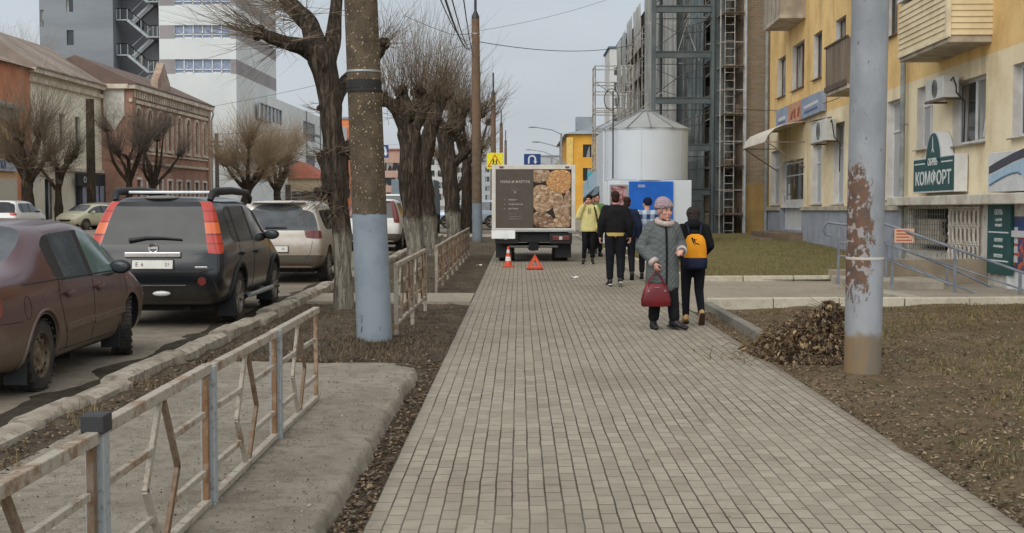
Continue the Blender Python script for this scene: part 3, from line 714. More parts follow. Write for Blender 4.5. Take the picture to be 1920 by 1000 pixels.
sp2 = [[(784, 500, 22), (782, 480, 18), (776, 430, 17), (771, 380, 18), (769, 330, 20), (771, 285, 19), (768, 250, 21), (764, 235, 18)],
       [(766, 255, 14), (748, 215, 12, -.2), (732, 195, 10, -.3), (720, 188, 9, -.4)], [(768, 250, 14), (764, 205, 12, .2), (756, 180, 10, .3)], [(772, 255, 13), (790, 212, 11, 0), (806, 185, 10, .1), (818, 180, 8)], [(768, 250, 13), (780, 200, 10, .6), (786, 172, 8, .8)]]
hd2 = [(v(720, 190, Y2 - .4, b2), .14, 75, (.8, 2.2), (-.25, 0, 1), .42, .3), (v(752, 180, Y2 + .3, b2), .18, 110, (1.0, 2.6), (-.05, 0, 1), .4, .3), (v(786, 172, Y2 + .8, b2), .18, 110, (1.0, 2.7), (.05, 0, 1), .4, .3), (v(818, 178, Y2, b2), .16, 110, (.8, 2.4), (.25, 0, 1), .45, .3), (v(765, 215, Y2, b2), .25, 110, (.4, 1.2), (0, -.3, .5), .8, .1)]
tree('dark pollarded tree with a brush of upright shoots behind the middle railing', b2, px_paths(Y2, b2, sp2), hd2, 22, twr=.006)
Y3 = 38.0; b3 = Vector((-2.6, Y3, -.08))
sp3 = [[(813, 490, 20), (811, 465, 15), (803, 400, 14), (797, 340, 13), (799, 290, 14), (806, 250, 14), (812, 225, 12)], [(808, 250, 10), (795, 210, 9, .3), (790, 185, 8, .5)], [(810, 240, 10), (824, 205, 9), (832, 180, 7)]]
hd3 = [(v(790, 185, Y3 + .5, b3), .18, 80, (.9, 2.4), (0, 0, 1), .42, .3), (v(832, 180, Y3, b3), .18, 100, (.9, 2.6), (.1, 0, 1), .42, .3), (v(812, 225, Y3, b3), .2, 70, (.4, 1.2), (0, -.3, .5), .8, .1)]
tree('slim pollarded tree leaning up between two thicker trunks behind the railing', b3, px_paths(Y3, b3, sp3), hd3, 23, twr=.006)
Y4 = 50.5; b4 = Vector((-2.6, Y4, -.08))
sp4 = [[(856, 460, 17), (853, 440, 14), (847, 380, 14), (843, 320, 14), (838, 280, 15), (832, 250, 14)], [(836, 262, 10), (820, 225, 9), (812, 200, 7)], [(838, 265, 10), (848, 225, 9, .4), (852, 190, 7, .6)], [(845, 310, 9), (862, 296, 8), (878, 280, 7, -.2), (882, 268, 5, -.2)], [(838, 270, 8), (862, 240, 7, .2), (872, 205, 5, .3)]]
hd4 = [(v(812, 200, Y4, b4), .2, 90, (1, 3), (-.1, 0, 1), .4, .3), (v(852, 190, Y4 + .6, b4), .22, 120, (1, 3.2), (.1, 0, 1), .42, .3), (v(872, 205, Y4, b4), .18, 110, (.8, 2.6), (.2, 0, 1), .5, .25), (v(840, 240, Y4, b4), .3, 120, (.5, 1.6), (0, 0, .5), .9, .1), (v(880, 272, Y4, b4), .1, 26, (.3, 1.0), (.5, 0, .5), .5, .1)]
tree('forked tan trunked tree with whitewashed foot beside the brown concrete pole', b4, px_paths(Y4, b4, sp4), hd4, 24, twr=.0065, tm=twig_m)
def simple_tree(label, base, H, r, seed, spread=1.6, n=420, L=(.8, 2.6), tm=None, bm=None, group='bare trees along the far pavement', twr=.012, limbs=5, dirz=.9, knobr=.2, tilt=0, name='bare_tree'):
    rng = random.Random(seed); paths = [([Vector((0, 0, 0)), Vector((tilt * .4, 0, H * .5)), Vector((tilt, 0, H))], [r * 1.25, r, r * .85])]; heads = []
    for i in range(limbs):
        a = 2 * math.pi * (i + rng.random() * .6) / limbs; s = spread * rng.uniform(.5, 1)
        s *= rng.uniform(.5, 1); e = Vector((tilt + math.cos(a) * s, math.sin(a) * s, H + rng.uniform(.7, 1.7) * spread * .9)); mid = Vector((tilt + math.cos(a) * s * .55 + rng.gauss(0, .15), math.sin(a) * s * .55, H + rng.uniform(.3, .6) * spread))
        paths.append(([Vector((tilt * .9, 0, H * .93)), mid, e], [r * .6, r * .42, r * .2]))
        heads.append((e, knobr, n // limbs, L, (math.cos(a) * .5, math.sin(a) * .5, dirz), .55, .2)); heads.append((mid, 0, n // limbs // 3, (L[0] * .6, L[1] * .6), (math.cos(a) * .7, math.sin(a) * .7, .4), .7, .1))
    return tree(label, base, paths, heads, seed, bm or bark_far, tm or twig_dk, group, twr, name)
simple_tree('bare tree with brown twigs standing past the brown concrete pole', (-2.6, 63, -.1), 3.6, .25, 31, 1.8, 420, (.8, 2.6), twig_m, group='bare trees along the verge', twr=.012)
simple_tree('small bare tree overlapping the sign pole on the street side', (-2.9, 84, -.1), 3.8, .25, 32, 2.0, 320, (.8, 2.6), twig_m, group='bare trees along the verge', twr=.014)
simple_tree('distant bare tree over the far parked cars, left of the truck', (-5.5, 112, -.1), 2.5, .3, 33, 2.6, 360, (.8, 2.6), twig_m, group='bare trees along the verge', twr=.014)
PL = -26.4
for (px, Y, H, r, sd, spr, nn, L, tm, lab) in (
        (52, 68, 2.7, .34, 41, 1.7, 900, (1.2, 4.8), twig_m, 'tall bare tree with tan twigs at the far left, behind the cream car'),
        (110, 75, 2.3, .22, 42, 2.0, 520, (.8, 2.6), twig_dk, 'short dark bare tree before the pale stucco house'),
        (243, 88, 3.0, .24, 43, 2.6, 700, (.9, 3.0), twig_dk, 'dark bare tree in front of the brick house corner'),
        (288, 93, 2.8, .24, 44, 2.6, 700, (.9, 3.0), twig_dk, 'dark spreading tree in front of the arched brick windows')):
    simple_tree(lab, (X_(px, Y), Y, -.08), H, r, sd, spr, nn, L, tm, limbs=6, twr=.0085)
simple_tree('round pollarded tree with dense fawn shoots before the white office block', (X_(452, 112), 112, -.08), 2.6, .36, 45, 2.6, 1500, (1.6, 5.0), twig_tan, limbs=7, twr=.014, tilt=.7)
simple_tree('second fawn pollarded tree overlapping the low black shopfront', (X_(520, 118), 118, -.08), 2.6, .36, 46, 2.6, 1300, (1.2, 4.2), twig_tan, limbs=7, twr=.014)
simple_tree('fine thin bare tree against the sky at the upper left', (X_(38, 100), 100, 0), 9, .2, 47, 2.2, 300, (1.5, 5.0), twig_tan, limbs=5, twr=.011, dirz=1.6, knobr=0)
t = cpole(X_(172, 84), 84, -.05, 8.2, .3, .26, (0, 0), bark_far, 'dark timber pole without branches in front of the pale stucco house', group='utility poles on the far pavement')
t = cpole(X_(408, 116), 116, -.05, 7.6, .2, .16, (0, 0), mat('pole_grey', lin(112, 110, 106), lin(96, 92, 88)), 'slim grey utility pole before the white office block', group='utility poles on the far pavement')
s = MB()
for z in (6.4, 6.8, 5.6): s.bar((-.55, 0, z), (.55, 0, z), .08); [s.lathe([(.05, 0), (.06, .14)], 8, (x, 0, z)) for x in (-.5, -.25, .25, .5)]
s.build('cross_arm', m_metal, t)
# ================================================================== CARS
from mathutils.bvhtree import BVHTree
m_tyre = mat('tyre_rubber', lin(44, 42, 40), lin(70, 64, 56), 5, rough=.9, bump=(40, .3, .01))
m_well = M_flat('wheel_well', (.012, .011, .01), .9)
m_alloy = M_car('alloy_wheel', lin(150, 146, 138), lin(110, 98, 82), .9, .4, .5, .5)
m_steelw = mat('dirty_steel_wheel', lin(124, 108, 88), lin(96, 82, 66), 9, rough=.7, metal=.2)
m_black = M_flat('black_trim', (.018, .018, .019), .55)
m_chrome = M_flat('chrome', lin(214, 214, 210), .18, .9)
m_plate = M_flat('plate_white', lin(214, 210, 200), .5)
m_ink = M_flat('plate_ink', (.01, .01, .012), .6)
m_glass = M_glass('car_glass_dark', (.012, .013, .014), .06)
m_glass2 = M_glass('car_glass_grey', (.05, .056, .06), .06)
m_glass3 = M_glass('car_glass_green', (.11, .165, .15), .06)
m_red = M_lamp('tail_lamp_red', (.55, .045, .025)); m_redb_ = M_lamp('tail_lamp_banded', (.50, .045, .025), .2, ((1.24, 1.38, (.70, .15, .04)), (1.215, 1.235, (.16, .02, .015)), (1.385, 1.40, (.16, .02, .015)), (1.10, 1.115, (.2, .02, .015)), (1.52, 1.535, (.2, .02, .015))))
m_dred = M_lamp('tail_lamp_dark', (.16, .03, .025)); m_clear = M_lamp('lamp_clear', lin(205, 205, 200)); m_amber = M_lamp('lamp_amber', (.75, .22, .06))
m_seam = M_flat('door_gap', (.006, .006, .006), .9)

def wheel(parent, x, y, R_, wd, side, style, mrim, steer=0.0):
    """tyre (part) with its rim (sub-part); side = +1 right, -1 left"""
    e = MB(); h = wd / 2
    e.lathe([(R_ * .62, -h * .9), (R_ * .82, -h), (R_ * .95, -h * .93), (R_, -h * .7), (R_, h * .7), (R_ * .95, h * .93), (R_ * .82, h), (R_ * .62, h * .9)], 40, axis='x', cap=False)
    for i in range(44):
        t = 2 * math.pi * i / 44
        for k in (-.5, 0, .5):
            c = Vector((k * wd * .7 + (.012 if i % 2 else -.012), math.cos(t) * R_, math.sin(t) * R_)); e.box(c - Vector((.028, .013, .006)), c + Vector((.028, .013, .006)), Matrix.Rotation(t + math.pi / 2, 3, 'X'), c)
    o = e.build('wheel', m_tyre, parent, smooth=40); o.location = (x, y, R_); o.rotation_euler = (0, 0, steer)
    r = MB(); s = side; ri = R_ * .66
    r.lathe([(ri, s * h * .9), (ri * .96, s * h * .93), (ri * .9, s * h * .55), (ri * .88, -s * h * .5)], 32, axis='x', cap=False)
    if style == 'steel':
        r.lathe([(ri * .92, s * h * .5), (ri * .8, s * h * .62), (ri * .62, s * h * .72), (ri * .5, s * h * .45), (ri * .28, s * h * .5), (ri * .22, s * h * .7), (ri * .05, s * h * .72)], 32, axis='x', cap=True)
        o2 = r.build('rim', mrim, o, smooth=40); d = MB()
        for i in range(10):
            t = 2 * math.pi * i / 10; d.ell((s * h * .68, math.cos(t) * ri * .73, math.sin(t) * ri * .73), (.012, ri * .085, ri * .085), 8, 6)
        d.build('rim_holes', m_well, o, smooth=True)
    else:
        for i in range(style):
            t = 2 * math.pi * i / style
            for dt in ((-.13, .13) if style == 5 else (0,)):
                a = Vector((s * h * .62, math.cos(t) * ri * .12, math.sin(t) * ri * .12)); b = Vector((s * h * .86, math.cos(t + dt) * ri * .95, math.sin(t + dt) * ri * .95))
                r.bar(a, b, .035, .03, (s, 0, 0))
        r.lathe([(ri * .24, s * h * .5), (ri * .2, s * h * .8), (.01, s * h * .82)], 16, axis='x')
        r.build('rim', mrim, o, smooth=30)
        d = MB(); d.lathe([(ri * .9, s * h * .28), (.02, s * h * .3)], 24, axis='x'); d.build('brake_disc', m_well, o)
    return o

def car_shell(root, levels, stations, tags, mats, col=.62, caps=(0.05, 0.05), crown=.018, sub=2, axles=(), arch=.36, w=.9, smooth=35):
    """cage of stations -> subdivided shell -> wheel arches cut -> one mesh per tagged region"""
    K = len(stations[0]); S = len(stations); vs = []; idx = {}
    def put(key, p): idx[key] = len(vs); vs.append(p)
    for i, st in enumerate(stations):
        for j, (y, x, z) in enumerate(st):
            put(('R', i, j), (x, y, z)); put(('L', i, j), (-x, y, z))
        for j, nm in ((0, 'b'), (K - 1, 't')):
            y, x, z = st[j]; dz = crown if nm == 't' else 0; dy = 0
            if nm == 't' and i == 0: dy = 0
            put((nm + 'R', i), (x * col, y + dy, z + dz)); put((nm + 'L', i), (-x * col, y + dy, z + dz))
    fs = []; ft = []
    slot = {}; order = []
    def sl(t):
        if t not in slot: slot[t] = len(order); order.append(t)
        return slot[t]
    sl('body')
    def face(keys, t): fs.append([idx[k] for k in keys]); ft.append(sl(t))
    for i in range(S - 1):
        for j in range(K - 1):
            t = tags.get(('s', i, j), 'body')
            for sd in 'RL':
                tt = t if t == 'body' or t.startswith('!') else t + ('#' + sd if '#' not in t else sd)
                tt = tt.lstrip('!')
                q = [(sd, i, j), (sd, i + 1, j), (sd, i + 1, j + 1), (sd, i, j + 1)]
                face(q if sd == 'R' else q[::-1], tt)
        for nm, j in (('t', K - 1), ('b', 0)):
            ks = [('R', i, j), (nm + 'R', i), (nm + 'L', i), ('L', i, j)]; k2 = [('R', i + 1, j), (nm + 'R', i + 1), (nm + 'L', i + 1), ('L', i + 1, j)]
            for c in range(3):
                q = [ks[c], k2[c], k2[c + 1], ks[c + 1]]; face(q if nm == 't' else q[::-1], tags.get((nm, i), 'body'))
    for end, i, sg in (('r', 0, -1), ('f', S - 1, 1)):
        for j in range(1, K - 1):
            y, x, z = stations[i][j]; bl = caps[0 if end == 'r' else 1] * sg
            put((end + 'R', j), (x * col, y + bl, z)); put((end + 'L', j), (-x * col, y + bl, z))
        def row(j):
            if j == 0: return [('L', i, 0), ('bL', i), ('bR', i), ('R', i, 0)]
            if j == K - 1: return [('L', i, j), ('tL', i), ('tR', i), ('R', i, j)]
            return [('L', i, j), (end + 'L', j), (end + 'R', j), ('R', i, j)]
        for j in range(K - 1):
            a, b = row(j), row(j + 1)
            for c in range(3):
                t = tags.get((end, j, c), tags.get((end, j), 'body')); q = [a[c], a[c + 1], b[c + 1], b[c]]
                if '#' not in t and t != 'body' and not t.startswith('!') and c != 1: t = t + '#' + ('L' if c == 0 else 'R')
                face(q if end == 'r' else q[::-1], t.lstrip('!'))
    me = bpy.data.meshes.new('body'); me.from_pydata(vs, [], fs)
    for t in order: me.materials.append(mats.get(t[:-1]) or mats.get(t.split('#')[0]) or mats['body'])
    me.materials.append(m_well); nwell = len(order)
    me.polygons.foreach_set('material_index', ft); me.update()
    bm = bmesh.new(); bm.from_mesh(me); bmesh.ops.recalc_face_normals(bm, faces=bm.faces)
    cl = bm.edges.layers.float.new('crease_edge')
    for e in bm.edges:
        ms = {f.material_index for f in e.link_faces}
        if len(ms) > 1: e[cl] = .55
    bm.to_mesh(me); bm.free(); me.polygons.foreach_set('use_smooth', [True] * len(me.polygons))
    o = bpy.data.objects.new('body', me); C.objects.link(o)
    sb = o.modifiers.new('s', 'SUBSURF'); sb.levels = sub; sb.render_levels = sub
    cuts = []
    for y in axles:
        for sg in (-1, 1):
            c = MB(); c.cur = nwell; c.lathe([(arch, sg * (w - .34)), (arch, sg * (w + .3))], 36, (0, y, arch * .93), axis='x')
            co = c.build('cut', list(me.materials)); cuts.append(co)
            b = o.modifiers.new('b', 'BOOLEAN'); b.operation = 'DIFFERENCE'; b.object = co; b.solver = 'EXACT'
    full = ev(o)
    for c in cuts: bpy.data.objects.remove(c)
    bpy.data.objects.remove(o)
    bmf = bmesh.new(); bmf.from_mesh(full); tree_ = BVHTree.FromBMesh(bmf); bmf.free()
    nslots = len(order) + 1
    for k in range(len(order)):
        bm = bmesh.new(); bm.from_mesh(full)
        keep = (lambda f: f.material_index == k) if k else (lambda f: f.material_index in (0, nwell) or f.material_index > nwell)
        bmesh.ops.delete(bm, geom=[f for f in bm.faces if not keep(f)], context='FACES')
        if not bm.faces: bm.free(); continue
        m2 = bpy.data.meshes.new(order[k].split('#')[0])
        for f in bm.faces: f.material_index = 0 if f.material_index == k else 1
        bm.to_mesh(m2); bm.free(); m2.materials.append(full.materials[k]); m2.materials.append(m_well)
        m2.polygons.foreach_set('use_smooth', [True] * len(m2.polygons)); m2.set_sharp_from_angle(angle=R(smooth))
        p = bpy.data.objects.new(order[k].split('#')[0], m2); C.objects.link(p); p.parent = root
    return tree_
def hit_side(bv, y, z, sd=1):
    h = bv.ray_cast(Vector((sd * 3, y, z)), Vector((-sd, 0, 0))); return h[0] if h[0] else Vector((sd * .9, y, z))
def hit_rear(bv, x, z):
    h = bv.ray_cast(Vector((x, -3, z)), Vector((0, 1, 0))); return h[0] if h[0] else Vector((x, 0, z))
def seam(root, bv, pts, name='door_seam', w_=.007, m=None, sd=1, rear=False):
    """thin dark line lying on the shell; pts = (y, z) along the side or (x, z) on the rear"""
    P = []
    for i in range(len(pts) - 1):
        for t in range(6):
            a = pts[i][0] + (pts[i + 1][0] - pts[i][0]) * t / 6; b = pts[i][1] + (pts[i + 1][1] - pts[i][1]) * t / 6
            P.append(hit_rear(bv, a, b) if rear else hit_side(bv, a, b, sd))
    P.append(hit_rear(bv, *pts[-1]) if rear else hit_side(bv, *pts[-1], sd))
    mb = MB(); mb.tube(P, w_ / 2, 5); return mb.build(name, m or m_seam, root)
def handle(root, bv, y, z, m, sd=1):
    p = hit_side(bv, y, z, sd); mb = MB()
    mb.ell(p + Vector((.004 * sd, 0, 0)), (.012, .075, .03), 12, 8); mb.bar(p + Vector((.03 * sd, -.09, .012)), p + Vector((.03 * sd, .09, .018)), .03, .032); mb.ell(p + Vector((.02 * sd, .09, .016)), (.025, .03, .022), 8, 6)
    return mb.build('door_handle', m, root, smooth=40, bevel=.005)
def mirror(root, y, x, z, m, sd=1, big=1.0):
    mb = MB(); c = Vector((sd * (x + .12), y, z)); mb.ell(c, (.13 * big, .07 * big, .085 * big), 16, 10); mb.bar((sd * (x - .06), y + .03, z - .05), c + Vector((0, .02, -.03)), .05, .04)
    o = mb.build('wing_mirror', m, root, smooth=60)
    g = MB(); g.ell(c + Vector((0, -.052 * big, 0)), (.108 * big, .022, .066 * big), 14, 8); g.build('mirror_glass', m_glass2, o, smooth=True)
    return o
def plate(root, bv, z, s='', wd=.52, x=0.0, rear=True, name='number_plate'):
    p = hit_rear(bv, x, z); t = hit_rear(bv, x, z + .05); tilt = math.atan2(t.y - p.y, .05)
    mb = MB(); r = Matrix.Rotation(-tilt, 3, 'X'); c = Vector((x, p.y - .02, z)); mb.box(c - Vector((wd / 2, .008, .056)), c + Vector((wd / 2, .008, .056)), r, c)
    o = mb.build(name, m_plate, root, bevel=.004)
    fb = MB(); fb.box(c - Vector((wd / 2 + .012, -.004, .068)), c + Vector((wd / 2 + .012, .012, .068)), r, c); fb.build('plate_frame', m_black, o)
    for st, dx, sz in (s if isinstance(s, list) else []): text('plate_lettering', st, sz, m_ink, o, c + Vector((dx, -.0095, 0)), (R(90) - tilt, 0, 0), .001)
    return o
def mudflap(root, x, y, z0, z1, w_=.2):
    mb = MB(); mb.prism([(x - w_ / 2, z0), (x + w_ / 2, z0), (x + w_ / 2, z1), (x - w_ / 2, z1)], lambda a, b: (a, y, b), lambda a, b: (a, y + .012, b)); return mb.build('mud_flap', m_black, root, bevel=.004)
def under(root, x, y0, y1, z0=.2, z1=.42):
    mb = MB(); mb.box((-x, y0, z0), (x, y1, z1)); mb.tube([(.35, y0 - .05, z0 + .04), (.35, y0 + .8, z0 + .04)], .05, 10); mb.bar((-x, (y0 + y1) / 2, z0 - .02), (x, (y0 + y1) / 2, z0 - .02), .08); return mb.build('underbody', m_well, root)

# ---- saloon (three-box) and wagon (two-box) cages, scaled by dimensions
def saloon_cage(L=4.48, hw=.92, H=1.48, belt=.93, axr=.99, trunk=1.04):
    s = L / 4.48; h = H - .03; b = belt; q = lambda y, lv: [(y * s + dy, x * hw / .92, z) for dy, x, z in lv]
    low = lambda dz=0, k=1: [(0, .70 * k, .2 + dz), (0, .86 * k, .23 + dz), (0, .915 * k, .45), (0, .93 * k, .70)]
    st = [
        q(0.02, [(.14, .66, .28), (.06, .78, .32), (-.02, .82, .50), (.0, .83, .72), (.05, .80, trunk - .10), (.09, .73, trunk - .02), (.12, .64, trunk), (.13, .48, trunk + .005)]),
        q(.16, low(.06, .97) + [(.0, .86, b + .01), (.0, .77, trunk), (.02, .66, trunk + .03), (.02, .5, trunk + .035)]),
        q(.50, low() + [(0, .895, b + .01), (0, .80, trunk + .01), (0, .68, trunk + .045), (0, .5, trunk + .055)]),
        q(.78, low() + [(0, .90, b + .01), (0, .80, trunk + .03), (0, .68, trunk + .08), (0, .5, trunk + .09)]),
        q(1.34, low() + [(0, .905, b + .005), (0, .72, h - .12), (0, .63, h - .04), (0, .47, h - .01)]),
        q(1.58, low() + [(0, .905, b), (0, .72, h - .085), (0, .64, h - .015), (0, .48, h + .01)]),
        q(2.28, low() + [(0, .905, b - .005), (0, .72, h - .06), (0, .64, h + .005), (0, .48, h + .03)]),
        q(2.38, low() + [(0, .905, b - .005), (0, .72, h - .06), (0, .64, h + .005), (0, .48, h + .03)]),
        q(2.95, low() + [(0, .90, b - .01), (0, .715, h - .115), (0, .63, h - .04), (0, .47, h - .015)]),
        q(3.58, low() + [(0, .89, b - .02), (0, .81, b + .025), (0, .70, b + .07), (0, .5, b + .09)]),
        q(4.0, low(0, .985) + [(0, .86, b - .09), (0, .78, b - .02), (0, .66, b + .01), (0, .48, b + .02)]),
        q(4.34, low(.02, .93) + [(0, .78, b - .24), (0, .70, b - .15), (0, .60, b - .11), (0, .44, b - .10)]),
        q(4.46, [(-.1, .60, .26), (-.04, .70, .30), (0, .74, .45), (0, .74, .58), (-.03, .70, b - .27), (-.07, .62, b - .22), (-.1, .52, b - .18), (-.12, .4, b - .17)])]
    tg = {('s', 5, 4): 'side_window#a', ('s', 6, 4): 'window_pillar', ('s', 7, 4): 'side_window#b', ('s', 8, 4): 'side_window#b', ('s', 4, 4): 'quarter_trim',
          ('t', 3): 'rear_window', ('s', 3, 6): '!rear_window', ('t', 8): 'windscreen', ('s', 8, 6): '!windscreen',
          ('r', 3, 0): 'tail_lamp', ('r', 3, 2): 'tail_lamp', ('s', 0, 3): 'tail_lamp', ('s', 11, 3): 'head_lamp', ('f', 3, 0): 'head_lamp', ('f', 3, 2): 'head_lamp', ('f', 2, 1): 'grille'}
    return st, tg
def wagon_cage(L=4.63, hw=.893, H=1.69, belt=1.09, lampb=.98, rake=.36, hood=1.03, roofr=.0, gtop=.11, taper=.70, nose=.82, lo=.34, tip=.60):
    s = L / 4.63; b = belt; h = H; q = lambda y, lv: [(y * s + dy, x * hw / .893, z) for dy, x, z in lv]
    tp = taper
    low = lambda k=1: [(0, .70 * k, lo - .04), (0, .835 * k, lo), (0, .89 * k, .56), (0, .905 * k, .80)]
    up = lambda dz=0, k=1: [(0, .90 * k, lampb), (0, .885 * k, b), (0, (tp + .02) * k, h - gtop + dz), (0, (tp - .06) * k, h - .03 + dz), (0, (tp - .2) * k, h + dz)]
    st = [
        q(0, [(.16, .66, lo + .02), (.07, .80, lo + .06), (.0, .855, .58), (.0, .86, .80), (.045, .845, lampb), (.07, .825, b), (rake - .04, tp, h - gtop - .01), (rake + .03, tp - .07, h - .05), (rake + .06, tp - .2, h - .03)]),
        q(.13, low() + [(0, .885, lampb), (.01, .87, b), (rake - .08, tp + .015, h - gtop), (rake - .04, tp - .06, h - .035), (rake - .03, tp - .2, h - .005)]),
        q(.62, low() + up(roofr)), q(1.00, low() + up(roofr)), q(1.12, low() + up(0)), q(1.95, low() + up(0)), q(2.06, low() + up(0)),
        q(2.75, low() + up(-.03)),
        q(3.42, low() + [(0, .895, lampb - .02), (0, .875, b - .01), (0, .80, b + .05), (0, .70, b + .085), (0, .5, b + .10)]),
        q(3.95, low(.99) + [(0, .87, lampb - .12), (0, .84, hood - .10), (0, .76, hood - .02), (0, .64, hood + .01), (0, .46, hood + .02)]),
        q(4.42, [(0, .66, lo), (0, .78, lo + .04), (0, .84, .55), (0, .85, .70), (0, .82, nose - .02), (0, .79, nose + .02), (0, .70, nose + .08), (0, .6, nose + .11), (0, .44, nose + .12)]),
        q(4.60, [(-.1, .6, lo + .04), (-.04, .7, lo + .08), (0, .74, .55), (0, .74, .66), (-.02, .72, nose - .08), (-.05, .68, nose - .03), (-.09, .62, nose + .01), (-.12, .52, nose + .04), (-.14, .4, nose + .05)])]
    tg = {('s', 2, 5): 'side_window#q', ('s', 3, 5): 'window_pillar', ('s', 4, 5): 'side_window#a', ('s', 5, 5): 'window_pillar#p', ('s', 6, 5): 'side_window#b', ('s', 7, 5): 'side_window#b',
          ('t', 7): 'windscreen', ('s', 7, 7): '!windscreen', ('r', 5, 1): '!rear_window', ('r', 6, 1): '!rear_window',
          ('f', 4, 0): 'head_lamp', ('f', 4, 2): 'head_lamp', ('s', 10, 4): 'head_lamp', ('f', 3, 1): 'grille'}
    return st, tg

MUD = lin(118, 104, 84)
# ---- 1. maroon saloon
pm = M_car('maroon_paint', (.070, .018, .024), lin(112, 97, 80), 1.0, .2, .88, .2)
def saloon(loc, rz, label, paint, glass, group, style='steel', mr=None, detail=True, name='parked_car', gl2=None, dims=None, steer=0):
    t = empty(name, loc, label, 'car', group, rz); st, tg = saloon_cage(**(dims or {}))
    mats = {'body': paint, 'side_window': glass, 'side_window#b': gl2, 'window_pillar': m_black, 'quarter_trim': m_black if detail else paint, 'rear_window': m_glass2, 'windscreen': m_glass2, 'tail_lamp': m_dred if detail else m_red, 'head_lamp': m_clear, 'grille': m_black}
    bv = car_shell(t, 0, st, tg, mats, sub=2 if detail else 1, axles=(.99, 3.63) if detail else (), arch=.35, w=.92)
    for y in (.99, 3.63):
        for sd in (1, -1): wheel(t, sd * .80, y, .315, .2, sd, style, mr or m_steelw, steer if y > 2 else 0)
    under(t, .72, .3, 4.2, .19, .4)
    for sd in (1, -1): mirror(t, 3.12, .83, .98, m_black if detail else paint, sd, .85)
    if detail:
        for sd in (1, -1):
            seam(t, bv, [(1.42, .95), (1.40, .78), (1.50, .58), (1.62, .40), (1.66, .30)], sd=sd); seam(t, bv, [(2.33, .95), (2.36, .6), (2.36, .29)], sd=sd); seam(t, bv, [(3.42, .95), (3.46, .6), (3.42, .30)], sd=sd); seam(t, bv, [(1.45, .30), (3.42, .30)], sd=sd)
            seam(t, bv, [(.62, .955), (1.6, .955), (2.4, .95), (3.40, .935)], 'belt_moulding', .016, m_black, sd)
            seam(t, bv, [(.05, .66), (.5, .655)], 'bumper_seam', .006, None, sd)
            handle(t, bv, 1.62, .80, paint, sd); handle(t, bv, 2.52, .80, paint, sd)
            for a, b in ((1.58, 2.33), (2.39, 3.34)):
                mb = MB(); P = [hit_side(bv, a + (b - a) * i / 6, .50 + .02 * i / 6, sd) for i in range(7)]
                for i in range(6): mb.bar(P[i], P[i + 1], .035, .065)
                mb.build('side_moulding', paint, t, bevel=.004)
            mudflap(t, sd * .80, .60, .10, .42, .2); mudflap(t, sd * .8, 3.22, .12, .4, .2)
            p = hit_side(bv, .62, .76, sd); q = MB(); P = [hit_side(bv, .62 + .075 * math.cos(a * .5236), .76 + .1 * math.sin(a * .5236), sd) for a in range(13)]; q.tube(P, .003, 5); q.build('fuel_flap', m_seam, t)
            q = MB(); P = [hit_side(bv, .99 + .40 * math.cos(a), .31 + .40 * math.sin(a), sd) + Vector((sd * .006, 0, 0)) for a in [R(v) for v in range(-10, 191, 10)]]; q.tube(P, .018, 6); q.build('arch_lip', paint, t, smooth=True)
    plate(t, bv, .62, [])
    return t, bv
Y0 = 10.18
saloon((-5.08, Y0, -.08), R(.6), 'mud splashed maroon saloon parked nearest by the kerb, partly out of frame', pm, m_glass2, 'cars parked along the near kerb', steer=R(16), gl2=m_glass3)
# ---- 2. black off-roader
pb = M_car('black_paint', (.008, .010, .012), lin(72, 64, 54), .62, .16, .6, .1)
def wagon(loc, rz, label, paint, glass, group, lower=None, detail=1, name='parked_car', dims=None, lamp=None, style=5, mr=None, R_=.35, rails=False, rlamp='tall', gl_rear=None, steer=0):
    t = empty(name, loc, label, 'car', group, rz); st, tg = wagon_cage(**(dims or {})); tg = dict(tg)
    if rlamp == 'tall':
        for c in (0, 2):
            for j in (4, 5, 6): tg[('r', j, c)] = 'tail_lamp'
        for j in (4, 5, 6): tg[('s', 0, j)] = 'tail_lamp'
    else:
        tg[('r', 4, 0)] = tg[('r', 4, 2)] = 'tail_lamp'; tg[('s', 0, 4)] = 'tail_lamp'; tg[('r', 5, 0)] = tg[('r', 5, 2)] = '!rear_window'
    if lower:
        for i in range(11): tg[('s', i, 0)] = '!lower_cladding'; tg[('s', i, 1)] = '!lower_cladding'
        tg[('r', 0)] = tg[('r', 1)] = '!lower_cladding'
    mats = {'body': paint, 'side_window': glass, 'window_pillar': m_black, 'rear_window': gl_rear or glass, 'windscreen': m_glass2, 'tail_lamp': lamp or m_red, 'head_lamp': m_clear, 'grille': m_black, 'lower_cladding': lower}
    L = (dims or {}).get('L', 4.63); s = L / 4.63; hw = (dims or {}).get('hw', .893); ax = (1.05 * s, 3.68 * s)
    bv = car_shell(t, 0, st, tg, mats, col=.86 if rlamp == 'tall' else .70, sub=2 if detail else 1, axles=ax if detail else (), arch=R_ + .045, w=hw, caps=(.035, .05))
    for y in ax:
        for sd in (1, -1): wheel(t, sd * (hw - .11), y, R_, .22, sd, style, mr or m_alloy, steer if y > 2 else 0)
    under(t, hw - .22, .35, L - .5, .22, .5)
    for sd in (1, -1): mirror(t, 3.02 * s, hw - .05, (dims or {}).get('belt', 1.09) + .06, paint, sd, .9)
    return t, bv
t, bv = wagon((-4.70, 16.38, -.08), R(.5), 'black off-roader with tall red tail lamps and roof rails parked by the kerb', pb, m_glass, 'cars parked along the near kerb', dims=dict(H=1.70), lamp=m_redb_)
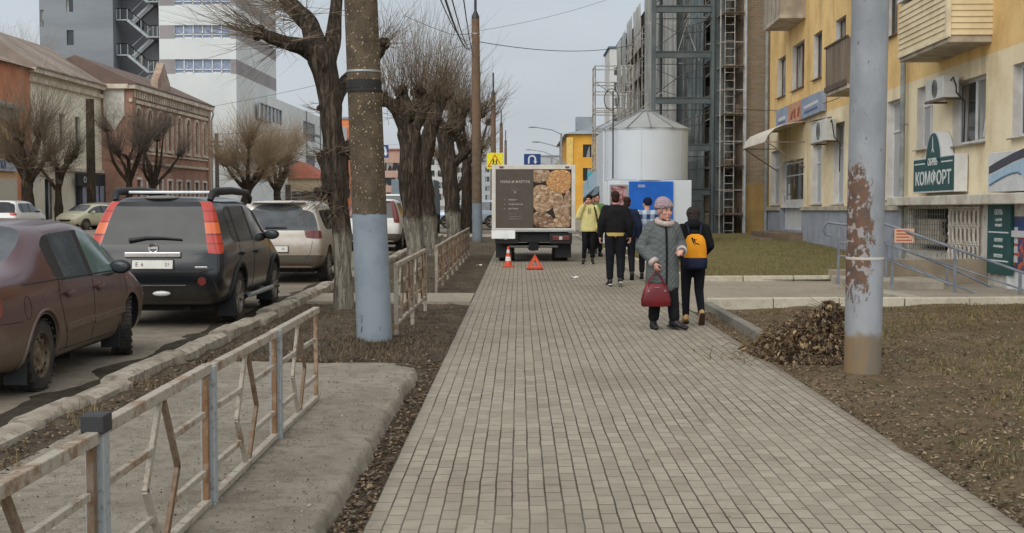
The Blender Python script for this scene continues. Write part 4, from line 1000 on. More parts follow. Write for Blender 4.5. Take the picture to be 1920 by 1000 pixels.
for sd in (1, -1):
    r_ = MB(); r_.tube([(sd * .62, .5, 1.66), (sd * .64, .58, 1.76), (sd * .645, .75, 1.785), (sd * .645, 1.7, 1.80), (sd * .645, 2.7, 1.775), (sd * .635, 3.0, 1.70), (sd * .62, 3.08, 1.63)], [.04, .05, .055, .055, .05, .045, .03], 10); r_.build('roof_rail', m_black, t, smooth=50)
    for a, b in ((1.02, 'x'),): pass
    seam(t, bv, [(1.05, 1.08), (1.06, .82), (1.2, .70)], sd=sd); seam(t, bv, [(2.0, 1.08), (2.02, .7), (2.02, .40)], sd=sd); seam(t, bv, [(3.2, 1.06), (3.26, .7), (3.2, .40)], sd=sd); seam(t, bv, [(1.48, .42), (3.22, .41)], sd=sd)
    handle(t, bv, 1.22, .93, pb, sd); handle(t, bv, 2.18, .92, pb, sd)
    b = MB(); b.tube([(sd * .93, 1.5, .34), (sd * .93, 3.2, .34)], .035, 10); b.bar((sd * .7, 1.8, .36), (sd * .93, 1.8, .34), .04); b.bar((sd * .7, 2.9, .36), (sd * .93, 2.9, .34), .04); b.build('side_step', m_galv, t, smooth=50)
    mudflap(t, sd * .78, .66, .12, .5, .24); mudflap(t, sd * .78, 3.28, .14, .45, .22)
    f = hit_rear(bv, sd * .63, .63); q = MB(); q.lathe([(.055, -.012), (.05, .012), (.03, .018)], 16, f + Vector((0, -.012, 0)), axis='y'); q.build('fog_lamp', m_dred, t, smooth=40)
    f = MB(); P = [hit_side(bv, 1.05 + .46 * math.cos(a), .36 + .46 * math.sin(a), sd) + Vector((sd * .004, 0, 0)) for a in [R(v) for v in range(-5, 186, 10)]]; f.tube(P, .03, 6); f.build('arch_trim', m_black, t, smooth=True); f = MB(); P = [hit_side(bv, 3.68 + .46 * math.cos(a), .36 + .46 * math.sin(a), sd) + Vector((sd * .004, 0, 0)) for a in [R(v) for v in range(-5, 186, 10)]]; f.tube(P, .03, 6); f.build('arch_trim', m_black, t, smooth=True)
b = MB(); b.bar((-.56, .9, 1.775), (.56, .9, 1.775), .06, .035); b.build('cross_bar', M_flat('bright_alloy', lin(226, 228, 228), .3, .2), t, bevel=.008)
b = MB(); b.ell((0, .47, 1.70), (.24, .1, .03), 16, 6); b.build('roof_spoiler', M_flat('spoiler_grey', lin(120, 118, 112), .4), t, smooth=True)  # spoiler in one plain grey
p1 = hit_rear(bv, 0, .97); b = MB(); b.box((-.36, p1.y - .05, .935), (.36, p1.y + .02, 1.005)); b.build('chrome_garnish', m_chrome, t, bevel=.012)
p1 = hit_rear(bv, 0, 1.055); b = MB(); b.lathe([(.052, -.01), (.062, -.014), (.066, -.006), (.062, .004), (.05, .006), (.052, -.01)], 28, p1 + Vector((0, -.012, 0)), axis='y', cap=False); b.box((p1.x - .062, p1.y - .03, p1.z - .014), (p1.x + .062, p1.y - .012, p1.z + .014)); b.build('badge', m_chrome, t, smooth=40)
plate(t, bv, .845, [('E', -.2, .075), ('6', -.13, .07), ('21', .19, .06)])
q = MB(); P = [hit_rear(bv, x, z) + Vector((0, -.02, 0)) for x, z in ((-.32, 1.15), (-.1, 1.185), (.1, 1.185), (.36, 1.165))]; q.tube(P, [.028, .02, .016, .01], 8); q.build('rear_wiper', m_black, t)
seam(t, bv, [(-.62, .70), (.62, .70)], 'tailgate_seam', .007, rear=True); seam(t, bv, [(-.78, .79), (-.60, .74), (-.5, .60), (.5, .60), (.60, .74), (.78, .79)], 'bumper_seam', .008, rear=True)
seam(t, bv, [(-.52, .575), (.42, .575)], 'bumper_strip', .022, m_chrome, rear=True)
p1 = hit_rear(bv, .1, .47); q = MB(); q.ell(p1 + Vector((0, -.01, 0)), (.12, .03, .035), 12, 6); q.build('reverse_lamp', m_clear, t, smooth=True)
p1 = hit_rear(bv, .62, .80); text('model_badge', 'I——', .05, m_chrome, t, p1 + Vector((0, -.012, 0)), (R(90), 0, 0)) if False else None
p1 = hit_rear(bv, .62, .805); q = MB(); q.box((.54, p1.y - .012, .793), (.70, p1.y, .818)); q.build('small_badge', m_chrome, t, bevel=.004)
# ---- 3. beige crossover, 4-5 white cars beyond
pg = M_car('beige_paint', lin(196, 190, 180), lin(126, 108, 86), 1.35, .34, .95, .35)
clad = M_car('grey_cladding', lin(92, 88, 82), lin(112, 98, 80), .7, .6, .6, 0)
t, bv = wagon((-4.82, 25.2, -.08), 0, 'dusty beige crossover with a white roof parked ahead of the black off-roader', pg, m_glass, 'cars parked along the near kerb', lower=clad, dims=dict(L=4.48, hw=.925, H=1.64, belt=1.06, lampb=.90, rake=.42, gtop=.17, taper=.70, hood=1.0), rlamp='low', lamp=m_dred, gl_rear=m_glass2)
plate(t, bv, .70, [('P', -.12, .075), ('A', -.03, .075), ('52', .17, .06)]); q = MB(); P = [hit_rear(bv, x, z) + Vector((0, -.02, 0)) for x, z in ((-.2, 1.12), (0, 1.125), (.22, 1.12))]; q.tube(P, [.02, .016, .01], 8); q.build('rear_wiper', m_black, t)
q = MB(); q.ell((0, .40, 1.62), (.58, .16, .03), 20, 6); q.build('roof_spoiler', pg, t, smooth=True); q = MB(); q.tube([(.0, .75, 1.63), (0, .55, 1.76)], .008, 6); q.build('aerial', m_black, t)
for sd in (1, -1):
    seam(t, bv, [(-.0 + sd * .74, .86), (sd * .70, .62), (sd * .60, .52)], 'tailgate_seam', .007, rear=True)
    seam(t, bv, [(2.0, 1.04), (2.02, .45)], sd=sd); seam(t, bv, [(1.3, .75), (1.5, .45)], sd=sd); handle(t, bv, 2.15, .9, pg, sd)
pw = M_car('white_paint', lin(214, 212, 206), lin(150, 136, 112), .8, .3, .7, 0)
t, bv = wagon((-4.72, 40.9, -.08), 0, 'white crossover with black cladding parked beyond the stout pole', pw, m_glass, 'cars parked along the near kerb', lower=clad, dims=dict(L=4.4, hw=.90, H=1.68, belt=1.07, lampb=.92, rake=.34), rlamp='tall', lamp=m_dred, mr=m_alloy)
wagon((-4.78, 46.9, -.08), 0, 'tall white van-like car parked beyond the white crossover', pw, m_glass2, 'cars parked along the near kerb', dims=dict(L=4.6, hw=.90, H=1.86, belt=1.15, lampb=1.0, rake=.2), rlamp='tall', detail=0)
# ---- far cars
ps = M_car('silver_blue_paint', lin(158, 170, 182), lin(130, 124, 112), .6, .3, .6, .3)
wagon((-.60, 74.6, -.06), R(90) , 'silver blue hatchback crossing the side street behind the brown pole', ps, m_glass2, 'cars driving on the streets', dims=dict(L=4.5, hw=.88, H=1.62, belt=1.02, lampb=.86), rlamp='low', lamp=m_red, detail=1)
pc = M_car('cream_paint', lin(190, 184, 152), lin(150, 138, 110), .6, .35, .5, 0)
saloon((-23.2, 73.8, -.08), R(158), 'cream saloon facing the camera at the far kerb', pc, m_glass2, 'cars parked along the far kerb', detail=False, dims=dict(L=4.3, hw=.84, H=1.42))
pgr = M_car('grey_paint', lin(128, 124, 114), lin(120, 110, 94), .6, .35, .5, .2)
saloon((-25.0, 83.2, -.08), R(125), 'grey saloon parked close behind the cream one at the far kerb', pgr, m_glass2, 'cars parked along the far kerb', detail=False)
wagon((-25.9, 63.5, -.08), R(0), 'white car at the far kerb, cut by the left frame edge', pw, m_glass, 'cars parked along the far kerb', dims=dict(L=4.4, hw=.88, H=1.60, belt=1.0, lampb=.86, rake=.5), rlamp='low', lamp=m_red, detail=0)
# flatbed seen between the trunks
t = empty('delivery_van', (-5.0, 60, -.08), 'dark lorry with a blue grey box body beyond the pollarded trunks', 'lorry', 'cars driving on the streets')
b = MB(); b.box((-1.0, .0, .95), (1.0, 3.6, 2.6)); b.build('cargo_box', M_flat('lorry_box', lin(118, 130, 138), .6), t, bevel=.03)
b = MB(); b.box((-.95, .1, .55), (.95, 5.4, .94)); b.box((-.9, -.05, .4), (.9, .05, .62)); b.build('chassis', m_black, t, bevel=.02)
b = MB(); b.prism([(3.75, .6), (5.5, .6), (5.55, 1.3), (5.0, 2.2), (3.75, 2.25)], lambda y, z: (-.95, y, z), lambda y, z: (.95, y, z)); b.build('cab', M_flat('lorry_cab', lin(90, 96, 104), .5), t, bevel=.05)
for y in (.9, 4.6):
    for sd in (1, -1): wheel(t, sd * .85, y, .38, .24, sd, 6, m_steelw)

# ================================================================== BAKERY TRUCK
t = empty('delivery_truck', (.36, 32.6, 0), 'white box truck with bread pictured on its rear doors, parked on the paving', 'truck')
m_box = mat('truck_white', lin(212, 208, 198), lin(196, 190, 178), 2, rough=.5)
m_brownp = M_flat('print_brown', lin(84, 76, 66), .6)
b = MB(); b.box((-1.05, .06, .86), (1.05, 3.7, 2.46)); b.build('cargo_box', m_box, t, bevel=.012)
b = MB(); zt = 2.475
for a, c in (((-1.065, .0, .82), (-.965, .09, zt)), ((.965, .0, .82), (1.065, .09, zt)), ((-.965, .0, 2.36), (.965, .09, zt)), ((-.965, .0, .82), (.965, .09, .865))): b.box(a, c)
b.build('door_frame', m_box, t, bevel=.008)
for x in (-.82, .85):
    q = MB(); q.box((x - .05, -.03, 2.40), (x + .05, .0, 2.44)); q.build('marker_lamp', m_dred, t, bevel=.006)
b = MB(); b.box((-.96, .015, .87), (-.024, .055, 2.355)); dl = b.build('rear_door', m_brownp, t)
dl['label'] = 'left rear door printed dark brown with pale lettering'
m_letter = M_flat('print_cream', lin(206, 200, 188), .6); m_letter2 = M_flat('print_grey', lin(150, 142, 130), .6)
rx = (R(90), 0, 0)
text('lettering', 'МУКА И ФАРТУК', .092, m_letter, dl, (-.47, .012, 2.04), rx, .001, sx=1.0)
q = MB()
for i in range(7):
    a = R(-60 + 20 * i); q.bar((-.47 + .03 * math.sin(a), .012, 1.80 + .03 * math.cos(a)), (-.47 + (.12 + .05 * (i % 2)) * math.sin(a), .012, 1.80 + .09 * math.cos(a)), .006, .004)
q.ell((-.47, .012, 1.78), (.03, .003, .03), 10, 6); q.build('wheat_emblem', m_letter2, dl)
for z, s_ in ((1.59, 'пекарня'), (1.475, 'кондитерская'), (1.365, 'доставка')):
    text('lettering', s_, .055, m_letter, dl, (-.64, .012, z), rx, .001, 'LEFT')
    q = MB(); q.lathe([(.014, -.001), (.014, .001)], 12, (-.74, .012, z), axis='y'); q.build('bullet_dot', m_letter2, dl)
for z, s_ in ((1.235, 'Телефон:'), (1.165, 'Горький хлеб'), (1.10, '8 (800) 250 00 31')): text('lettering', s_, .05, m_letter2, dl, (-.64, .012, z), rx, .001, 'LEFT')
m, n = newmat('print_shadow', .6, 0, .3); n.col(n.mix(n.noise(6, 5), lin(34, 25, 19), lin(56, 40, 28)))
b = MB(); b.box((-.014, .015, .87), (.955, .055, 2.355)); dr = b.build('rear_door', m, t); dr['label'] = 'right rear door printed with a photograph of bread loaves'
def loafmat(name, a, b_, c, s):
    m, n = newmat(name, .65, 0, .3); k = n.mix(n.ramp(n.noise(s, 7, .72), .38, .62), a, b_); k = n.mix(n.ramp(n.noise(s * .4, 5, .7, n.map((1, 1, 3))), .52, .66), k, c); n.col(k); n.bump(n.noise(s, 6, .7), .5, .02); return m
lA = loafmat('crust_seeded', lin(206, 160, 104), lin(150, 96, 58), lin(228, 196, 150), 26); lB = loafmat('crust_floured', lin(188, 158, 126), lin(118, 86, 60), lin(222, 206, 184), 10); lC = loafmat('crust_pale', lin(176, 150, 124), lin(120, 90, 66), lin(210, 192, 168), 9); lD = loafmat('crust_dark', lin(150, 118, 90), lin(84, 60, 44), lin(206, 196, 182), 13)
def loaf(cx, cz, rx_, rz_, rot, m, hgt=.035, slash=0):
    q = MB(); n_ = 32; rings = [(1, .0), (.95, .45), (.8, .8), (.55, .95), (.25, 1.0)]; vs = []; fs = []
    for f, hh in rings:
        for j in range(n_):
            a = 2 * math.pi * j / n_; w_ = 1 + .04 * math.sin(3 * a + cx * 9)
            x = f * rx_ * w_ * math.cos(a); z = f * rz_ * w_ * math.sin(a); X, Z = x * math.cos(rot) - z * math.sin(rot), x * math.sin(rot) + z * math.cos(rot)
            vs.append((max(-.005, min(.945, cx + X)), .013 - hgt * hh * .35, max(.88, min(2.345, cz + Z))))
    for i in range(len(rings) - 1):
        for j in range(n_): fs.append((i * n_ + j, i * n_ + (j + 1) % n_, (i + 1) * n_ + (j + 1) % n_, (i + 1) * n_ + j))
    fs.append(tuple(range(4 * n_, 5 * n_))); q.add(vs, fs); q.build('loaf_print', m, dr, smooth=60)
loaf(.66, 2.06, .34, .31, .1, lA); loaf(.16, 2.22, .26, .2, 0, lC); loaf(.24, 1.62, .33, .35, .3, lB); loaf(.64, 1.42, .15, .42, .12, lC); loaf(.86, 1.42, .12, .42, -.1, lC); loaf(.22, 1.08, .30, .2, -.2, lD); loaf(.74, 1.02, .26, .18, .25, lB); loaf(.45, .93, .16, .08, 0, lC)
b = MB(); b.box((-1.09, -.05, .77), (1.09, .09, .815)); b.build('tail_sill', m_galv, t, bevel=.008)
b = MB(); b.box((-.9, .2, .5), (.9, 5.2, .76)); b.box((-.98, .0, .47), (-.40, .12, .74)); b.box((.40, .0, .47), (.98, .12, .74)); b.box((-.4, .15, .50), (.4, .25, .74)); b.build('chassis', m_black, t, bevel=.01)
b = MB(); b.box((-.12, -.02, .30), (.12, .4, .50)); b.tube([(-.6, .9, .40), (.6, .9, .40)], .07, 10); b.ell((0, .9, .40), (.18, .18, .15), 12, 8); b.build('rear_axle', m_well, t)
b = MB(); b.bar((-.62, .05, .24 + .16), (.62, .05, .24 + .16), .05); b.build('rear_guard', M_flat('guard_grey', lin(90, 88, 84), .6), t)
for sd in (1, -1):
    q = MB(); q.box((sd * .70 - .22, -.03, .56), (sd * .70 + .22, .0, .67)); lo_ = q.build('tail_lamp', m_dred, t, bevel=.008)
    q = MB(); q.box((sd * .70 - .05, -.036, .575), (sd * .70 + .03, -.03, .655)); q.build('reverse_lens', m_clear, lo_)
    mudflap(t, sd * .76, .35, .10, .5, .42)
    for k in (0, .21): wheel(t, sd * (.80 - k), .95, .33, .18, sd, 'steel', m_steelw)
    wheel(t, sd * .84, 4.35, .33, .18, sd, 'steel', m_steelw)
    q = MB(); q.box((sd * 1.10 - .05, 4.3, 1.35), (sd * 1.10 + .05, 4.38, 1.72)); q.bar((sd * .9, 4.5, 1.5), (sd * 1.1, 4.35, 1.5), .03); q.build('wing_mirror', m_black, t, bevel=.02)
b = MB(); b.prism([(3.8, .55), (5.25, .5), (5.35, .95), (5.0, 1.15), (4.6, 1.95), (4.3, 2.05), (3.8, 2.05)], lambda y, z: (-.98, y, z), lambda y, z: (.98, y, z)); b.build('cab', m_box, t, bevel=.06)
b = MB(); b.box((-1.07, -.085, .60), (-.47, -.07, .815)); b.build('number_plate', M_flat('blank_white_plate', lin(240, 240, 238), .6), t, bevel=.004)
# warning cone and triangle
m_orange = M_flat('cone_orange', (.72, .085, .035), .45); m_white = M_flat('cone_white', lin(226, 222, 214), .5)
t = empty('traffic_cone', (G(953, 500).x, 30.4, 0), 'orange and white traffic cone standing behind the truck', 'traffic cone')
b = MB(); b.box((-.13, -.13, 0), (.13, .13, .03)); b.build('base', m_orange, t, bevel=.012)
for z0, z1, mm in ((.03, .14, m_orange), (.14, .24, m_white), (.24, .33, m_orange), (.33, .41, m_white), (.41, .48, m_orange)):
    r_ = lambda z: .095 - .075 * z / .48
    b = MB(); b.lathe([(r_(z0), z0), (r_(z1), z1)], 24); b.build('cone_band', mm, t, smooth=50)
t = empty('warning_triangle', (G(1003, 506).x, 29.1, 0), 'red warning triangle standing on the paving behind the truck', 'warning triangle')
def tri(mb, ro, ri, y0, y1, cz):
    for k in range(3):
        a0, a1 = R(90 + 120 * k), R(210 + 120 * k); P = lambda r, a: (r * math.cos(a), cz + r * math.sin(a))
        mb.prism([P(ro, a0), P(ro, a1), P(ri, a1), P(ri, a0)], lambda u, v: (u, y0, v), lambda u, v: (u, y1, v))
b = MB(); tri(b, .225, .155, -.012, .012, .135); b.build('reflector_frame', m_orange, t, bevel=.003)
b = MB(); tri(b, .15, .095, -.008, .008, .135); b.build('inner_band', M_flat('fluor_red', (.80, .14, .08), .5), t)
b = MB(); b.bar((-.19, -.1, .012), (.19, .1, .012), .02, .012); b.bar((-.19, .1, .012), (.19, -.1, .012), .02, .012); b.build('stand', m_black, t)
# ================================================================== YELLOW APARTMENT HOUSE (right)
ex = Vector((-.0227, -1, .00875)).normalized(); ey = Vector((1, -.0227, 0)).normalized(); ez = ex.cross(ey).normalized(); ey = ez.cross(ex)
FO = Vector((8.85, 22.5, 0)); FM = Matrix((ex, ey, ez)).transposed().to_4x4(); FM.translation = FO; FI = FM.inverted()
def fac(px, py, off=0.0):
    o = FI @ EYE; d = FI.to_3x3() @ ray(px, py); s = (off - o.y) / d.y; p = o + d * s; return p.x, p.z
def rect(pl, yt, yb, pr, off=0.0):
    u0, z1 = fac(pl, yt, off); _, z0 = fac(pl, yb, off); u1, _ = fac(pr, (yt + yb) / 2, off); return u0, u1, z0, z1
yb = bpy.data.objects.new('apartment_building', None); C.objects.link(yb); yb.matrix_world = FM
tag(yb, 'yellow plastered apartment house with balconies and a basement shoe shop on the right', 'building')
m_wall = M_bands('yellow_plaster', [(0, lin(238, 222, 188)), (4.36, lin(238, 202, 140))], .45, .7)
m_wall2 = M_bands('yellow_plaster_far', [(0, lin(228, 196, 132)), (4.3, lin(222, 184, 108))], .45, .55)
m_reveal = mat('white_reveal', lin(214, 208, 200), lin(196, 190, 182), 3, rough=.9)
m_plinth = mat('blue_grey_plinth', lin(156, 160, 170), lin(140, 144, 152), 1.5, rough=.9, bump=(30, .3, .01))
m_upvc = mat('upvc_white', lin(216, 216, 214), lin(200, 200, 198), 3, rough=.4)
m_brownw = mat('brown_window_wood', lin(112, 92, 76), lin(92, 76, 62), 4, rough=.7)
m_win = M_glass('house_glass', (.04, .047, .052), .05)
_n = Nd(m_win); _k = _n.mix(_n.ramp(_n.noise(1.1, 3, .5, _n.map((1.3, 1.3, .25))), .52, .56, 0, .75), (.035, .042, .047), lin(168, 164, 156)); _n.col(_k); m_curtain = mat('net_curtain', lin(172, 172, 170), lin(150, 152, 154), 12, rough=.3, stretch=(3, 1, .1))
m_sill = mat('tin_sill', lin(150, 148, 142), lin(120, 112, 104), 4, rough=.6)
zp = fac(1500, 390)[1]                        # plinth top
wins = []                                     # (rect, style)
for q, st in (((1523, 273, 383, 1541), 'tall'), ((1563, 233, 383, 1583), 'tall'), ((1664, 192, 374, 1691), 'tall'), ((1446, 285, 385, 1463), 'tall'),
              ((1720, 166, 280, 1749), 'tall'), ((1787, 157, 273, 1848), 'wide'), ((1900, 122, 257, 1985), 'wide'),
              ((1459, 112, 184, 1473), 'old'), ((1486, 88, 171, 1508), 'old'), ((1526, 66, 150, 1541), 'old'), ((1567, 40, 84, 1586), 'old'), ((1662, -20, 72, 1683), 'old')):
    wins.append((rect(*q), st))
for u in (-24.6, -20.5, -17.0, -13.0, -9.5, -6.0, -2.0, 2.0, 6.0):            # storeys above the frame and towards the camera
    for zz in (8.7, 11.7): wins.append(((u, u + 1.4, zz - .1, zz + 1.4), 'old'))
for u in (2.8, 6.0): wins.append(((u, u + 1.7, 5.9, 7.4), 'old')); wins.append(((u, u + 1.7, 2.9, 4.3), 'wide'))
door = rect(1466, 305, 430, 1506); zd = door[2]
basem = [rect(1716, 391, 465, 1781, .0), ]
mb = MB(); f_ = lambda u, d, z: (u, d, z)
UE = -26.1; UN = 10.0
wall_holes(mb, UE, UN, zp, 14.6, [w_[0] for w_ in wins] + [(door[0], door[1], zp, door[3])], f_, .22, 1)
mb.add([(UE, 0, -2), (UE, 11, -2), (UE, 11, 14.6), (UE, 0, 14.6)], [(0, 1, 2, 3)]); mb.add([(UN, 0, -2), (UN, 11, -2), (UN, 11, 14.6), (UN, 0, 14.6)], [(3, 2, 1, 0)])
wall = mb.build('wall', [m_wall, m_reveal], yb)
mb = MB(); mb.prism([(-.6, 14.6), (11.5, 14.6), (11.5, 14.8), (5.5, 16.8), (-.6, 14.85)], lambda a, b: (UE, a, b), lambda a, b: (UN, a, b)); mb.build('roof', mat('roof_sheet', lin(110, 108, 104)), yb)
ub = fac(1694, 380)[0]                        # where the pale basement front begins
mb = MB(); wall_holes(mb, UE, ub, -1.6, zp, [(door[0], door[1], zd, zp)], lambda u, d, z: (u, d - .05, z), .27); mb.add([(UE, -.05, zp), (ub, -.05, zp), (ub, 0, zp), (UE, 0, zp)], [(0, 1, 2, 3)])
mb.build('plinth', m_plinth, yb)
mb = MB()
for a, b in ((UE, door[0] - .02), (door[1] + .02, ub)): mb.box((a, -.12, zp - .09), (b, .0, zp + .04))
mb.build('plinth_ledge', mat('ledge_plaster', lin(190, 178, 156), lin(160, 150, 134), 2, rough=.9), yb, bevel=.01)
def window(parent, r_, st, d=.17, glass=None):
    u0, u1, z0, z1 = r_; fr_ = MB(); mm = m_brownw if st == 'old' else m_upvc; t = .055
    fr_.box((u0, d - .03, z0), (u0 + t, d + .04, z1)); fr_.box((u1 - t, d - .03, z0), (u1, d + .04, z1)); fr_.box((u0 + t, d - .03, z0), (u1 - t, d + .04, z0 + t)); fr_.box((u0 + t, d - .03, z1 - t), (u1 - t, d + .04, z1))
    um = u0 + (u1 - u0) * (.5 if st != 'wide' else .52)
    fr_.box((um - t * .6, d - .035, z0 + t), (um + t * .6, d + .035, z1 - t))
    if st == 'tall': fr_.box((u0 + t, d - .03, z0 + (z1 - z0) * .68), (um - t * .6, d + .03, z0 + (z1 - z0) * .68 + t)); fr_.box((um + t * .6, d - .03, z0 + (z1 - z0) * .68), (u1 - t, d + .03, z0 + (z1 - z0) * .68 + t))
    o = fr_.build('window', mm, parent, bevel=.006)
    if st == 'wide': q = MB(); q.bar((u1 - .28, d - .10, z0 + .08), (u1 - .1, d - .02, z1 - .06), .03, .04); q.build('open_sash', m_upvc, o)
    g = MB(); g.add([(u0 + t, d, z0 + t), (u1 - t, d, z0 + t), (u1 - t, d, z1 - t), (u0 + t, d, z1 - t)], [(0, 1, 2, 3)]); g.build('pane', glass or (m_curtain if st == 'tall' else m_win), o)
    s = MB(); s.prism([(d - .04, .02), (-.09, -.03), (-.09, -.055), (d - .04, -.01)], lambda a, b: (u0 - .03, a, z0 + b), lambda a, b: (u1 + .03, a, z0 + b)); s.build('sill', m_sill if st != 'old' else m_brownw, o)
    return o
for r_, st in wins: window(yb, r_, st)
# panelled door with a canopy, steps
u0, u1, z0, z1 = door; zt = fac(1468, 305)[1]
mb = MB(); d = .13
for a, b in (((u0, d, z0), (u0 + .1, d + .07, zt)), ((u1 - .1, d, z0), (u1, d + .07, zt)), ((u0 + .1, d, zt - .1), (u1 - .1, d + .07, zt)), ((u0 + .1, d, z0), (u1 - .1, d + .05, z0 + (zt - z0) * .44)), ((u0 + .1, d, z0 + (zt - z0) * .78), (u1 - .1, d + .06, z0 + (zt - z0) * .8))): mb.box(a, b)
dr_ = mb.build('door', m_upvc, yb, bevel=.01)
mb = MB(); mb.add([(u0 + .1, d + .03, z0 + (zt - z0) * .42), (u1 - .1, d + .03, z0 + (zt - z0) * .42), (u1 - .1, d + .03, zt - .1), (u0 + .1, d + .03, zt - .1)], [(0, 1, 2, 3)]); mb.build('door_glass', m_win, dr_)
mb = MB(); mb.box((u0 + .55, d + .005, z0 + 1.25), (u0 + .85, d + .02, z0 + 1.6)); mb.box((u0 + .5, d + .005, z0 + 1.0), (u0 + .9, d + .02, z0 + 1.2)); mb.build('paper_notice', M_flat('paper', lin(205, 208, 212), .7), dr_)
mb = MB(); mb.bar((u0 + .17, d - .05, z0 + .95), (u0 + .17, d - .05, z0 + 1.2), .03); mb.bar((u0 + .17, d, z0 + 1.0), (u0 + .17, d - .05, z0 + 1.0), .02); mb.build('door_handle', m_chrome, dr_)
mb = MB(); mb.box((u0 + .6, d + .0, zt - .02), (u1 - .02, d + .05, zt + .75)); mb.build('transom_panel', mat('brown_panel', lin(140, 110, 92)), yb)
cu0, cz0 = fac(1432, 268, -1.0); cu1, _ = fac(1512, 262, 0)
cu0 = u0 - .75; cu1 = u1 + .25; czl = zt + .55
cp = MB(); P = [(-1.25 + .0 * i, 0) for i in range(1)]; arc = [(-1.28, 0), (-1.2, .22), (-1.0, .42), (-.7, .55), (-.3, .62), (.0, .64)]
for i in range(len(arc) - 1):
    (a, b), (c, d_) = arc[i], arc[i + 1]; cp.add([(cu0, a, czl + b), (cu1, a, czl + b), (cu1, c, czl + d_), (cu0, c, czl + d_), (cu0, a, czl + b - .02), (cu1, a, czl + b - .02), (cu1, c, czl + d_ - .02), (cu0, c, czl + d_ - .02)], [(0, 1, 2, 3), (7, 6, 5, 4), (0, 3, 7, 4), (1, 5, 6, 2), (0, 4, 5, 1)])
can = cp.build('canopy', mat('canopy_sheet', lin(226, 218, 202), lin(208, 198, 180), 3, rough=.5), yb, smooth=60)
q = MB()
for u in (cu0 + .03, cu1 - .03):
    q.tube([(u, a, czl + b - .04) for a, b in arc], .025, 6); q.bar((u, -1.25, czl - .02), (u, .0, czl - .85), .035); q.bar((u, -1.28, czl - .03), (u, .0, czl - .03), .03)
q.build('canopy_frame', mat('canopy_steel', lin(128, 108, 92)), can)
st_ = MB()
for i, (dd, h) in enumerate(((1.9, .18), (1.45, .37), (1.0, .56))): st_.box((u0 - .9 + i * .22, -dd, z0 - .62 - .6 * (i == 0) + .0), (u1 + .35 - .05 * i, -.05 if i == 2 else -dd + .47, z0 - .62 + h))
st_.build('steps', mat('step_concrete', lin(126, 108, 90), lin(104, 90, 74), 3, rough=.95, bump=(20, .5, .02)), yb, bevel=.012)
# balconies
def balcony(a, b, zb, dep, h, style, label=None):
    s = MB(); s.box((a, -dep, zb), (b, .0, zb + .13)); o = s.build('balcony', mat('balcony_slab', lin(186, 174, 156), lin(150, 140, 126), 2, rough=.95), yb, bevel=.01)
    if label: o['label'] = label
    p = MB(); z0, z1 = zb + .13, zb + .13 + h
    if style == 'siding':
        n_ = int(h / .115)
        for i in range(n_):
            za, zb_ = z0 + i * .115, z0 + (i + 1) * .115
            p.prism([(-dep - .01, za), (-dep - .035, za + .008), (-dep - .012, zb_), (-dep + .02, zb_), (-dep + .02, za)], lambda y, z: (a - .01, y, z), lambda y, z: (b + .01, y, z))
            for u, sg in ((b, 1), (a, -1)): p.prism([(u + sg * .01, za), (u + sg * .035, za + .008), (u + sg * .012, zb_), (u - sg * .02, zb_), (u - sg * .02, za)], lambda x, z: (x, -dep + .02, z), lambda x, z: (x, -.0, z))
        p.build('siding', mat('cream_siding', lin(222, 204, 166), lin(206, 188, 150), 2, rough=.6), o)
        k = MB(); k.box((b - .05, -dep - .045, z0 - .03), (b + .045, -dep + .04, z1)); k.box((a - .02, -dep - .05, z0 - .05), (b + .03, -dep - .01, z0)); k.build('siding_trim', mat('siding_edge', lin(228, 214, 184)), o)
        k = MB(); k.box((a - .03, -dep - .06, z1), (b + .05, .0, z1 + .06)); k.build('window_ledge', m_upvc, o)
        for i in range(4):
            uu = a + (b - a) * i / 4; k = MB(); k.box((uu + .03, -dep - .01, z1 + .06), (uu + (b - a) / 4 - .03, -dep + .02, z1 + 1.5)); k.build('glazing', m_win, o)
            k = MB(); k.box((uu - .03, -dep - .03, z1 + .06), (uu + .03, -dep + .04, z1 + 1.5)); k.build('mullion', m_upvc, o)
        k = MB(); k.box((a - .05, -dep - .08, z1 + 1.5), (b + .05, 0, z1 + 1.58)); k.build('balcony_roof', m_upvc, o)
    elif style == 'corrugated':
        n_ = 30
        for i in range(n_):
            ua = a + (b - a) * i / n_; w_ = (b - a) / n_; e = .025 if i % 2 else 0; p.box((ua, -dep - e, z0 - .02), (ua + w_ * .96, -dep + .02, z1))
        for u in (a, b): p.box((u - .015, -dep + .02, z0), (u + .015, 0, z1))
        p.build('panel', mat('grey_brown_sheet', lin(136, 122, 106), lin(112, 98, 84), 3, rough=.8, stretch=(1, 1, .2)), o)
        k = MB(); k.box((a - .03, -dep - .05, z1), (b + .03, -dep + .03, z1 + .05)); k.box((a - .02, -dep - .04, zb + .1), (b + .02, -dep - .03, zb + .24)); k.build('handrail', mat('rail_wood', lin(96, 82, 70)), o)
    else:
        p.box((a, -dep, z0), (b, -dep + .03, z1)); p.box((b - .03, -dep + .03, z0), (b, 0, z1)); p.box((a, -dep + .03, z0), (a + .03, 0, z1))
        p.build('panel', mat('grey_flat_sheet', lin(170, 158, 140), lin(146, 134, 118), 2, rough=.8), o)
        k = MB()
        for i in range(5): uu = a + (b - a) * i / 4; k.box((uu - .02, -dep - .02, z0), (uu + .02, -dep, z1 + .9))
        k.box((a, -dep - .02, z1), (b, -dep + .04, z1 + .05)); k.build('balcony_frame', mat('grey_frame', lin(140, 134, 124)), o)
    return o
cC = (fac(1759, 110)[0], fac(1860, 70)[0]); zC = fac(1860, 74)[1]
balcony(cC[0], cC[1], zC - .05, .82, 1.12, 'siding')
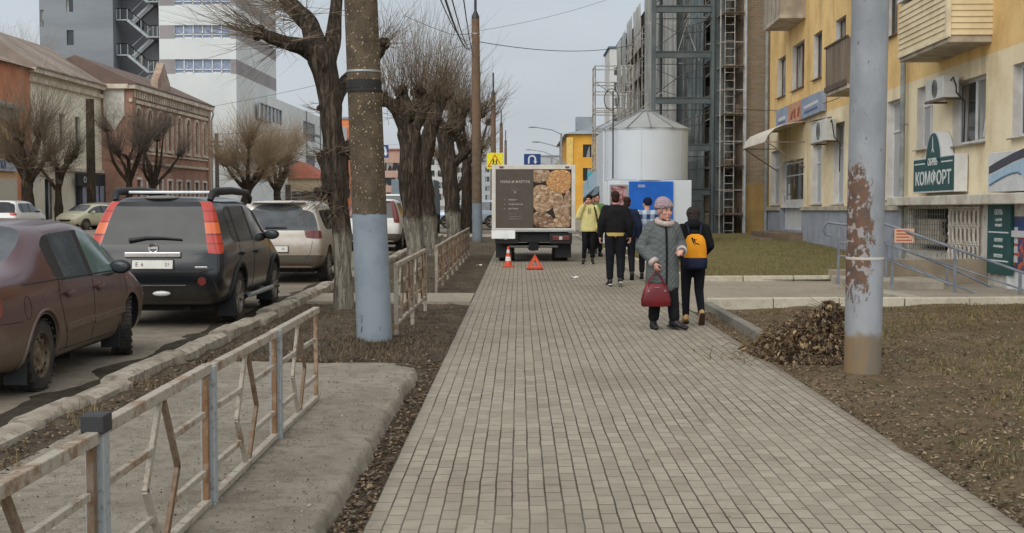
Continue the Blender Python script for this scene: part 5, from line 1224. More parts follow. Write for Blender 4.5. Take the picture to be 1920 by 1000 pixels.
cA = fac(1511, 30)[0]; zA = fac(1511, 33)[1]; balcony(cA - 3.0, cA, zA - .02, .85, 1.05, 'flat')
uB, zB = fac(1548, 182, -.82); balcony(uB, uB + 2.5, zB, .82, 1.15, 'corrugated')
balcony(uB, uB + 2.5, zB + 3.0, .82, 1.1, 'flat'); balcony(cC[0], cC[1], zC + 2.95, .82, 1.1, 'corrugated'); balcony(3.2, 6.6, 4.7, .82, 1.1, 'siding')
# drain pipes
for px, off in ((1437, -.12), (1692, -.14)):
    u = fac(px, 250, off)[0]; p = MB(); p.tube([(u, off, .3 if px < 1500 else -.6), (u, off, 14.5)], .062, 12)
    for z in (1.5, 3.4, 5.3, 7.2, 9.1): p.lathe([(.075, -.02), (.075, .02)], 12, (u, off, z)); p.bar((u, off, z), (u, .0, z), .02)
    p.build('drain_pipe', mat('drain_grey', lin(150, 154, 154), lin(124, 126, 124), 3, rough=.6), yb, smooth=50)
def on_facade(root, pts, off, th, m, name):
    q = MB(); P = [fac(x, y, off) for x, y in pts]; q.prism(P, lambda a, b: (a, off, b), lambda a, b: (a, off + th, b)); return q.build(name, m, root)
def fthing(name, label, cat, group=None):
    o = bpy.data.objects.new(name, None); C.objects.link(o); o.matrix_world = FM; return tag(o, label, cat, group)
# air conditioners
def aircon(px0, px1, yt, yb_, off, label):
    t = fthing('air_conditioner', label, 'air conditioner', 'air conditioners on the yellow wall'); u0, z1 = fac(px0, yt, off); _, z0 = fac(px0, yb_, off); u1, _ = fac(px1, (yt + yb_) / 2, off)
    b = MB(); b.box((u0, off, z0), (u1, off + .32, z1)); o = b.build('casing', mat('aircon_white', lin(212, 210, 204), lin(196, 194, 186), 3, rough=.5), t, bevel=.015)
    g = MB(); c = ((u0 + u1) / 2 + .06, (z0 + z1) / 2); rr = (z1 - z0) * .42
    for k in range(6): g.lathe([(rr * (k + 1) / 6 - .006, off - .012), (rr * (k + 1) / 6, off - .012), (rr * (k + 1) / 6, off - .004), (rr * (k + 1) / 6 - .006, off - .004)], 24, (c[0], 0, c[1]), axis='y', cap=False)
    for k in range(6): a = math.pi * k / 6; g.bar((c[0] - rr * math.cos(a), off - .008, c[1] - rr * math.sin(a)), (c[0] + rr * math.cos(a), off - .008, c[1] + rr * math.sin(a)), .008, .006)
    g.build('fan_grille', mat('grille_grey', lin(120, 120, 118)), t)
    k = MB(); k.bar((u0 + .1, off, z0 - .02), (u0 + .1, 0, z0 - .02), .04); k.bar((u1 - .1, off, z0 - .02), (u1 - .1, 0, z0 - .02), .04); k.bar((u0 - .05, off + .02, z0 - .02), (u1 + .05, off + .02, z0 - .02), .04); k.build('bracket', mat('bracket_brown', lin(120, 104, 90)), t)
    k = MB(); k.tube([(u1 + .02, off + .15, z1 - .1), (u1 + .16, off + .15, z1 - .05), (u1 + .2, off + .2, z0 + .2), (u1 + .05, off + .25, z0 + .1), (u1 + .12, -.02, z0 - .1), (u1 + .1, -.02, z0 - .9)], .016, 6); k.build('hose', m_black, t)
    return t
aircon(1521, 1547, 231, 270, -.42, 'white air conditioner fixed beside the door canopy on the yellow wall')
aircon(1735, 1768, 153, 192, -.42, 'white air conditioner above the green shoe shop sign')
k = MB(); u, z = fac(1524, 222, -.4); k.prism([(0, 0), (-.5, -.1), (-.5, -.12), (0, -.03)], lambda a, b: (u - .1, a, z + b), lambda a, b: (u + .75, a, z + b)); k.build('rain_hood', mat('bracket_brown', lin(120, 104, 90)), yb)
# long sign over the door
t = fthing('shop_sign', 'long faded sign in blue, red and grey panels over the white door', 'sign')
S_ = [(1455, 208, 241), (1477, 198, 232), (1502, 187, 224), (1540, 170, 208)]
m_sb = mat('faded_blue', lin(150, 160, 178), lin(134, 144, 164), 3, rough=.5); m_sr = mat('faded_red', lin(190, 146, 116), lin(172, 126, 100), 3, rough=.5)
for (a, b), mm in zip(((0, 1), (1, 2), (2, 3)), (m_sb, m_sr, m_sb)):
    on_facade(t, [(S_[a][0], S_[a][2]), (S_[b][0], S_[b][2]), (S_[b][0], S_[b][1]), (S_[a][0], S_[a][1])], -.16, .14, mm, 'sign_panel')
for pts, mm in (([(1459, 229), (1472, 223), (1472, 217), (1459, 223)], m_upvc), ([(1507, 206), (1533, 193), (1533, 187), (1507, 200)], m_upvc), ([(1508, 214), (1532, 203), (1532, 199), (1508, 210)], M_flat('sign_blue', lin(84, 100, 134), .5)), ([(1459, 234), (1472, 229), (1472, 226), (1459, 231)], M_flat('sign_blue', lin(84, 100, 134), .5)),
                ([(1481, 226), (1484, 224.6), (1487, 208), (1484, 209.4)], M_flat('sign_red', lin(150, 70, 52), .5)), ([(1488, 222), (1491, 220.6), (1491, 204), (1488, 205.4)], M_flat('sign_red', lin(150, 70, 52), .5)), ([(1494, 220), (1497, 218.6), (1499, 201), (1496, 202.4)], M_flat('sign_red', lin(150, 70, 52), .5))):
    on_facade(t, pts, -.168, .006, mm, 'sign_strip')
# green shop sign: ОБУВЬ КОМФОРТ
m_gr = mat('sign_green', lin(40, 84, 82), lin(34, 74, 73), 3, rough=.5); m_lt = M_flat('sign_white', lin(220, 224, 220), .5)
t = fthing('shop_sign', 'dark green shoe shop sign with an arched top and white letters', 'sign')
u0, z1 = fac(1713, 299, -.28); _, z0 = fac(1713, 363, -.28); u1, _ = fac(1790, 320, -.28); wS, hS = u1 - u0, z1 - z0; uc = u0 + wS * .5; zc = z1
b = MB(); b.box((u0, -.28, z0), (u1, -.02, z1)); b.build('sign_box', m_upvc, t, bevel=.01)
b = MB(); b.box((u0 + .035, -.286, z0 + .035), (u1 - .035, -.281, z1 - .035)); b.build('sign_face', m_gr, t)
ra = wS * .20; ht = fac(1752, 246, -.28)[1] - z1
arch = [(uc - ra, z1 - .05)] + [(uc - ra * math.cos(a), z1 + ht - ra * 1.25 + ra * 1.25 * math.sin(a)) for a in [R(v) for v in range(0, 181, 15)]] + [(uc + ra, z1 - .05)]
b = MB(); b.prism(arch, lambda a, c: (a, -.275, c), lambda a, c: (a, -.02, c)); b.build('sign_arch', m_upvc, t)
arch2 = [(uc + (a - uc) * .86, max(z1 - .12, z1 + (c - z1) * .93)) for a, c in arch]
b = MB(); b.prism(arch2, lambda a, c: (a, -.291, c), lambda a, c: (a, -.276, c)); b.build('arch_face', m_gr, t)
b = MB(); b.prism([(uc - .09, z1 + .08), (uc, z1 + .13), (uc + .1, z1 + .08), (uc + .03, z1 + .17), (uc + .015, z1 + ht * .62), (uc - .01, z1 + ht * .8), (uc - .02, z1 + .18)], lambda a, c: (a, -.297, c), lambda a, c: (a, -.2915, c)); b.build('sail_emblem', m_lt, t)
text('lettering', 'ОБУВЬ', hS * .27, m_lt, t, (uc, -.294, z1 - hS * .16), rx, .003, sx=1.0, bold=.004)
text('lettering', 'КОМФОРТ', hS * .46, m_lt, t, (uc, -.29, z0 + hS * .38), rx, .003, sx=.90 * wS / (hS * .46 * 4.9) if False else 1.0, bold=.006)
lt = [o for o in t.children if o.name.startswith('lettering')][-1]
wL = max(v.co.x for v in lt.data.vertices) - min(v.co.x for v in lt.data.vertices)
for v_ in lt.data.vertices: v_.co.x *= wS * .86 / wL; v_.co.y *= 1.12
b = MB(); b.box((u0 + .12, -.290, z1 - hS * .19), (uc - wS * .2, -.2865, z1 - hS * .155)); b.build('sign_rule', m_lt, t); b = MB(); b.box((uc + wS * .2, -.290, z1 - hS * .19), (u1 - .12, -.2865, z1 - hS * .155)); b.build('sign_rule', m_lt, t)
# white sign with a dark stripe and pale blue wave
t = fthing('shop_sign', 'white lightbox sign with dark stripe and pale blue wave at the right edge', 'sign')
b = MB(); P = [fac(x, y, -.35) for x, y in ((1853, 288), (1853, 361), (1920, 352))]; ur = 4.0
b.box((P[0][0], -.35, P[1][1]), (ur, -.02, P[0][1])); b.build('sign_box', m_upvc, t, bevel=.01)
m_st = M_flat('stripe_dark', lin(66, 66, 78), .4); m_bl = M_flat('wave_blue', lin(170, 196, 214), .4); m_bl2 = M_flat('wave_line', lin(84, 118, 140), .4)
def strip(top, bot, off, m, nm): on_facade(t, top + bot[::-1], off, .006, m, nm)
strip([(1854, 313), (1870, 303), (1885, 295), (1900, 287), (1918, 279), (1945, 268)], [(1854, 327), (1870, 319), (1885, 311), (1900, 303), (1918, 296), (1945, 286)], -.357, m_st, 'dark_stripe')
strip([(1854, 330), (1870, 322), (1885, 314), (1900, 306), (1918, 299), (1945, 290)], [(1854, 347), (1866, 339), (1880, 331), (1896, 324), (1908, 322), (1916, 328), (1926, 342), (1945, 346)][:8], -.357, m_bl, 'blue_wave')
strip([(1854, 347), (1866, 339), (1880, 331), (1896, 324), (1908, 322), (1914, 326)], [(1854, 349), (1866, 341.5), (1880, 333.5), (1896, 326.5), (1908, 324.5), (1912, 328)], -.364, m_bl2, 'wave_line')
# basement shop front below
m_pale = mat('pale_render', lin(206, 200, 190), lin(184, 178, 166), 1.6, rough=.9, c3=lin(150, 142, 130), scale3=5)
zl0 = fac(1700, 386)[1]; zl1 = fac(1700, 372)[1]
mb = MB(); hb = rect(1714, 392, 466, 1782); gb = rect(1788, 390, 488, 1843); db = rect(1896, 432, 548, 2010)
wall_holes(mb, ub, 6, -1.4, zl0, [hb, (db[0], db[1], -1.4, db[3])], lambda u, d_, z: (u, d_ - .03, z), .35); mb.add([(6, -.03, -1.4), (6, -.03, zl0), (6, 1, zl0), (6, 1, -1.4)], [(0, 1, 2, 3)]); mb.build('basement_wall', m_pale, yb)
mb = MB(); mb.box((ub - .05, -.38, zl0), (5.5, .0, zl1 + .02)); mb.box((ub + .4, -.2, zl1 + .02), (5.5, .0, zp + .1)); mb.build('basement_ledge', mat('ledge_white', lin(212, 206, 190), lin(180, 172, 156), 2, rough=.9), yb, bevel=.02)
# dark recess with the cooler unit behind a cage
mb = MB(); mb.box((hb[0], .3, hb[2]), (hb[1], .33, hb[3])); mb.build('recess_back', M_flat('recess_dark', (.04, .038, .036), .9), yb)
t = fthing('air_conditioner', 'beige cooler unit behind the wire cage of the basement window', 'air conditioner', 'air conditioners on the yellow wall')
q = MB(); q.box((hb[0] + .35, -.02, hb[2] + .12), (hb[1] - .75, .28, hb[3] - .22)); q.build('casing', mat('cooler_beige', lin(196, 186, 170), lin(176, 166, 150), 3, rough=.6), t, bevel=.015)
q = MB(); q.tube([(hb[1] - .75, .1, hb[2] + .5), (hb[1] - .5, .0, hb[2] + .6), (hb[1] - .4, .1, hb[2] + .3), (hb[1] - .6, .1, hb[2] + .2)], .03, 6); q.tube([(hb[1] - .75, .1, hb[2] + .35), (hb[1] - .35, .0, hb[2] + .55), (hb[1] - .25, .1, hb[2] + .8)], .022, 6); q.build('hose', m_black, t)
q = MB()
for i in range(17): u = hb[0] - .1 + (hb[1] - hb[0] + .1) * i / 16; q.bar((u, -.12, hb[2]), (u, -.12, hb[3] - .0), .012)
for i in range(9): z = hb[2] + (hb[3] - hb[2]) * i / 8; q.bar((hb[0] - .1, -.125, z), (hb[1], -.125, z), .012)
for z in (hb[2], hb[3]): q.bar((hb[0] - .1, -.12, z), (hb[0] - .1, 0, z), .02); q.bar((hb[1], -.12, z), (hb[1], 0, z), .02)
q.build('wire_cage', mat('cage_grey', lin(128, 122, 114)), yb)
# ornate white window grille
gw = MB(); u0, u1, z0, z1 = gb; gw.box((u0, -.05, z0), (u1, -.02, z1)); g0 = gw.build('grille_backing', mat('curtain_grey', lin(170, 160, 148), lin(150, 142, 132), 4, rough=.9), yb)
q = MB(); n_ = 7
for i in range(n_ + 1):
    u = u0 + (u1 - u0) * i / n_; q.bar((u, -.09, z0 - .05), (u, -.09, z1 + .04), .022)
    if i < n_:
        for j in range(3):
            z = z0 + (z1 - z0) * (j + .5) / 3; a = (u1 - u0) / n_; pts = [(u + a * .5 + a * .42 * math.cos(t_), -.09, z + (z1 - z0) * .15 * math.sin(t_)) for t_ in [R(v) for v in range(0, 361, 45)]]; q.tube(pts, .011, 5)
            q.ell((u, -.095, z), (.035, .02, .05), 8, 6)
for z in (z0 - .02, z0 + (z1 - z0) / 3, z0 + (z1 - z0) * 2 / 3, z1): q.bar((u0 - .05, -.09, z), (u1 + .05, -.09, z), .022)
q.build('window_grille', mat('grille_white', lin(218, 210, 198), lin(190, 180, 166), 6, rough=.6), g0)
q = MB(); q.box((u0 - .1, -.2, z0 - .12), (u1 + .1, -.03, z0 - .07)); q.build('grille_sill', m_sill, g0)
# vertical green board
t = fthing('shop_board', 'tall dark green board with white lettering beside the basement door', 'sign')
u0, z1 = fac(1852, 380, -.10); _, z0 = fac(1852, 512, -.10); u1 = fac(1894, 440, -.10)[0]
b = MB(); b.box((u0, -.10, z0), (u1, -.035, z1)); b.build('board', m_gr, t, bevel=.006); um = (u0 + u1) / 2; hh = z1 - z0; ww = u1 - u0
for s_, f, sz in (('ОБУВЬ', .86, .16), ('с удобной', .76, .085), ('колодкой', .685, .095), ('ЖЕНСКАЯ', .475, .105), ('с 33 по 44 размер', .39, .075), ('МУЖСКАЯ', .255, .105)):
    o = text('lettering', s_, sz * hh * .62, m_lt, t, (um, -.103, z0 + hh * f), rx, .002, bold=.002); wl = max(v_.co.x for v_ in o.data.vertices) - min(v_.co.x for v_ in o.data.vertices)
    if wl > ww * .86:
        for v_ in o.data.vertices: v_.co.x *= ww * .86 / wl
for f in (.575, .18): b = MB(); b.box((u0 + .08, -.104, z0 + hh * f), (u1 - .08, -.1005, z0 + hh * f + .025)); b.build('board_rule', m_lt, t)
# basement door frame with poster
b = MB(); u0, u1, z0, z1 = db
b.box((u0, -.08, -1.4), (u0 + .14, .1, z1)); b.box((u0 + .14, -.08, z1 - .12), (u1, .1, z1)); b.box((u0 + .14, .0, -1.4), (u1, .06, z1 - .12)); b.build('basement_door', m_upvc, yb, bevel=.01)
t = fthing('shop_poster', 'blue and orange poster on the white basement door', 'poster')
m, n = newmat('poster_print', .4, 0, .4); x, y, z = n.xyz(); k = n.mix(n.ramp(z, .4, 1.3), lin(60, 70, 96), lin(44, 82, 150)); k = n.mix(n.math('MULTIPLY', n.ramp(n.noise(5, 4), .5, .58), n.ramp(z, 1.15, .9)), k, lin(206, 96, 60)); n.col(k)
b = MB(); b.box((u0 + .2, -.03, .35), (u0 + .95, -.005, 1.3)); b.build('poster_sheet', m, t)
b = MB(); [b.box((u0 + .25, -.036, .48 + .17 * i), (u0 + .42, -.031, .60 + .17 * i)) for i in range(4)]; b.build('poster_panel', m_upvc, t)
# steps and ramp down to the basement door
m_step = mat('pale_step', lin(176, 168, 152), lin(150, 142, 128), 2, rough=.95, bump=(20, .4, .02))
mb = MB(); mb.box((6.0, 22.9, -.3), (7.6, 24.6, .14)); mb.box((7.6, 22.5, -.5), (8.6, 24.4, -.02)); mb.prism([(5.9, 19.9), (8.6, 19.9), (8.6, 22.3), (5.9, 22.3)], lambda a, b: (a, b, -1.2), lambda a, b: (a, b, .10 - max(0, a - 5.9) * .14))
o = mb.build('basement_ramp', m_step, bevel=.015); o['kind'] = 'structure'
mb = MB(); mb.box((6.1, 24.7, -.1), (8.8, 25.3, .22)); mb.box((6.9, 24.2, -.1), (8.85, 24.69, .46)); o = mb.build('door_platform', mat('platform_concrete', lin(160, 146, 126), lin(136, 124, 106), 2, rough=.95)); o['kind'] = 'structure'
# ramp railings
m_rl = mat('railing_grey', lin(128, 134, 142), lin(104, 108, 114), 4, rough=.5)
def ramp_rail(label, Ya, Yb, posts, top, mids, curl=False):
    t = empty('ramp_railing', (0, 0, 0), label, 'railing', 'ramp railings')
    yy = lambda px: Ya + (Yb - Ya) * (px - 1560) / 360
    P = [W(px, py, yy(px)) for px, py in top]; q = MB()
    if curl:
        c = P[0]; P = [c + Vector((.02, 0, -.22)), c + Vector((-.06, 0, -.22)), c + Vector((-.11, 0, -.14)), c + Vector((-.10, 0, -.04)), c + Vector((-.03, 0, .01))] + P
    q.tube(P, .024, 8); q.build('handrail', m_rl, t, smooth=60)
    for ml in mids: q = MB(); q.tube([W(px, py, yy(px)) for px, py in ml], .016, 8); q.build('mid_rail', m_rl, t, smooth=60)
    for px, y0_, y1_ in posts: a = W(px, y0_, yy(px)); q = MB(); q.bar((a.x, a.y, a.z), (a.x, a.y, W(px, y1_, yy(px)).z), .045); q.build('post', m_rl, t, bevel=.004)
    return t
ramp_rail('grey ramp railing nearest the peeling column, sloping down to the basement door', 22.8, 21.6, [(1573, 423, 533), (1674, 430, 560), (1791, 468, 580), (1913, 512, 590)], [(1556, 418), (1590, 422), (1660, 420), (1790, 466), (1925, 514)], [[(1573, 455), (1660, 458), (1790, 500), (1925, 546)], [(1573, 480), (1660, 486), (1790, 536), (1900, 575)]], True)
ramp_rail('thinner grey ramp railing on the wall side, behind the nearer one', 24.2, 23.2, [(1662, 452, 545), (1776, 500, 560)], [(1655, 452), (1776, 500), (1880, 548)], [[(1660, 482), (1776, 528), (1850, 556)]])
t = fthing('wall_notice', 'small orange notice tied to the ramp railing', 'notice')
t.matrix_world = Matrix.Identity(4); a = W(1677, 429, 22.35); bq = W(1713, 455, 22.35); q = MB(); q.box((a.x, 22.33, bq.z), (bq.x, 22.345, a.z)); q.build('notice_sheet', mat('notice_orange', lin(216, 178, 152), lin(206, 164, 136)), t)
q = MB(); [q.box((a.x + .03, 22.324, bq.z + .03 + i * .055), (bq.x - .04 - .05 * (i % 2), 22.3295, bq.z + .05 + i * .055)) for i in range(4)]; q.build('notice_lines', M_flat('notice_red', lin(178, 92, 66), .6), t)

# ================================================================== HOUSE UNDER REPAIR
m_gw = M_brickwall('grey_brick', lin(150, 132, 108), lin(132, 112, 90), lin(150, 142, 130), .26, .085, .5, grime=lin(120, 110, 96))
m_net = mat('facade_net', lin(170, 170, 164), lin(134, 136, 134), .7, rough=.9, stretch=(2.2, 2.2, .18), c3=lin(172, 166, 152), scale3=5)
def netify(m, dens, sc):
    n_ = Nd(m); t_ = m.node_tree; out = [x for x in t_.nodes if x.type == 'OUTPUT_MATERIAL'][0]; tr = n_.n('ShaderNodeBsdfTransparent'); ms = n_.n('ShaderNodeMixShader')
    z_ = n_.xyz()[2]; band = n_.ramp(n_.math('ABSOLUTE', n_.math('SUBTRACT', n_.math('FRACT', n_.math('DIVIDE', z_, 1.9)), .5)), .44, .5, 0, .3)  # denser bands put into the net for the shadows of the scaffold lifts
    f_2 = n_.math('ADD', n_.ramp(n_.noise(sc, 5, .7, n_.map((1.5, 1.5, .3))), .3, .6, dens - .35, dens), band); n_.l(n_.math('MINIMUM', f_2, 1.0), ms.inputs[0]); n_.l(tr.outputs[0], ms.inputs[1]); n_.l(n_.b.outputs[0], ms.inputs[2]); n_.l(ms.outputs[0], out.inputs[0])
netify(m_net, .92, 2.0)
m_netd = mat('facade_net_green', lin(138, 146, 146), lin(108, 118, 118), .7, rough=.9, stretch=(2, 2, .2))
netify(m_netd, .8, 1.5)
m_steel = mat('steel_frame', lin(94, 102, 102), lin(78, 86, 86), 1.2, rough=.6)
m_sc = mat('scaffold_tube', lin(176, 172, 164), lin(138, 130, 120), 3, rough=.6); m_plank = mat('scaffold_plank', lin(118, 104, 88), lin(84, 74, 64), 2, rough=.9)
rb = empty('repaired_building', (8.6, 49.2, 0), 'long brick house wrapped in nets and scaffolding behind the white kiosk', 'building')
mb = MB(); mb.box((0, 0, -.5), (12, 52, 13.8)); mb.build('wall', m_gw, rb)
mb = MB(); mb.prism([(-.5, 13.8), (12.5, 13.8), (6, 15.6)], lambda a, b: (a, -.3, b), lambda a, b: (a, 52.4, b)); mb.build('roof', mat('roof_dark', lin(84, 82, 80)), rb)
mb = MB(); mb.box((.05, -.02, -.5), (1.2, -.003, 2.2)); mb.build('plaster_patch', mat('ochre_patch', lin(176, 146, 92), lin(150, 124, 80), 1.2, rough=.9), rb)
fl = [2.95, 5.7, 8.45, 11.2, 13.3]
for i in range(17):
    yy = 2.2 + 2.9 * i
    for z in fl[:5]:
        o = MB(); o.box((-.03, yy, z - 1.3), (.02, yy + 1.3, z + .3)); o.build('window', m_win, rb)
# hanging nets, each sheet a rippled cloth
rng = random.Random(9)
def net(x, y0, y1, z0, z1, m, seed):
    n_ = 14; vs = []; fs = []; r = random.Random(seed)
    for j in range(9):
        for i in range(n_ + 1):
            f = i / n_; vs.append((x + .09 * noise.noise(Vector((f * 7 + seed * 3, j * .5, seed))) + .05 * noise.noise(Vector((f * 19, j * 1.1, seed + 4))) + r.uniform(-.02, .02), y0 + (y1 - y0) * f, z0 + (z1 - z0) * j / 8))
    for j in range(8):
        for i in range(n_): fs.append((j * (n_ + 1) + i, j * (n_ + 1) + i + 1, (j + 1) * (n_ + 1) + i + 1, (j + 1) * (n_ + 1) + i))
    q = MB(); q.add(vs, fs); o = q.build('net_sheet', m, rb, smooth=True); sd = o.modifiers.new('t', 'SOLIDIFY'); sd.thickness = .015; return o
for i, (a, b, m_, x) in enumerate(((8.5, 14, m_net, -.95), (14.5, 20, m_net, -.9), (20.6, 27, m_net, -1.0), (28.2, 33, m_net, -1.35), (34.0, 38, m_net, -1.35), (41, 44, m_net, -1.2), (46, 50, m_net, -1.1), (3.6, 8.0, m_netd, -1.05))):
    net(x, a, b, 1.5 if i < 7 else .2, (14.6 if i < 3 else 13.4) if i != 7 else 13.0, m_, i + 1)
for i in range(9):                                          # balcony slabs peeping between the nets
    yy = 29 + 2.4 * i
    for z in fl: q = MB(); q.box((-1.0, yy, z - 1.45), (-.0, yy + 1.5, z - 1.3)); q.box((-1.0, yy, z - 1.3), (-.95, yy + 1.5, z - .4)); q.build('balcony', mat('balcony_rust', lin(120, 96, 80), lin(92, 78, 70), 2), rb)
# tube scaffold, one bay deep along the wall
def scaffold(name, label, x0, x1, y0, y1, ny, lifts, base, tube=.03, brace=True, planks=True, ladder=False):
    t = empty(name, (x0, y0, base), label, 'scaffold', 'scaffolds at the house under repair')
    for i in range(ny + 1):
        y = (y1 - y0) * i / ny
        for x in (0, x1 - x0): q = MB(); q.tube([(x, y, 0), (x, y, lifts[-1] + 1.0)], tube, 7); q.build('upright', m_sc, t)
    q = MB()
    for z in lifts:
        for h in (0, .95):
            for x in (0, x1 - x0): q.tube([(x, 0, z + h), (x, y1 - y0, z + h)], tube * .7, 6)
            for i in range(ny + 1): q.tube([(0, (y1 - y0) * i / ny, z + h), (x1 - x0, (y1 - y0) * i / ny, z + h)], tube * .7, 6)
    q.build('ledger', m_sc, t)
    if planks:
        for z in lifts: q = MB(); [q.box((.03 + (x1 - x0 - .06) * k / 4, -.12 - .1 * (k % 2), z + .02), (.03 + (x1 - x0 - .06) * (k + .94) / 4, y1 - y0, z + .07)) for k in range(4)]; q.build('platform', m_plank, t)
    if brace:
        q = MB()
        for k in range(len(lifts) - 1): a, b = (0, x1 - x0) if k % 2 else (x1 - x0, 0); q.tube([(a, -.03, lifts[k]), (b, -.03, lifts[k + 1])], tube * .6, 6)
        q.build('brace', m_sc, t)
    if ladder:
        q = MB(); xx = (x1 - x0) * .18
        for k in range(int(lifts[-1] / .3)): q.tube([(xx, -.05, .3 * k), (xx + .36, -.05, .3 * k)], .014, 5)
        for s in (0, .36): q.tube([(xx + s, -.05, 0), (xx + s, -.05, lifts[-1])], .018, 6)
        q.build('ladder', m_sc, t)
    return t
scaffold('scaffold', 'tube scaffold with plank platforms against the end of the brick house', 7.62, 8.52, 48.9, 57, 4, [.9, 2.75, 4.7, 6.5, 8.5, 10.3, 12.2], .1, .03, False, True, True)
scaffold('scaffold', 'long dense tube scaffold running along the netted street front of the brick house', 6.85, 7.5, 59.5, 82, 9, [.9, 2.9, 4.8, 6.7, 8.6, 10.2], .0, .032, True, True)
mb = MB(); mb.tube([(8.58, 48.9, .2), (8.58, 48.9, 14)], .05, 8); tag(mb.build('drain_pipe', mat('pale_pipe', lin(176, 184, 190))), 'pale blue drain pipe at the brick house corner', 'drain pipe')
# steel frame in front
t = empty('steel_frame', (0, 0, 0), 'heavy grey green steel frame of columns and beams behind the white kiosk', 'steel frame')
for x, y, w_ in ((5.2, 50, .16), (6.55, 58.5, .34), (7.25, 58.5, .3), (5.75, 58.5, .16)):
    q = MB(); q.box((x - w_ / 2, y - .12, -.1), (x + w_ / 2, y + .12, 16)); q.build('column', m_steel, t)
q = MB(); q.box((7.40, 49.6, -.1), (7.50, 50.1, 16)); q.box((7.76, 49.6, -.1), (7.86, 50.1, 16)); q.box((7.44, 49.75, -.1), (7.82, 49.85, 16)); q.build('column', m_steel, t, bevel=.01)
for z in (1.9, 3.62, 5.43, 7.2, 8.95, 10.7, 12.5):
    for y in (50,): q = MB(); q.box((5.24, y - .1, z - .13), (7.42, y + .1, z + .13)); q.box((5.24, y - .14, z + .10), (7.42, y + .14, z + .13)); q.build('beam', m_steel, t)
    for x in (7.6,): q = MB(); q.box((x - .07, 50.1, z - .1), (x + .07, 58.4, z + .1)); q.build('beam', m_steel, t)
    q = MB(); q.tube([(5.2, 50, z + .2), (6.3, 50, z + 1.0), (7.5, 50, z + 1.4)], .018, 5); q.tube([(5.3, 49.95, z + 1.2), (6.2, 49.95, z + .8), (7.3, 49.95, z + .9)], .014, 5); q.tube([(5.2, 49.97, z - .38), (7.4, 49.97, z - .36)], .018, 5); q.build('loose_cable', m_metal, t)
q = MB(); n_ = 12
vs = [(5.6 + 1.75 * i / n_, 51.2 + .10 * math.sin(i * 1.9) + .05 * math.sin(i * 4.1 + j), .1 + 3.4 * j / 6) for j in range(7) for i in range(n_ + 1)]
q.add(vs, [(j * (n_ + 1) + i, j * (n_ + 1) + i + 1, (j + 1) * (n_ + 1) + i + 1, (j + 1) * (n_ + 1) + i) for j in range(6) for i in range(n_)]); o = q.build('net_sheet', m_netd, t, smooth=True); sd = o.modifiers.new('t', 'SOLIDIFY'); sd.thickness = .015
for xa_, xb_, sd_ in ((5.62, 6.3, 3), (6.42, 7.05, 5)):
    q = MB(); vs = [(xa_ + (xb_ - xa_) * i / n_, 57.9 + .10 * noise.noise(Vector((i * .7 + sd_ * 5, j * .35, sd_))) + .03 * noise.noise(Vector((i * 1.9, j * .9, sd_))), 3.4 + 12.0 * j / 10) for j in range(11) for i in range(n_ + 1)]
    q.add(vs, [(j * (n_ + 1) + i, j * (n_ + 1) + i + 1, (j + 1) * (n_ + 1) + i + 1, (j + 1) * (n_ + 1) + i) for j in range(10) for i in range(n_)]); o = q.build('net_sheet', m_net, t, smooth=True); sd = o.modifiers.new('t', 'SOLIDIFY'); sd.thickness = .015
q = MB(); vs = [(6.75 + .65 * i / n_, 51.6 + .10 * math.sin(i * 2.3) + .05 * math.sin(i * 5.1 + j), 3.6 + 5.0 * j / 6) for j in range(7) for i in range(n_ + 1)]
q.add(vs, [(j * (n_ + 1) + i, j * (n_ + 1) + i + 1, (j + 1) * (n_ + 1) + i + 1, (j + 1) * (n_ + 1) + i) for j in range(6) for i in range(n_)]); o = q.build('net_sheet', m_netd, t, smooth=True); sd = o.modifiers.new('t', 'SOLIDIFY'); sd.thickness = .015
rng = random.Random(77); fr_t = t
for i in range(26): q = MB(); a = Vector((rng.uniform(5.3, 7.4), rng.uniform(50.2, 57), rng.uniform(2, 13))); q.tube([a, a + Vector((rng.gauss(0, .5), rng.gauss(0, .4), rng.choice((0, 0, rng.gauss(0, 1.4)))))], .02, 5); q.build('loose_tube', m_sc, fr_t)
for i in range(14): q = MB(); a = Vector((rng.uniform(7.66, 8.4), rng.uniform(49.0, 50.5), rng.choice((.95, 2.8, 4.75, 6.55, 8.55, 10.35)) + .05)); q.box(a, a + Vector((rng.uniform(.1, .5), rng.uniform(.2, .6), rng.uniform(.08, .5)))); q.build('stored_board', m_plank, fr_t)
for x0, z0, ww_, hh in ((7.66, .15, .88, 2.5), (7.66, 2.85, .88, 1.8), (7.66, 4.8, .88, 1.6), (7.66, 6.6, .88, 1.8), (7.66, 10.4, .88, 1.7), (7.7, .2, .8, 1.5), (7.68, 2.9, .8, 1.2), (7.9, 4.9, .6, 1.4), (7.68, 8.7, .85, 1.2), (6.9, 3.8, .45, 1.2)):
    q = MB(); vs = [(x0 + ww_ * i / 8, 51.6 + .05 * math.sin(i * 2.1 + z0), z0 + hh * j / 4) for j in range(5) for i in range(9)]; q.add(vs, [(j * 9 + i, j * 9 + i + 1, (j + 1) * 9 + i + 1, (j + 1) * 9 + i) for j in range(4) for i in range(8)]); o = q.build('net_sheet', m_net, fr_t, smooth=True); sd = o.modifiers.new('t', 'SOLIDIFY'); sd.thickness = .012
t = scaffold('scaffold', 'slender open lattice scaffold tower left of the white kiosk roof', 4.4, 6.6, 75, 77.2, 1, [0.5, 2.4, 4.2, 5.7, 6.9, 8.4], .0, .045, True, False)
q = MB(); q.tube([(.95 + .42 * math.cos(a), -.1, 7.4 + .62 * math.sin(a)) for a in [R(v) for v in range(0, 361, 20)]], .025, 5); q.build('cable_coil', m_black, t)

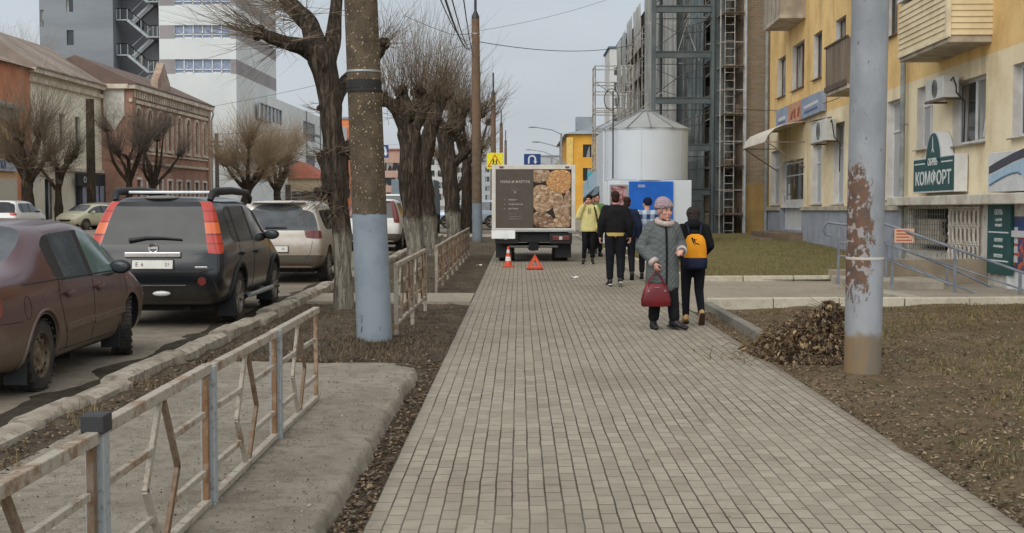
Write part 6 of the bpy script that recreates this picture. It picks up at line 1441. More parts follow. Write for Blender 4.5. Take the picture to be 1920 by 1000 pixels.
# ================================================================== KIOSKS
m_pan = mat('kiosk_white', lin(208, 214, 219), lin(203, 209, 214), .6, rough=.45)
t = empty('round_kiosk', (4.08, 41.4, 0), 'round white kiosk with a grey conical roof and a bright blue door', 'kiosk')
b = MB(); b.lathe([(1.34, 2.2), (1.34, 3.78), (1.36, 3.80), (1.36, 3.84)], 48); b.build('drum', m_pan, t, smooth=40)
b = MB()
for i in range(6): a = 2 * math.pi * (i + .3) / 6; c = Vector((1.338 * math.cos(a), 1.341 * math.sin(a), 0)); b.box(c + Vector((-.006, -.006, 2.21)), c + Vector((.006, .006, 3.77)), Matrix.Rotation(a, 3, 'Z'), c)
b.build('panel_seam', mat('seam_grey', lin(200, 205, 210)), t)
b = MB(); n_ = 12; vs = [(1.42 * math.cos(2 * math.pi * i / n_), 1.42 * math.sin(2 * math.pi * i / n_), 3.84) for i in range(n_)] + [(.2 * math.cos(2 * math.pi * i / n_), .2 * math.sin(2 * math.pi * i / n_), 4.42) for i in range(n_)]
b.add(vs, [(i, (i + 1) % n_, n_ + (i + 1) % n_, n_ + i) for i in range(n_)] + [tuple(range(n_, 2 * n_)), tuple(reversed(range(n_)))]); rf = b.build('roof', mat('kiosk_roof', lin(158, 160, 158), lin(146, 148, 146), 1, rough=.5), t)
b = MB(); [b.bar((1.43 * math.cos(2 * math.pi * i / n_), 1.43 * math.sin(2 * math.pi * i / n_), 3.85), (.2 * math.cos(2 * math.pi * i / n_), .2 * math.sin(2 * math.pi * i / n_), 4.43), .03) for i in range(n_)]; b.lathe([(.24, 4.42), (.24, 4.47), (.02, 4.52)], 16); b.build('roof_seam', mat('kiosk_roof_seam', lin(136, 138, 136)), rf)
poly = [(-1.3, -1.0), (-.95, -1.28), (1.3, -1.28), (1.32, -.3), (1.2, .6), (.6, 1.2), (-.6, 1.2), (-1.2, .6)]
b = MB(); b.prism(poly, lambda x, y: (x, y, -.1), lambda x, y: (x, y, 2.2)); b.build('base', m_pan, t, bevel=.01)
b = MB(); b.prism([(-1.22, -.95), (-.9, -1.2), (1.25, -1.2), (1.25, .3), (-1.0, .5)], lambda x, y: (x * 1.05, y * 1.06, 2.12), lambda x, y: (x * 1.05, y * 1.06, 2.21)); b.build('shadow_gap', m_metal, t)  # dark slab added in place of the shade under the drum
b = MB(); b.box((-.66, -1.35, .02), (.72, -1.285, 2.16)); dd = b.build('door', mat('bright_blue', lin(28, 104, 200), lin(24, 94, 186), 2, rough=.4), t, bevel=.01)
b = MB(); b.box((-.38, -1.358, 1.98), (-.16, -1.351, 2.0)); b.box((-.38, -1.358, 2.03), (-.16, -1.351, 2.05)); b.build('door_marking', m_upvc, dd)
b = MB(); b.box((-.56, -1.41, 1.0), (-.53, -1.37, 1.2)); b.box((-.56, -1.37, 1.08), (-.53, -1.351, 1.12)); b.build('door_handle', m_chrome, dd)
tp = empty('wall_poster', (4.08, 41.4, 0), 'framed dark red poster on the kiosk wall left of the blue door', 'poster')
m, n = newmat('red_poster', .4, 0, .4); x, y, z = n.xyz(); n.col(n.mix(n.ramp(n.noise(4, 5, .7), .45, .6), n.mix(n.ramp(n.noise(9, 3), .4, .6), lin(124, 52, 60), lin(96, 40, 52)), lin(186, 150, 150)))
b = MB(); b.box((-1.22, -1.33, 1.22), (-.74, -1.30, 2.02)); b.build('poster_sheet', m, tp)
b = MB(); [b.box(a, c) for a, c in (((-1.26, -1.34, 1.18), (-1.22, -1.29, 2.06)), ((-.74, -1.34, 1.18), (-.70, -1.29, 2.06)), ((-1.22, -1.34, 2.02), (-.74, -1.29, 2.06)), ((-1.22, -1.34, 1.18), (-.74, -1.29, 1.22)))]; b.build('poster_frame', m_galv, tp)
b = MB(); b.tube([(-1.14, -1.0, 2.25), (-1.14, -1.0, 3.9), (-1.14, -.9, 5.0)], .022, 6); b.build('cable', m_black, t)
t = empty('side_kiosk', (0, 0, 0), 'white flat kiosk with a sloping pale blue canopy behind the round kiosk', 'kiosk')
b = MB(); xa, xb = X_(1130, 46), X_(1175, 46); b.box((xa, 46, -.1), (xb + 1.5, 50, Z_(246, 46))); b.build('wall', m_pan, t)
b = MB(); A_ = [W(1093, 345, 55), W(1134, 302, 47), W(1134, 336, 47), W(1093, 372, 55)]
b.prism([(0, 0), (1, 0), (1, 1), (0, 1)], lambda u, v_: (A_[0].lerp(A_[1], u)).lerp(A_[3].lerp(A_[2], u), v_), lambda u, v_: (A_[0].lerp(A_[1], u)).lerp(A_[3].lerp(A_[2], u), v_) + Vector((.9, .4, 0))); b.build('canopy', mat('canopy_blue', lin(176, 200, 216), lin(160, 186, 204), 1, rough=.5), t)
b = MB(); b.box((W(1101, 330, 53).x, 52.8, Z_(352, 53)), (W(1110, 330, 53).x, 52.9, Z_(322, 53))); b.build('teal_panel', M_flat('teal', lin(84, 168, 172), .5), t)
b = MB(); b.prism([(A_[3].x, A_[3].z), (A_[2].x, A_[2].z), (A_[2].x, A_[2].z - .16), (A_[3].x, A_[3].z - .2)], lambda x, z: (x, 48, z), lambda x, z: (x, 50, z)); b.box((A_[3].x + .4, 50.2, -.1), (xa, 54, A_[3].z + .15)); b.build('lower_wall', mat('slate_green', lin(110, 124, 130)), t)

# ================================================================== FAR END OF THE STREET
def block(name, label, x0, x1, y0, y1, h, wall_m, roof_m, cols, rows, z0=1.6, dz=3.0, ww=1.2, wh=1.5, group=None, hip=0, side_cols=0, left=True, wm=None, recess=.12, base=-.2):
    """plain house with real window openings on the face towards us (and on one side)"""
    t = empty(name, (x0, y0, base), label, 'building', group); Wd, D = x1 - x0, y1 - y0; h -= base
    holes = []; sh = []
    for r in range(rows):
        for c in range(cols): cx = Wd * (c + .5) / cols; holes.append((cx - ww / 2, cx + ww / 2, z0 + r * dz, z0 + r * dz + wh))
        for c in range(side_cols): cy = D * (c + .5) / side_cols; sh.append((cy - ww / 2, cy + ww / 2, z0 + r * dz, z0 + r * dz + wh))
    mb = MB(); wall_holes(mb, 0, Wd, 0, h, holes, lambda u, d, z: (u, d, z), recess)
    xs = 0 if left else Wd; sg = 1 if left else -1
    wall_holes(mb, 0, D, 0, h, sh, lambda u, d, z: (xs + sg * d, u, z), recess)
    mb.add([(Wd - xs, 0, 0), (Wd - xs, D, 0), (Wd - xs, D, h), (Wd - xs, 0, h)], [(0, 1, 2, 3)]); mb.add([(0, D, 0), (Wd, D, 0), (Wd, D, h), (0, D, h)], [(0, 1, 2, 3)]); mb.build('wall', wall_m, t)
    for a, b, c, d in holes:
        q = MB(); q.add([(a, recess - .01, c), (b, recess - .01, c), (b, recess - .01, d), (a, recess - .01, d)], [(0, 1, 2, 3)]); q.box(((a + b) / 2 - .03, recess - .05, c), ((a + b) / 2 + .03, recess - .015, d)); q.build('window', wm or m_win, t)
    for a, b, c, d in sh:
        q = MB(); q.add([(xs + sg * (recess - .01), a, c), (xs + sg * (recess - .01), b, c), (xs + sg * (recess - .01), b, d), (xs + sg * (recess - .01), a, d)], [(0, 1, 2, 3)]); q.build('window', wm or m_win, t)
    q = MB(); o = .5
    if hip: vs = [(-o, -o, h), (Wd + o, -o, h), (Wd + o, D + o, h), (-o, D + o, h), (Wd / 2, min(D / 2, Wd / 2), h + hip), (Wd / 2, D - min(D / 2, Wd / 2), h + hip)]; q.add(vs, [(0, 1, 4), (1, 2, 5, 4), (2, 3, 5), (3, 0, 4, 5), (0, 3, 2, 1)])
    else: q.box((-.3, -.3, h), (Wd + .3, D + .3, h + .35))
    q.build('roof', roof_m, t); return t
m_och = mat('ochre_wall', lin(222, 168, 70), lin(206, 152, 62), .4, rough=.9); m_rgrey = mat('roof_grey', lin(138, 146, 150), lin(120, 128, 132), .5, rough=.6)
t = block('apartment_building', 'ochre yellow house with a grey hipped roof closing the right side of the street', X_(1066, 150), X_(1066, 150) + 13, 150, 185, 9.2, m_och, m_rgrey, 3, 3, 1.2, 2.75, 1.0, 1.5, hip=2.0, side_cols=9)
b = MB(); b.box((-.25, -.25, 0), (.5, -.005, 9.0)); b.build('corner_pilaster', mat('ochre_pale', lin(226, 190, 110)), t); b = MB(); [b.box((-1.2, 6 + 7 * i, 2.6 + 2.8 * k), (0, 9 + 7 * i, 3.6 + 2.8 * k)) for i in range(4) for k in range(2)]; b.build('balconies', mat('balcony_pale', lin(176, 176, 168)), t); b = MB(); b.box((1, 3, 10.0), (3, 5, 11.6)); b.build('chimney', m_rgrey, t)
t = block('tower_block', 'pale high rise with a dark blue roof, far beyond the scaffold', X_(1142, 260), X_(1142, 260) + 12, 260, 275, 32, mat('tower_pale', lin(196, 196, 192), lin(184, 184, 180), .2, rough=.9), mat('roof_navy', lin(84, 106, 124)), 4, 9, 2, 3.1, 1.2, 1.6)
b = MB(); b.prism([(1, 32.4), (11, 32.4), (10, 35.0), (3, 35.4)], lambda x, z: (x, 1, z), lambda x, z: (x, 12, z)); b.build('roof_attic', mat('roof_navy', lin(84, 106, 124)), t)
# street lamps at the right kerb far off
for px, Y, tp_, ln in ((1052, 118, 250, 1.7), (1034, 150, 290, 1.7), (1046, 190, 300, 1.5)):
    x = X_(px, Y); h = Z_(tp_, Y); t = empty('street_lamp', (x, Y, 0), {118: 'tallest street lamp with a double arm above the truck', 150: 'shorter street lamp standing left of the tallest one', 190: 'faintest street lamp close to the ochre house'}[Y], 'street lamp', 'street lamps on the right')
    b = MB(); b.tube([(0, 0, 0), (0, 0, h)], [.16, .09], 10); b.build('pole', mat('lamp_grey', lin(146, 150, 152)), t)
    b = MB(); b.tube([(0, 0, h - .1), (-ln * .5, 0, h + .3), (-ln * 1.4, 0, h + .55)], .05, 6); b.tube([(0, 0, h - 1.4), (-ln * .5, 0, h - 1.1), (-ln * 1.2, 0, h - .8)], .045, 6); b.build('arm', mat('lamp_grey', lin(146, 150, 152)), t)
    for zz, xx in ((h + .55, -ln * 1.55), (h - .8, -ln * 1.35)): b = MB(); b.ell((xx, 0, zz), (.42, .12, .07), 12, 6); b.build('lamp_head', mat('lamp_grey', lin(146, 150, 152)), t)
# signs
def rsign(label, x, y, z, w_, h_, face, back=True, pole=True, name='road_sign'):
    t = empty(name, (x, y, 0), label, 'road sign')
    b = MB(); b.box((-w_ / 2, 0, z - h_ / 2), (w_ / 2, .03, z + h_ / 2)); b.build('plate', face, t, bevel=.01)
    if pole: b = MB(); b.tube([(0, .09, -.1), (0, .09, z + h_ / 2)], .035, 8); b.box((-.1, .03, z - .1), (.1, .09, z + .1)); b.build('post', m_galv, t)
    return t
m_fluo = M_flat('fluor_yellow', lin(238, 224, 40), .5); m_sgb = M_flat('sign_navy', lin(34, 66, 128), .5)
zz = Z_(302, 79.2); t = rsign('fluorescent yellow warning sign with a red triangle on the verge pole', X_(928, 79.1), 79.15, zz, 1.0, 1.0, m_fluo, pole=False)
b = MB()
for k in range(3):
    a0, a1 = R(90 + 120 * k), R(210 + 120 * k); P = lambda r, a: (r * math.cos(a), zz - .1 + r * math.sin(a)); b.prism([P(.52, a0), P(.52, a1), P(.42, a1), P(.42, a0)], lambda u, v_: (u, -.012, v_), lambda u, v_: (u, -.002, v_))
b.build('triangle', M_flat('sign_red2', lin(206, 52, 40), .5), t)
b = MB()
for x0, s in ((-.1, 1), (.1, .8)):
    b.lathe([(.04 * s, -.012), (.04 * s, -.002)], 10, (x0, 0, zz + .08 * s), axis='y'); b.bar((x0, -.007, zz + .05 * s), (x0, -.007, zz - .12), .07 * s, .008, (0, 1, 0)); b.bar((x0, -.007, zz - .1), (x0 - .1 * s, -.007, zz - .28), .04, .008, (0, 1, 0)); b.bar((x0, -.007, zz - .1), (x0 + .09 * s, -.007, zz - .28), .04, .008, (0, 1, 0))
b.bar((-.1, -.007, zz), (.1, -.007, zz - .03), .03, .008, (0, 1, 0)); b.build('pictogram', m_ink, t)
def uturn(t, z, s, off=-.008):
    b = MB(); P = [(-.28 * s, -.30 * s), (-.28 * s, .1 * s)] + [(-.28 * s + .26 * s + .26 * s * math.cos(a), .1 * s + .22 * s * math.sin(a)) for a in [R(v) for v in range(180, -1, -30)]] + [(.24 * s, -.1 * s)]
    for i in range(len(P) - 1): b.bar((P[i][0], off, z + P[i][1]), (P[i + 1][0], off, z + P[i + 1][1]), .13 * s, .008, (0, 1, 0))
    b.prism([(.08 * s, -.1 * s), (.40 * s, -.1 * s), (.24 * s, -.34 * s)], lambda u, v_: (u, off - .004, z + v_), lambda u, v_: (u, off + .004, z + v_)); b.build('arrow', m_lt, t)
Y = 92; zz = Z_(300, Y); t = rsign('dark blue sign with a white turning arrow above the truck roof', X_(998, Y), Y, zz, 1.2, .85, m_sgb); uturn(t, zz, .9)
Y = 62; zz = Z_(284, Y); t = rsign('blue turning sign half hidden by the stout concrete pole', X_(717, Y), Y, zz, .62, .62, m_sgb); uturn(t, zz, .7)

# ================================================================== FAR SIDE OF THE AVENUE (left)
def zat(py, Y): return Z_(py, Y)
# white and grey office block
m_wpan = mat('white_cladding', lin(212, 214, 210), lin(200, 203, 200), .12, rough=.6); m_gpan = mat('grey_cladding_wall', lin(132, 136, 140), lin(120, 124, 128), .1, rough=.6, stretch=(1, 1, 5)); m_tpan = mat('taupe_cladding', lin(148, 142, 140), lin(136, 130, 128), .3, rough=.6)
m_off = M_glass('office_glass', lin(124, 134, 152), .05)
YB = 134.0; t = empty('office_block', (0, 0, 0), 'tall white and grey office block with ribbon windows and outdoor fire stairs', 'building')
xw0, xw1 = X_(303, YB), X_(446, YB); xg0, xg1 = X_(86, YB), X_(222, YB); top = 42
bands = [(zat(138, YB), zat(111, YB)), (zat(72, YB), zat(47, YB)), (zat(10, YB), zat(-16, YB)), (zat(-54, YB), zat(-80, YB)), (zat(-118, YB), zat(-144, YB)), (zat(-182, YB), zat(-208, YB))]
hl = []
xa, xb = X_(331, YB), X_(436, YB)
for a, b in bands: hl.append((xa, xb, a, b))
mb = MB(); wall_holes(mb, xw0, xw1, -.2, top, hl, lambda u, d, z: (u, YB + d, z), .3); mb.build('wall', m_wpan, t)
mb = MB(); sh = [(YB + .0, YB + 22, a, b) for a, b in bands]
mb.box((xw0, YB + .35, -.2), (xw1 - .02, YB + 22, top - .01)); mb.build('core_wall', m_tpan, t)
q = MB(); zz = [-.2] + [v_ for a, b in reversed(bands[::-1]) for v_ in (a, b)] + [top]
for i in range(0, len(zz), 2): q.add([(xw1, YB, zz[i]), (xw1, YB + 22, zz[i]), (xw1, YB + 22, zz[i + 1]), (xw1, YB, zz[i + 1])], [(0, 1, 2, 3)])
q.build('side_wall', m_wpan, t)
q = MB()
for a, b in bands: q.box((xw0 + .05, YB - .03, a), (xa, YB - .005, b)); q.box((xb, YB - .03, a), (xw1, YB - .005, b)); q.add([(xw1 + .005, YB, a), (xw1 + .005, YB + 22, a), (xw1 + .005, YB + 22, b), (xw1 + .005, YB, b)], [(0, 1, 2, 3)])
q.build('spandrel', m_tpan, t)
for a, b in bands:
    g = MB(); g.add([(xa, YB + .25, a), (xb, YB + .25, a), (xb, YB + .25, b), (xa, YB + .25, b)], [(0, 1, 2, 3)]); w0 = g.build('window', m_off, t)
    g = MB(); h = b - a
    for i in range(7): u = xa + (xb - xa) * i / 6; g.box((u - .05, YB + .12, a), (u + .05, YB + .24, b))
    g.box((xa, YB + .12, a + h * .26), (xb, YB + .22, a + h * .26 + .09)); g.box((xa, YB + .12, a), (xb, YB + .22, a + .09)); [g.box((xa + (xb - xa) * i / 6 + .1, YB + .11, a + .1), (xa + (xb - xa) * (i + 1) / 6 - .1, YB + .21, a + h * .12)) for i in (1, 4)]; g.build('window_frame', m_upvc, w0)
gh = [(X_(px0, YB), X_(px1, YB), zat(yb_, YB), zat(yt, YB)) for px0, px1, yt, yb_ in ((136, 149, 58, 86), (136, 149, -8, 24), (136, 149, -74, -42), (88, 94, 20, 52))]
mb = MB(); wall_holes(mb, xg0, xg1, -.2, top, gh, lambda u, d, z: (u, YB - .8 + d, z), .3); mb.add([(xg1, YB - .8, -.2), (xg1, YB + 6, -.2), (xg1, YB + 6, top), (xg1, YB - .8, top)], [(0, 1, 2, 3)]); mb.add([(xg0, YB - .8, -.2), (xg0, YB + 30, -.2), (xg0, YB + 30, top), (xg0, YB - .8, top)], [(0, 1, 2, 3)]); mb.build('grey_wall', m_gpan, t)
for a, b, c, d in gh: g = MB(); g.add([(a, YB - .6, c), (b, YB - .6, c), (b, YB - .6, d), (a, YB - .6, d)], [(0, 1, 2, 3)]); g.box((a, YB - .68, c), (b, YB - .62, c + .5)); g.build('window', m_win, t)
mb = MB(); mb.box((xg1, YB + 2.2, -.2), (xw0, YB + 3, top)); mb.box((xg1 - .02, YB - .78, top), (xw1, YB + 30, top + .4)); mb.build('stair_recess', mat('recess_grey', lin(104, 106, 108), lin(94, 96, 98), .3, rough=.8), t)
# fire stairs
fh = (zat(35, YB) - zat(101, YB)); m_fs = mat('stair_steel', lin(168, 172, 174), lin(150, 154, 156), 1, rough=.5)
for k in range(-3, 5):
    zt_ = zat(36, YB) - k * fh * 1.0 + 0; xl, xm, xr = xg1 + .1, X_(245, YB), X_(283, YB); zb_ = zat(68, YB) - k * fh; xe = xw0 - .05; y0 = YB - .1
    s = MB(); s.box((xl, y0, zt_ - .12), (xm, y0 + 1.0, zt_)); s.bar((xm, y0 + .05, zt_ - .08), (xr, y0 + .05, zb_ - .08), .08, .26); s.bar((xm, y0 + .95, zt_ - .08), (xr, y0 + .95, zb_ - .08), .08, .26); s.box((xr, y0, zb_ - .12), (xe, y0 + 2.2, zb_))
    n_ = 9
    for i in range(n_): f = (i + .5) / n_; xx = xm + (xr - xm) * f; s.box((xx - .15, y0 + .06, zt_ + (zb_ - zt_) * f - .03), (xx + .15, y0 + .94, zt_ + (zb_ - zt_) * f))
    s.bar((xr, y0 + 1.2, zb_ - .08), (xl + 1.3, y0 + 1.2, zt_ - fh - .08), .08, .24); s.bar((xr, y0 + 2.1, zb_ - .08), (xl + 1.3, y0 + 2.1, zt_ - fh - .08), .08, .24); s.build('fire_stair', m_fs, t)
    g = MB()
    for off in (0, .95):
        P = [(xl, zt_ + 1.1), (xm, zt_ + 1.1), (xr, zb_ + 1.1), (xe, zb_ + 1.1)]
        for i in range(3): g.bar((P[i][0], y0 + off * .0, P[i][1]), (P[i + 1][0], y0 + off * .0, P[i + 1][1]), .07)
    for px in (xl + .05, xl + .45, xm, (xm * 2 + xr) / 3, (xm + 2 * xr) / 3, xr, (xr + xe) / 2, xe - .1):
        zz = zt_ if px <= xm else zb_ if px >= xr else zt_ + (zb_ - zt_) * (px - xm) / (xr - xm); g.bar((px, y0, zz), (px, y0, zz + 1.1), .06)
    g.bar((xl + 1.3, y0 + 1.2, zt_ - fh + 1.0), (xr, y0 + 1.2, zb_ + 1.0), .06); g.build('stair_railing', m_fs, t)
    g = MB(); g.box((X_(250, YB), YB + 2.1, zb_ + 1.0), (X_(263, YB), YB + 2.19, zb_ + 1.9)); g.build('window', m_win, t)
# podium beside it, along the avenue
xp = xw1 + .6; t = empty('shopping_gallery', (xp, 150, 0), 'long low white shopping gallery beyond the office block', 'building')
def pY(px): return xp * F / (px - 974)
hp = zat(182, 150)
holes = []
for (a, b, zt_, zb_) in ((489, 531, 192, 222), (570, 592, 226, 262), (548, 566, 300, 330), (575, 592, 290, 312)):
    ya, yb_ = pY(a), pY(b); holes.append((ya - 150, yb_ - 150, Z_(zb_, ya), Z_(zt_, ya)))
holes[1] = (holes[1][0], holes[1][1], holes[1][2], min(hp - .8, holes[1][3]))
mb = MB(); wall_holes(mb, 0, 75, -.2, hp, holes, lambda u, d, z: (-d, u, z), .25); mb.add([(0, 0, -.2), (-20, 0, -.2), (-20, 0, hp), (0, 0, hp)], [(0, 1, 2, 3)]); mb.add([(0, 0, hp), (0, 75, hp), (-20, 75, hp), (-20, 0, hp)], [(0, 1, 2, 3)]); mb.build('wall', m_wpan, t)
for a, b, c, d in holes: g = MB(); g.add([(-.2, a, c), (-.2, b, c), (-.2, b, d), (-.2, a, d)], [(0, 1, 2, 3)]); [g.box((-.19, a + (b - a) * i / 6 - .05, c), (-.1, a + (b - a) * i / 6 + .05, d)) for i in range(7)]; g.build('window', mat('gallery_glass', lin(132, 138, 146), lin(112, 118, 126), .5, rough=.2), t)
g = MB(); [g.box((.0, u - .12, 4), (.12, u + .12, hp)) for u in (24, 36)]; g.box((.0, 24, hp - 3), (.1, 36, hp - 2.7)); g.build('sign_frame', mat('frame_grey2', lin(120, 124, 130)), t)
g = MB(); g.box((.0, 50, hp * .3), (.6, 74, hp * .62)); g.build('orange_fascia', mat('orange_panel', lin(216, 132, 84), lin(200, 118, 74), .3, rough=.6), t)
g = MB(); g.box((.02, 8, .2), (.3, 30, 3.4)); g.build('dark_shopfront', mat('shop_dark', lin(62, 58, 56)), t)
t = block('shop_house', 'orange fronted shop house far down the left side, behind the gnarled tree', X_(592, 215), X_(655, 215), 215, 235, 15, mat('orange_panel', lin(216, 132, 84), lin(200, 118, 74), .3, rough=.6), m_rgrey, 5, 3, 2, 3.4, 1.6, 1.6)
t = block('low_shop', 'low red roofed shop at the far side of the avenue', X_(540, 160) - 2, X_(600, 160), 160, 172, 4.2, mat('shop_cream', lin(196, 176, 144)), mat('roof_red', lin(168, 96, 74), lin(150, 84, 64), .5), 3, 1, .6, 3, 2.2, 2.2, hip=2.2)
t = block('apartment_building', 'pinkish far apartment block seen between the pole and the pollarded trees', X_(722, 260), X_(775, 260), 260, 280, 11.5, mat('pink_brick', lin(182, 150, 134), lin(168, 136, 120), .2), mat('roof_red', lin(168, 96, 74)), 4, 3, 1.6, 3.0, 1.4, 1.6)
t = block('apartment_building', 'pale distant apartment house behind the pollarded trees', X_(770, 330), X_(850, 330), 330, 350, 13, mat('pale_far', lin(186, 186, 182), lin(174, 174, 170), .2), m_rgrey, 5, 4, 1.6, 3.0, 1.4, 1.6)
# brick merchant house
m_rb = M_brickwall('red_brick', lin(176, 130, 110), lin(156, 112, 94), lin(186, 164, 146), .27, .09, .45, grime=lin(112, 88, 76)); m_stone = mat('pale_trim', lin(212, 198, 178), lin(184, 168, 148), 1.2, rough=.9)
XF = -30.0; yA = XF * F / (246 - 974); yZ = XF * F / (392 - 974); LB = yZ - yA; HB = zat(158, yA) ; nW = 8
t = empty('brick_house', (XF, yA, 0), 'old red brick merchant house with arched windows and a pale cornice', 'building')
holes = [];
for i in range(nW):
    c = LB * (i + .6) / (nW + .2); holes.append((c - .55, c + .55, HB * .56, HB * .80)); holes.append((c - .6, c + .6, .9, HB * .30))
mb = MB(); wall_holes(mb, 0, LB, -.2, HB, holes, lambda u, d, z: (-d, u, z), .3); mb.add([(0, 0, -.2), (-9, 0, -.2), (-9, 0, HB), (0, 0, HB)], [(0, 1, 2, 3)]); mb.add([(0, LB, -.2), (-9, LB, -.2), (-9, LB, HB), (0, LB, HB)], [(3, 2, 1, 0)]); mb.build('wall', m_rb, t)
for k, (a, b, c, d) in enumerate(holes):
    g = MB(); g.add([(-.25, a, c), (-.25, b, c), (-.25, b, d), (-.25, a, d)], [(0, 1, 2, 3)]); g.bar((-.2, (a + b) / 2, c), (-.2, (a + b) / 2, d), .08); g.bar((-.2, a, c + (d - c) * .66), (-.2, b, c + (d - c) * .66), .08); w_ = g.build('window', m_win, t)
    s = MB()
    if k % 2 == 0:
        cy = (a + b) / 2; P = [(cy - .78, c - .1), (cy - .78, d - .25)] + [(cy + .78 * math.cos(v_), d - .25 + .75 * math.sin(v_)) for v_ in [R(q_) for q_ in range(165, 0, -15)]] + [(cy + .78, d - .25), (cy + .78, c - .1)]
        for i in range(len(P) - 1): s.bar((.07, P[i][0], P[i][1]), (.07, P[i + 1][0], P[i + 1][1]), .2, .2)
        s.box((0.0, a - .35, c - .35), (.22, b + .35, c - .12)); s.build('window_surround', m_stone if True else m_rb, w_)
    else:
        s.box((0, a - .22, c - .05), (.1, a - .02, d + .2)); s.box((0, b + .02, c - .05), (.1, b + .22, d + .2)); s.box((0, a - .02, d + .02), (.1, b + .02, d + .22)); s.build('window_surround', mat('white_trim', lin(214, 208, 196)), w_)
s = MB(); s.box((0, -.4, HB - .35), (.55, LB + .3, HB)); s.box((0, -.2, HB * .87), (.2, LB, HB * .895)); s.box((0, -.2, HB * .42), (.2, LB, HB * .44)); s.box((0, -.2, HB * .50), (.14, LB, HB * .515)); s.box((-9, -.5, HB - .35), (-.0, -.0, HB)); [s.box((0, .3 + .62 * i, HB - .95), (.3, .6 + .62 * i, HB - .35)) for i in range(int(LB / .62))]
s.build('cornice', m_stone, t)
for y_ in (0, LB - .9): s = MB(); s.box((.0, y_, .0), (.22, y_ + .9, HB - .4)); s.build('pilaster', m_rb, t)
s = MB(); s.box((-2.0, -.12, HB * .76), (-.4, -.0, HB - .36)); s.prism([(-1.9, HB * .76), (-.5, HB * .76), (-1.2, HB * .66)], lambda x, z: (x, -.12, z), lambda x, z: (x, -.0, z)); s.build('stucco_panel', mat('white_trim', lin(214, 208, 196)), t)
s = MB(); s.prism([(-9.4, HB), (.6, HB), (.6, HB + .12), (-4, HB + 2.2)], lambda x, z: (x, -.5, z), lambda x, z: (x, LB + .4, z)); s.build('roof', mat('rust_roof', lin(118, 98, 88), lin(100, 84, 76), .4), t)
s = MB(); s.prism([(LB * .36 - 2.0, HB), (LB * .36 + 2.0, HB), (LB * .36 + 1.8, HB + 1.0), (LB * .36 + .9, HB + 1.7), (LB * .36, HB + 2.6), (LB * .36 - .9, HB + 1.7), (LB * .36 - 1.8, HB + 1.0)], lambda y, z: (.2, y, z), lambda y, z: (-.4, y, z)); s.build('gable', mat('gable_plaster', lin(168, 148, 130), lin(140, 116, 100), 1, rough=.9), t)
s = MB(); s.tube([(.2, LB + .1, HB - .1), (.5, LB + .15, HB - .6), (.3, LB + .15, HB - 1.2), (.3, LB + .15, .2)], .09, 8); s.build('drain_pipe', m_galv, t)
# stucco house, orange gable, peach shop
m_stu = M_bands('pale_stucco', [(0, lin(222, 212, 192)), (3.4, lin(236, 228, 204))], .3, .4); XS = XF - 2.2
y0_ = 84.6; y1_ = yA - .1; LS = y1_ - y0_; HS = zat(160, y1_) * .99
t = empty('stucco_house', (XS, y0_, 0), 'pale stucco house with a dark shopfront and patched cornice', 'building')
holes = [(2.2, 4.0, .2, 3.0), (9.0, 13.2, .1, 3.1), (15.5, 17.0, .2, 2.9)] + [(u, u + 1.1, 5.2, 7.6) for u in (2, 5.2, 8.4, 11.6, 14.8)]
mb = MB(); wall_holes(mb, 0, LS, -.2, HS, holes, lambda u, d, z: (-d, u, z), .25); mb.add([(0, 0, -.2), (-10, 0, -.2), (-10, 0, HS), (0, 0, HS)], [(0, 1, 2, 3)]); mb.build('wall', m_stu, t)
for a, b, c, d in holes: g = MB(); g.add([(-.2, a, c), (-.2, b, c), (-.2, b, d), (-.2, a, d)], [(0, 1, 2, 3)]); g.bar((-.15, (a + b) / 2, c), (-.15, (a + b) / 2, d), .1); g.build('window', m_win, t)
s = MB(); s.box((0, -.2, HS - .9), (.25, LS, HS - .6)); s.box((0, -.3, HS - .3), (.5, LS, HS)); s.box((0, -.2, 3.6), (.2, LS, 3.85)); s.build('cornice', m_stone, t)
s = MB(); s.prism([(-10, HS), (.6, HS), (.6, HS + .1), (-4, HS + 3)], lambda x, z: (x, -.3, z), lambda x, z: (x, LS + .2, z)); rf = s.build('roof', mat('tin_roof', lin(150, 136, 122), lin(126, 112, 100), .4), t)
s = MB(); s.box((.02, 8.2, -.1), (.3, 14, 3.5)); s.build('shopfront', mat('shop_black', lin(56, 54, 56), lin(46, 44, 46), 1), t)
s = MB(); [s.box((.3, 8.8 + 1.3 * i, .4), (.33, 9.7 + 1.3 * i, 2.6)) for i in range(4)]; s.build('shop_glass', m_off, t)
tS = empty('shop_sign', (XS + .4, yA - 5.2, 3.0), 'black shop sign with white letters by the brick house corner', 'sign'); s = MB(); s.box((0, -1.8, -.45), (.12, 1.8, .45)); s.build('sign_box', mat('shop_black', lin(56, 54, 56)), tS)
text('lettering', 'САН', .6, m_lt, tS, (.135, 0, 0), (R(90), 0, R(90)), .01)
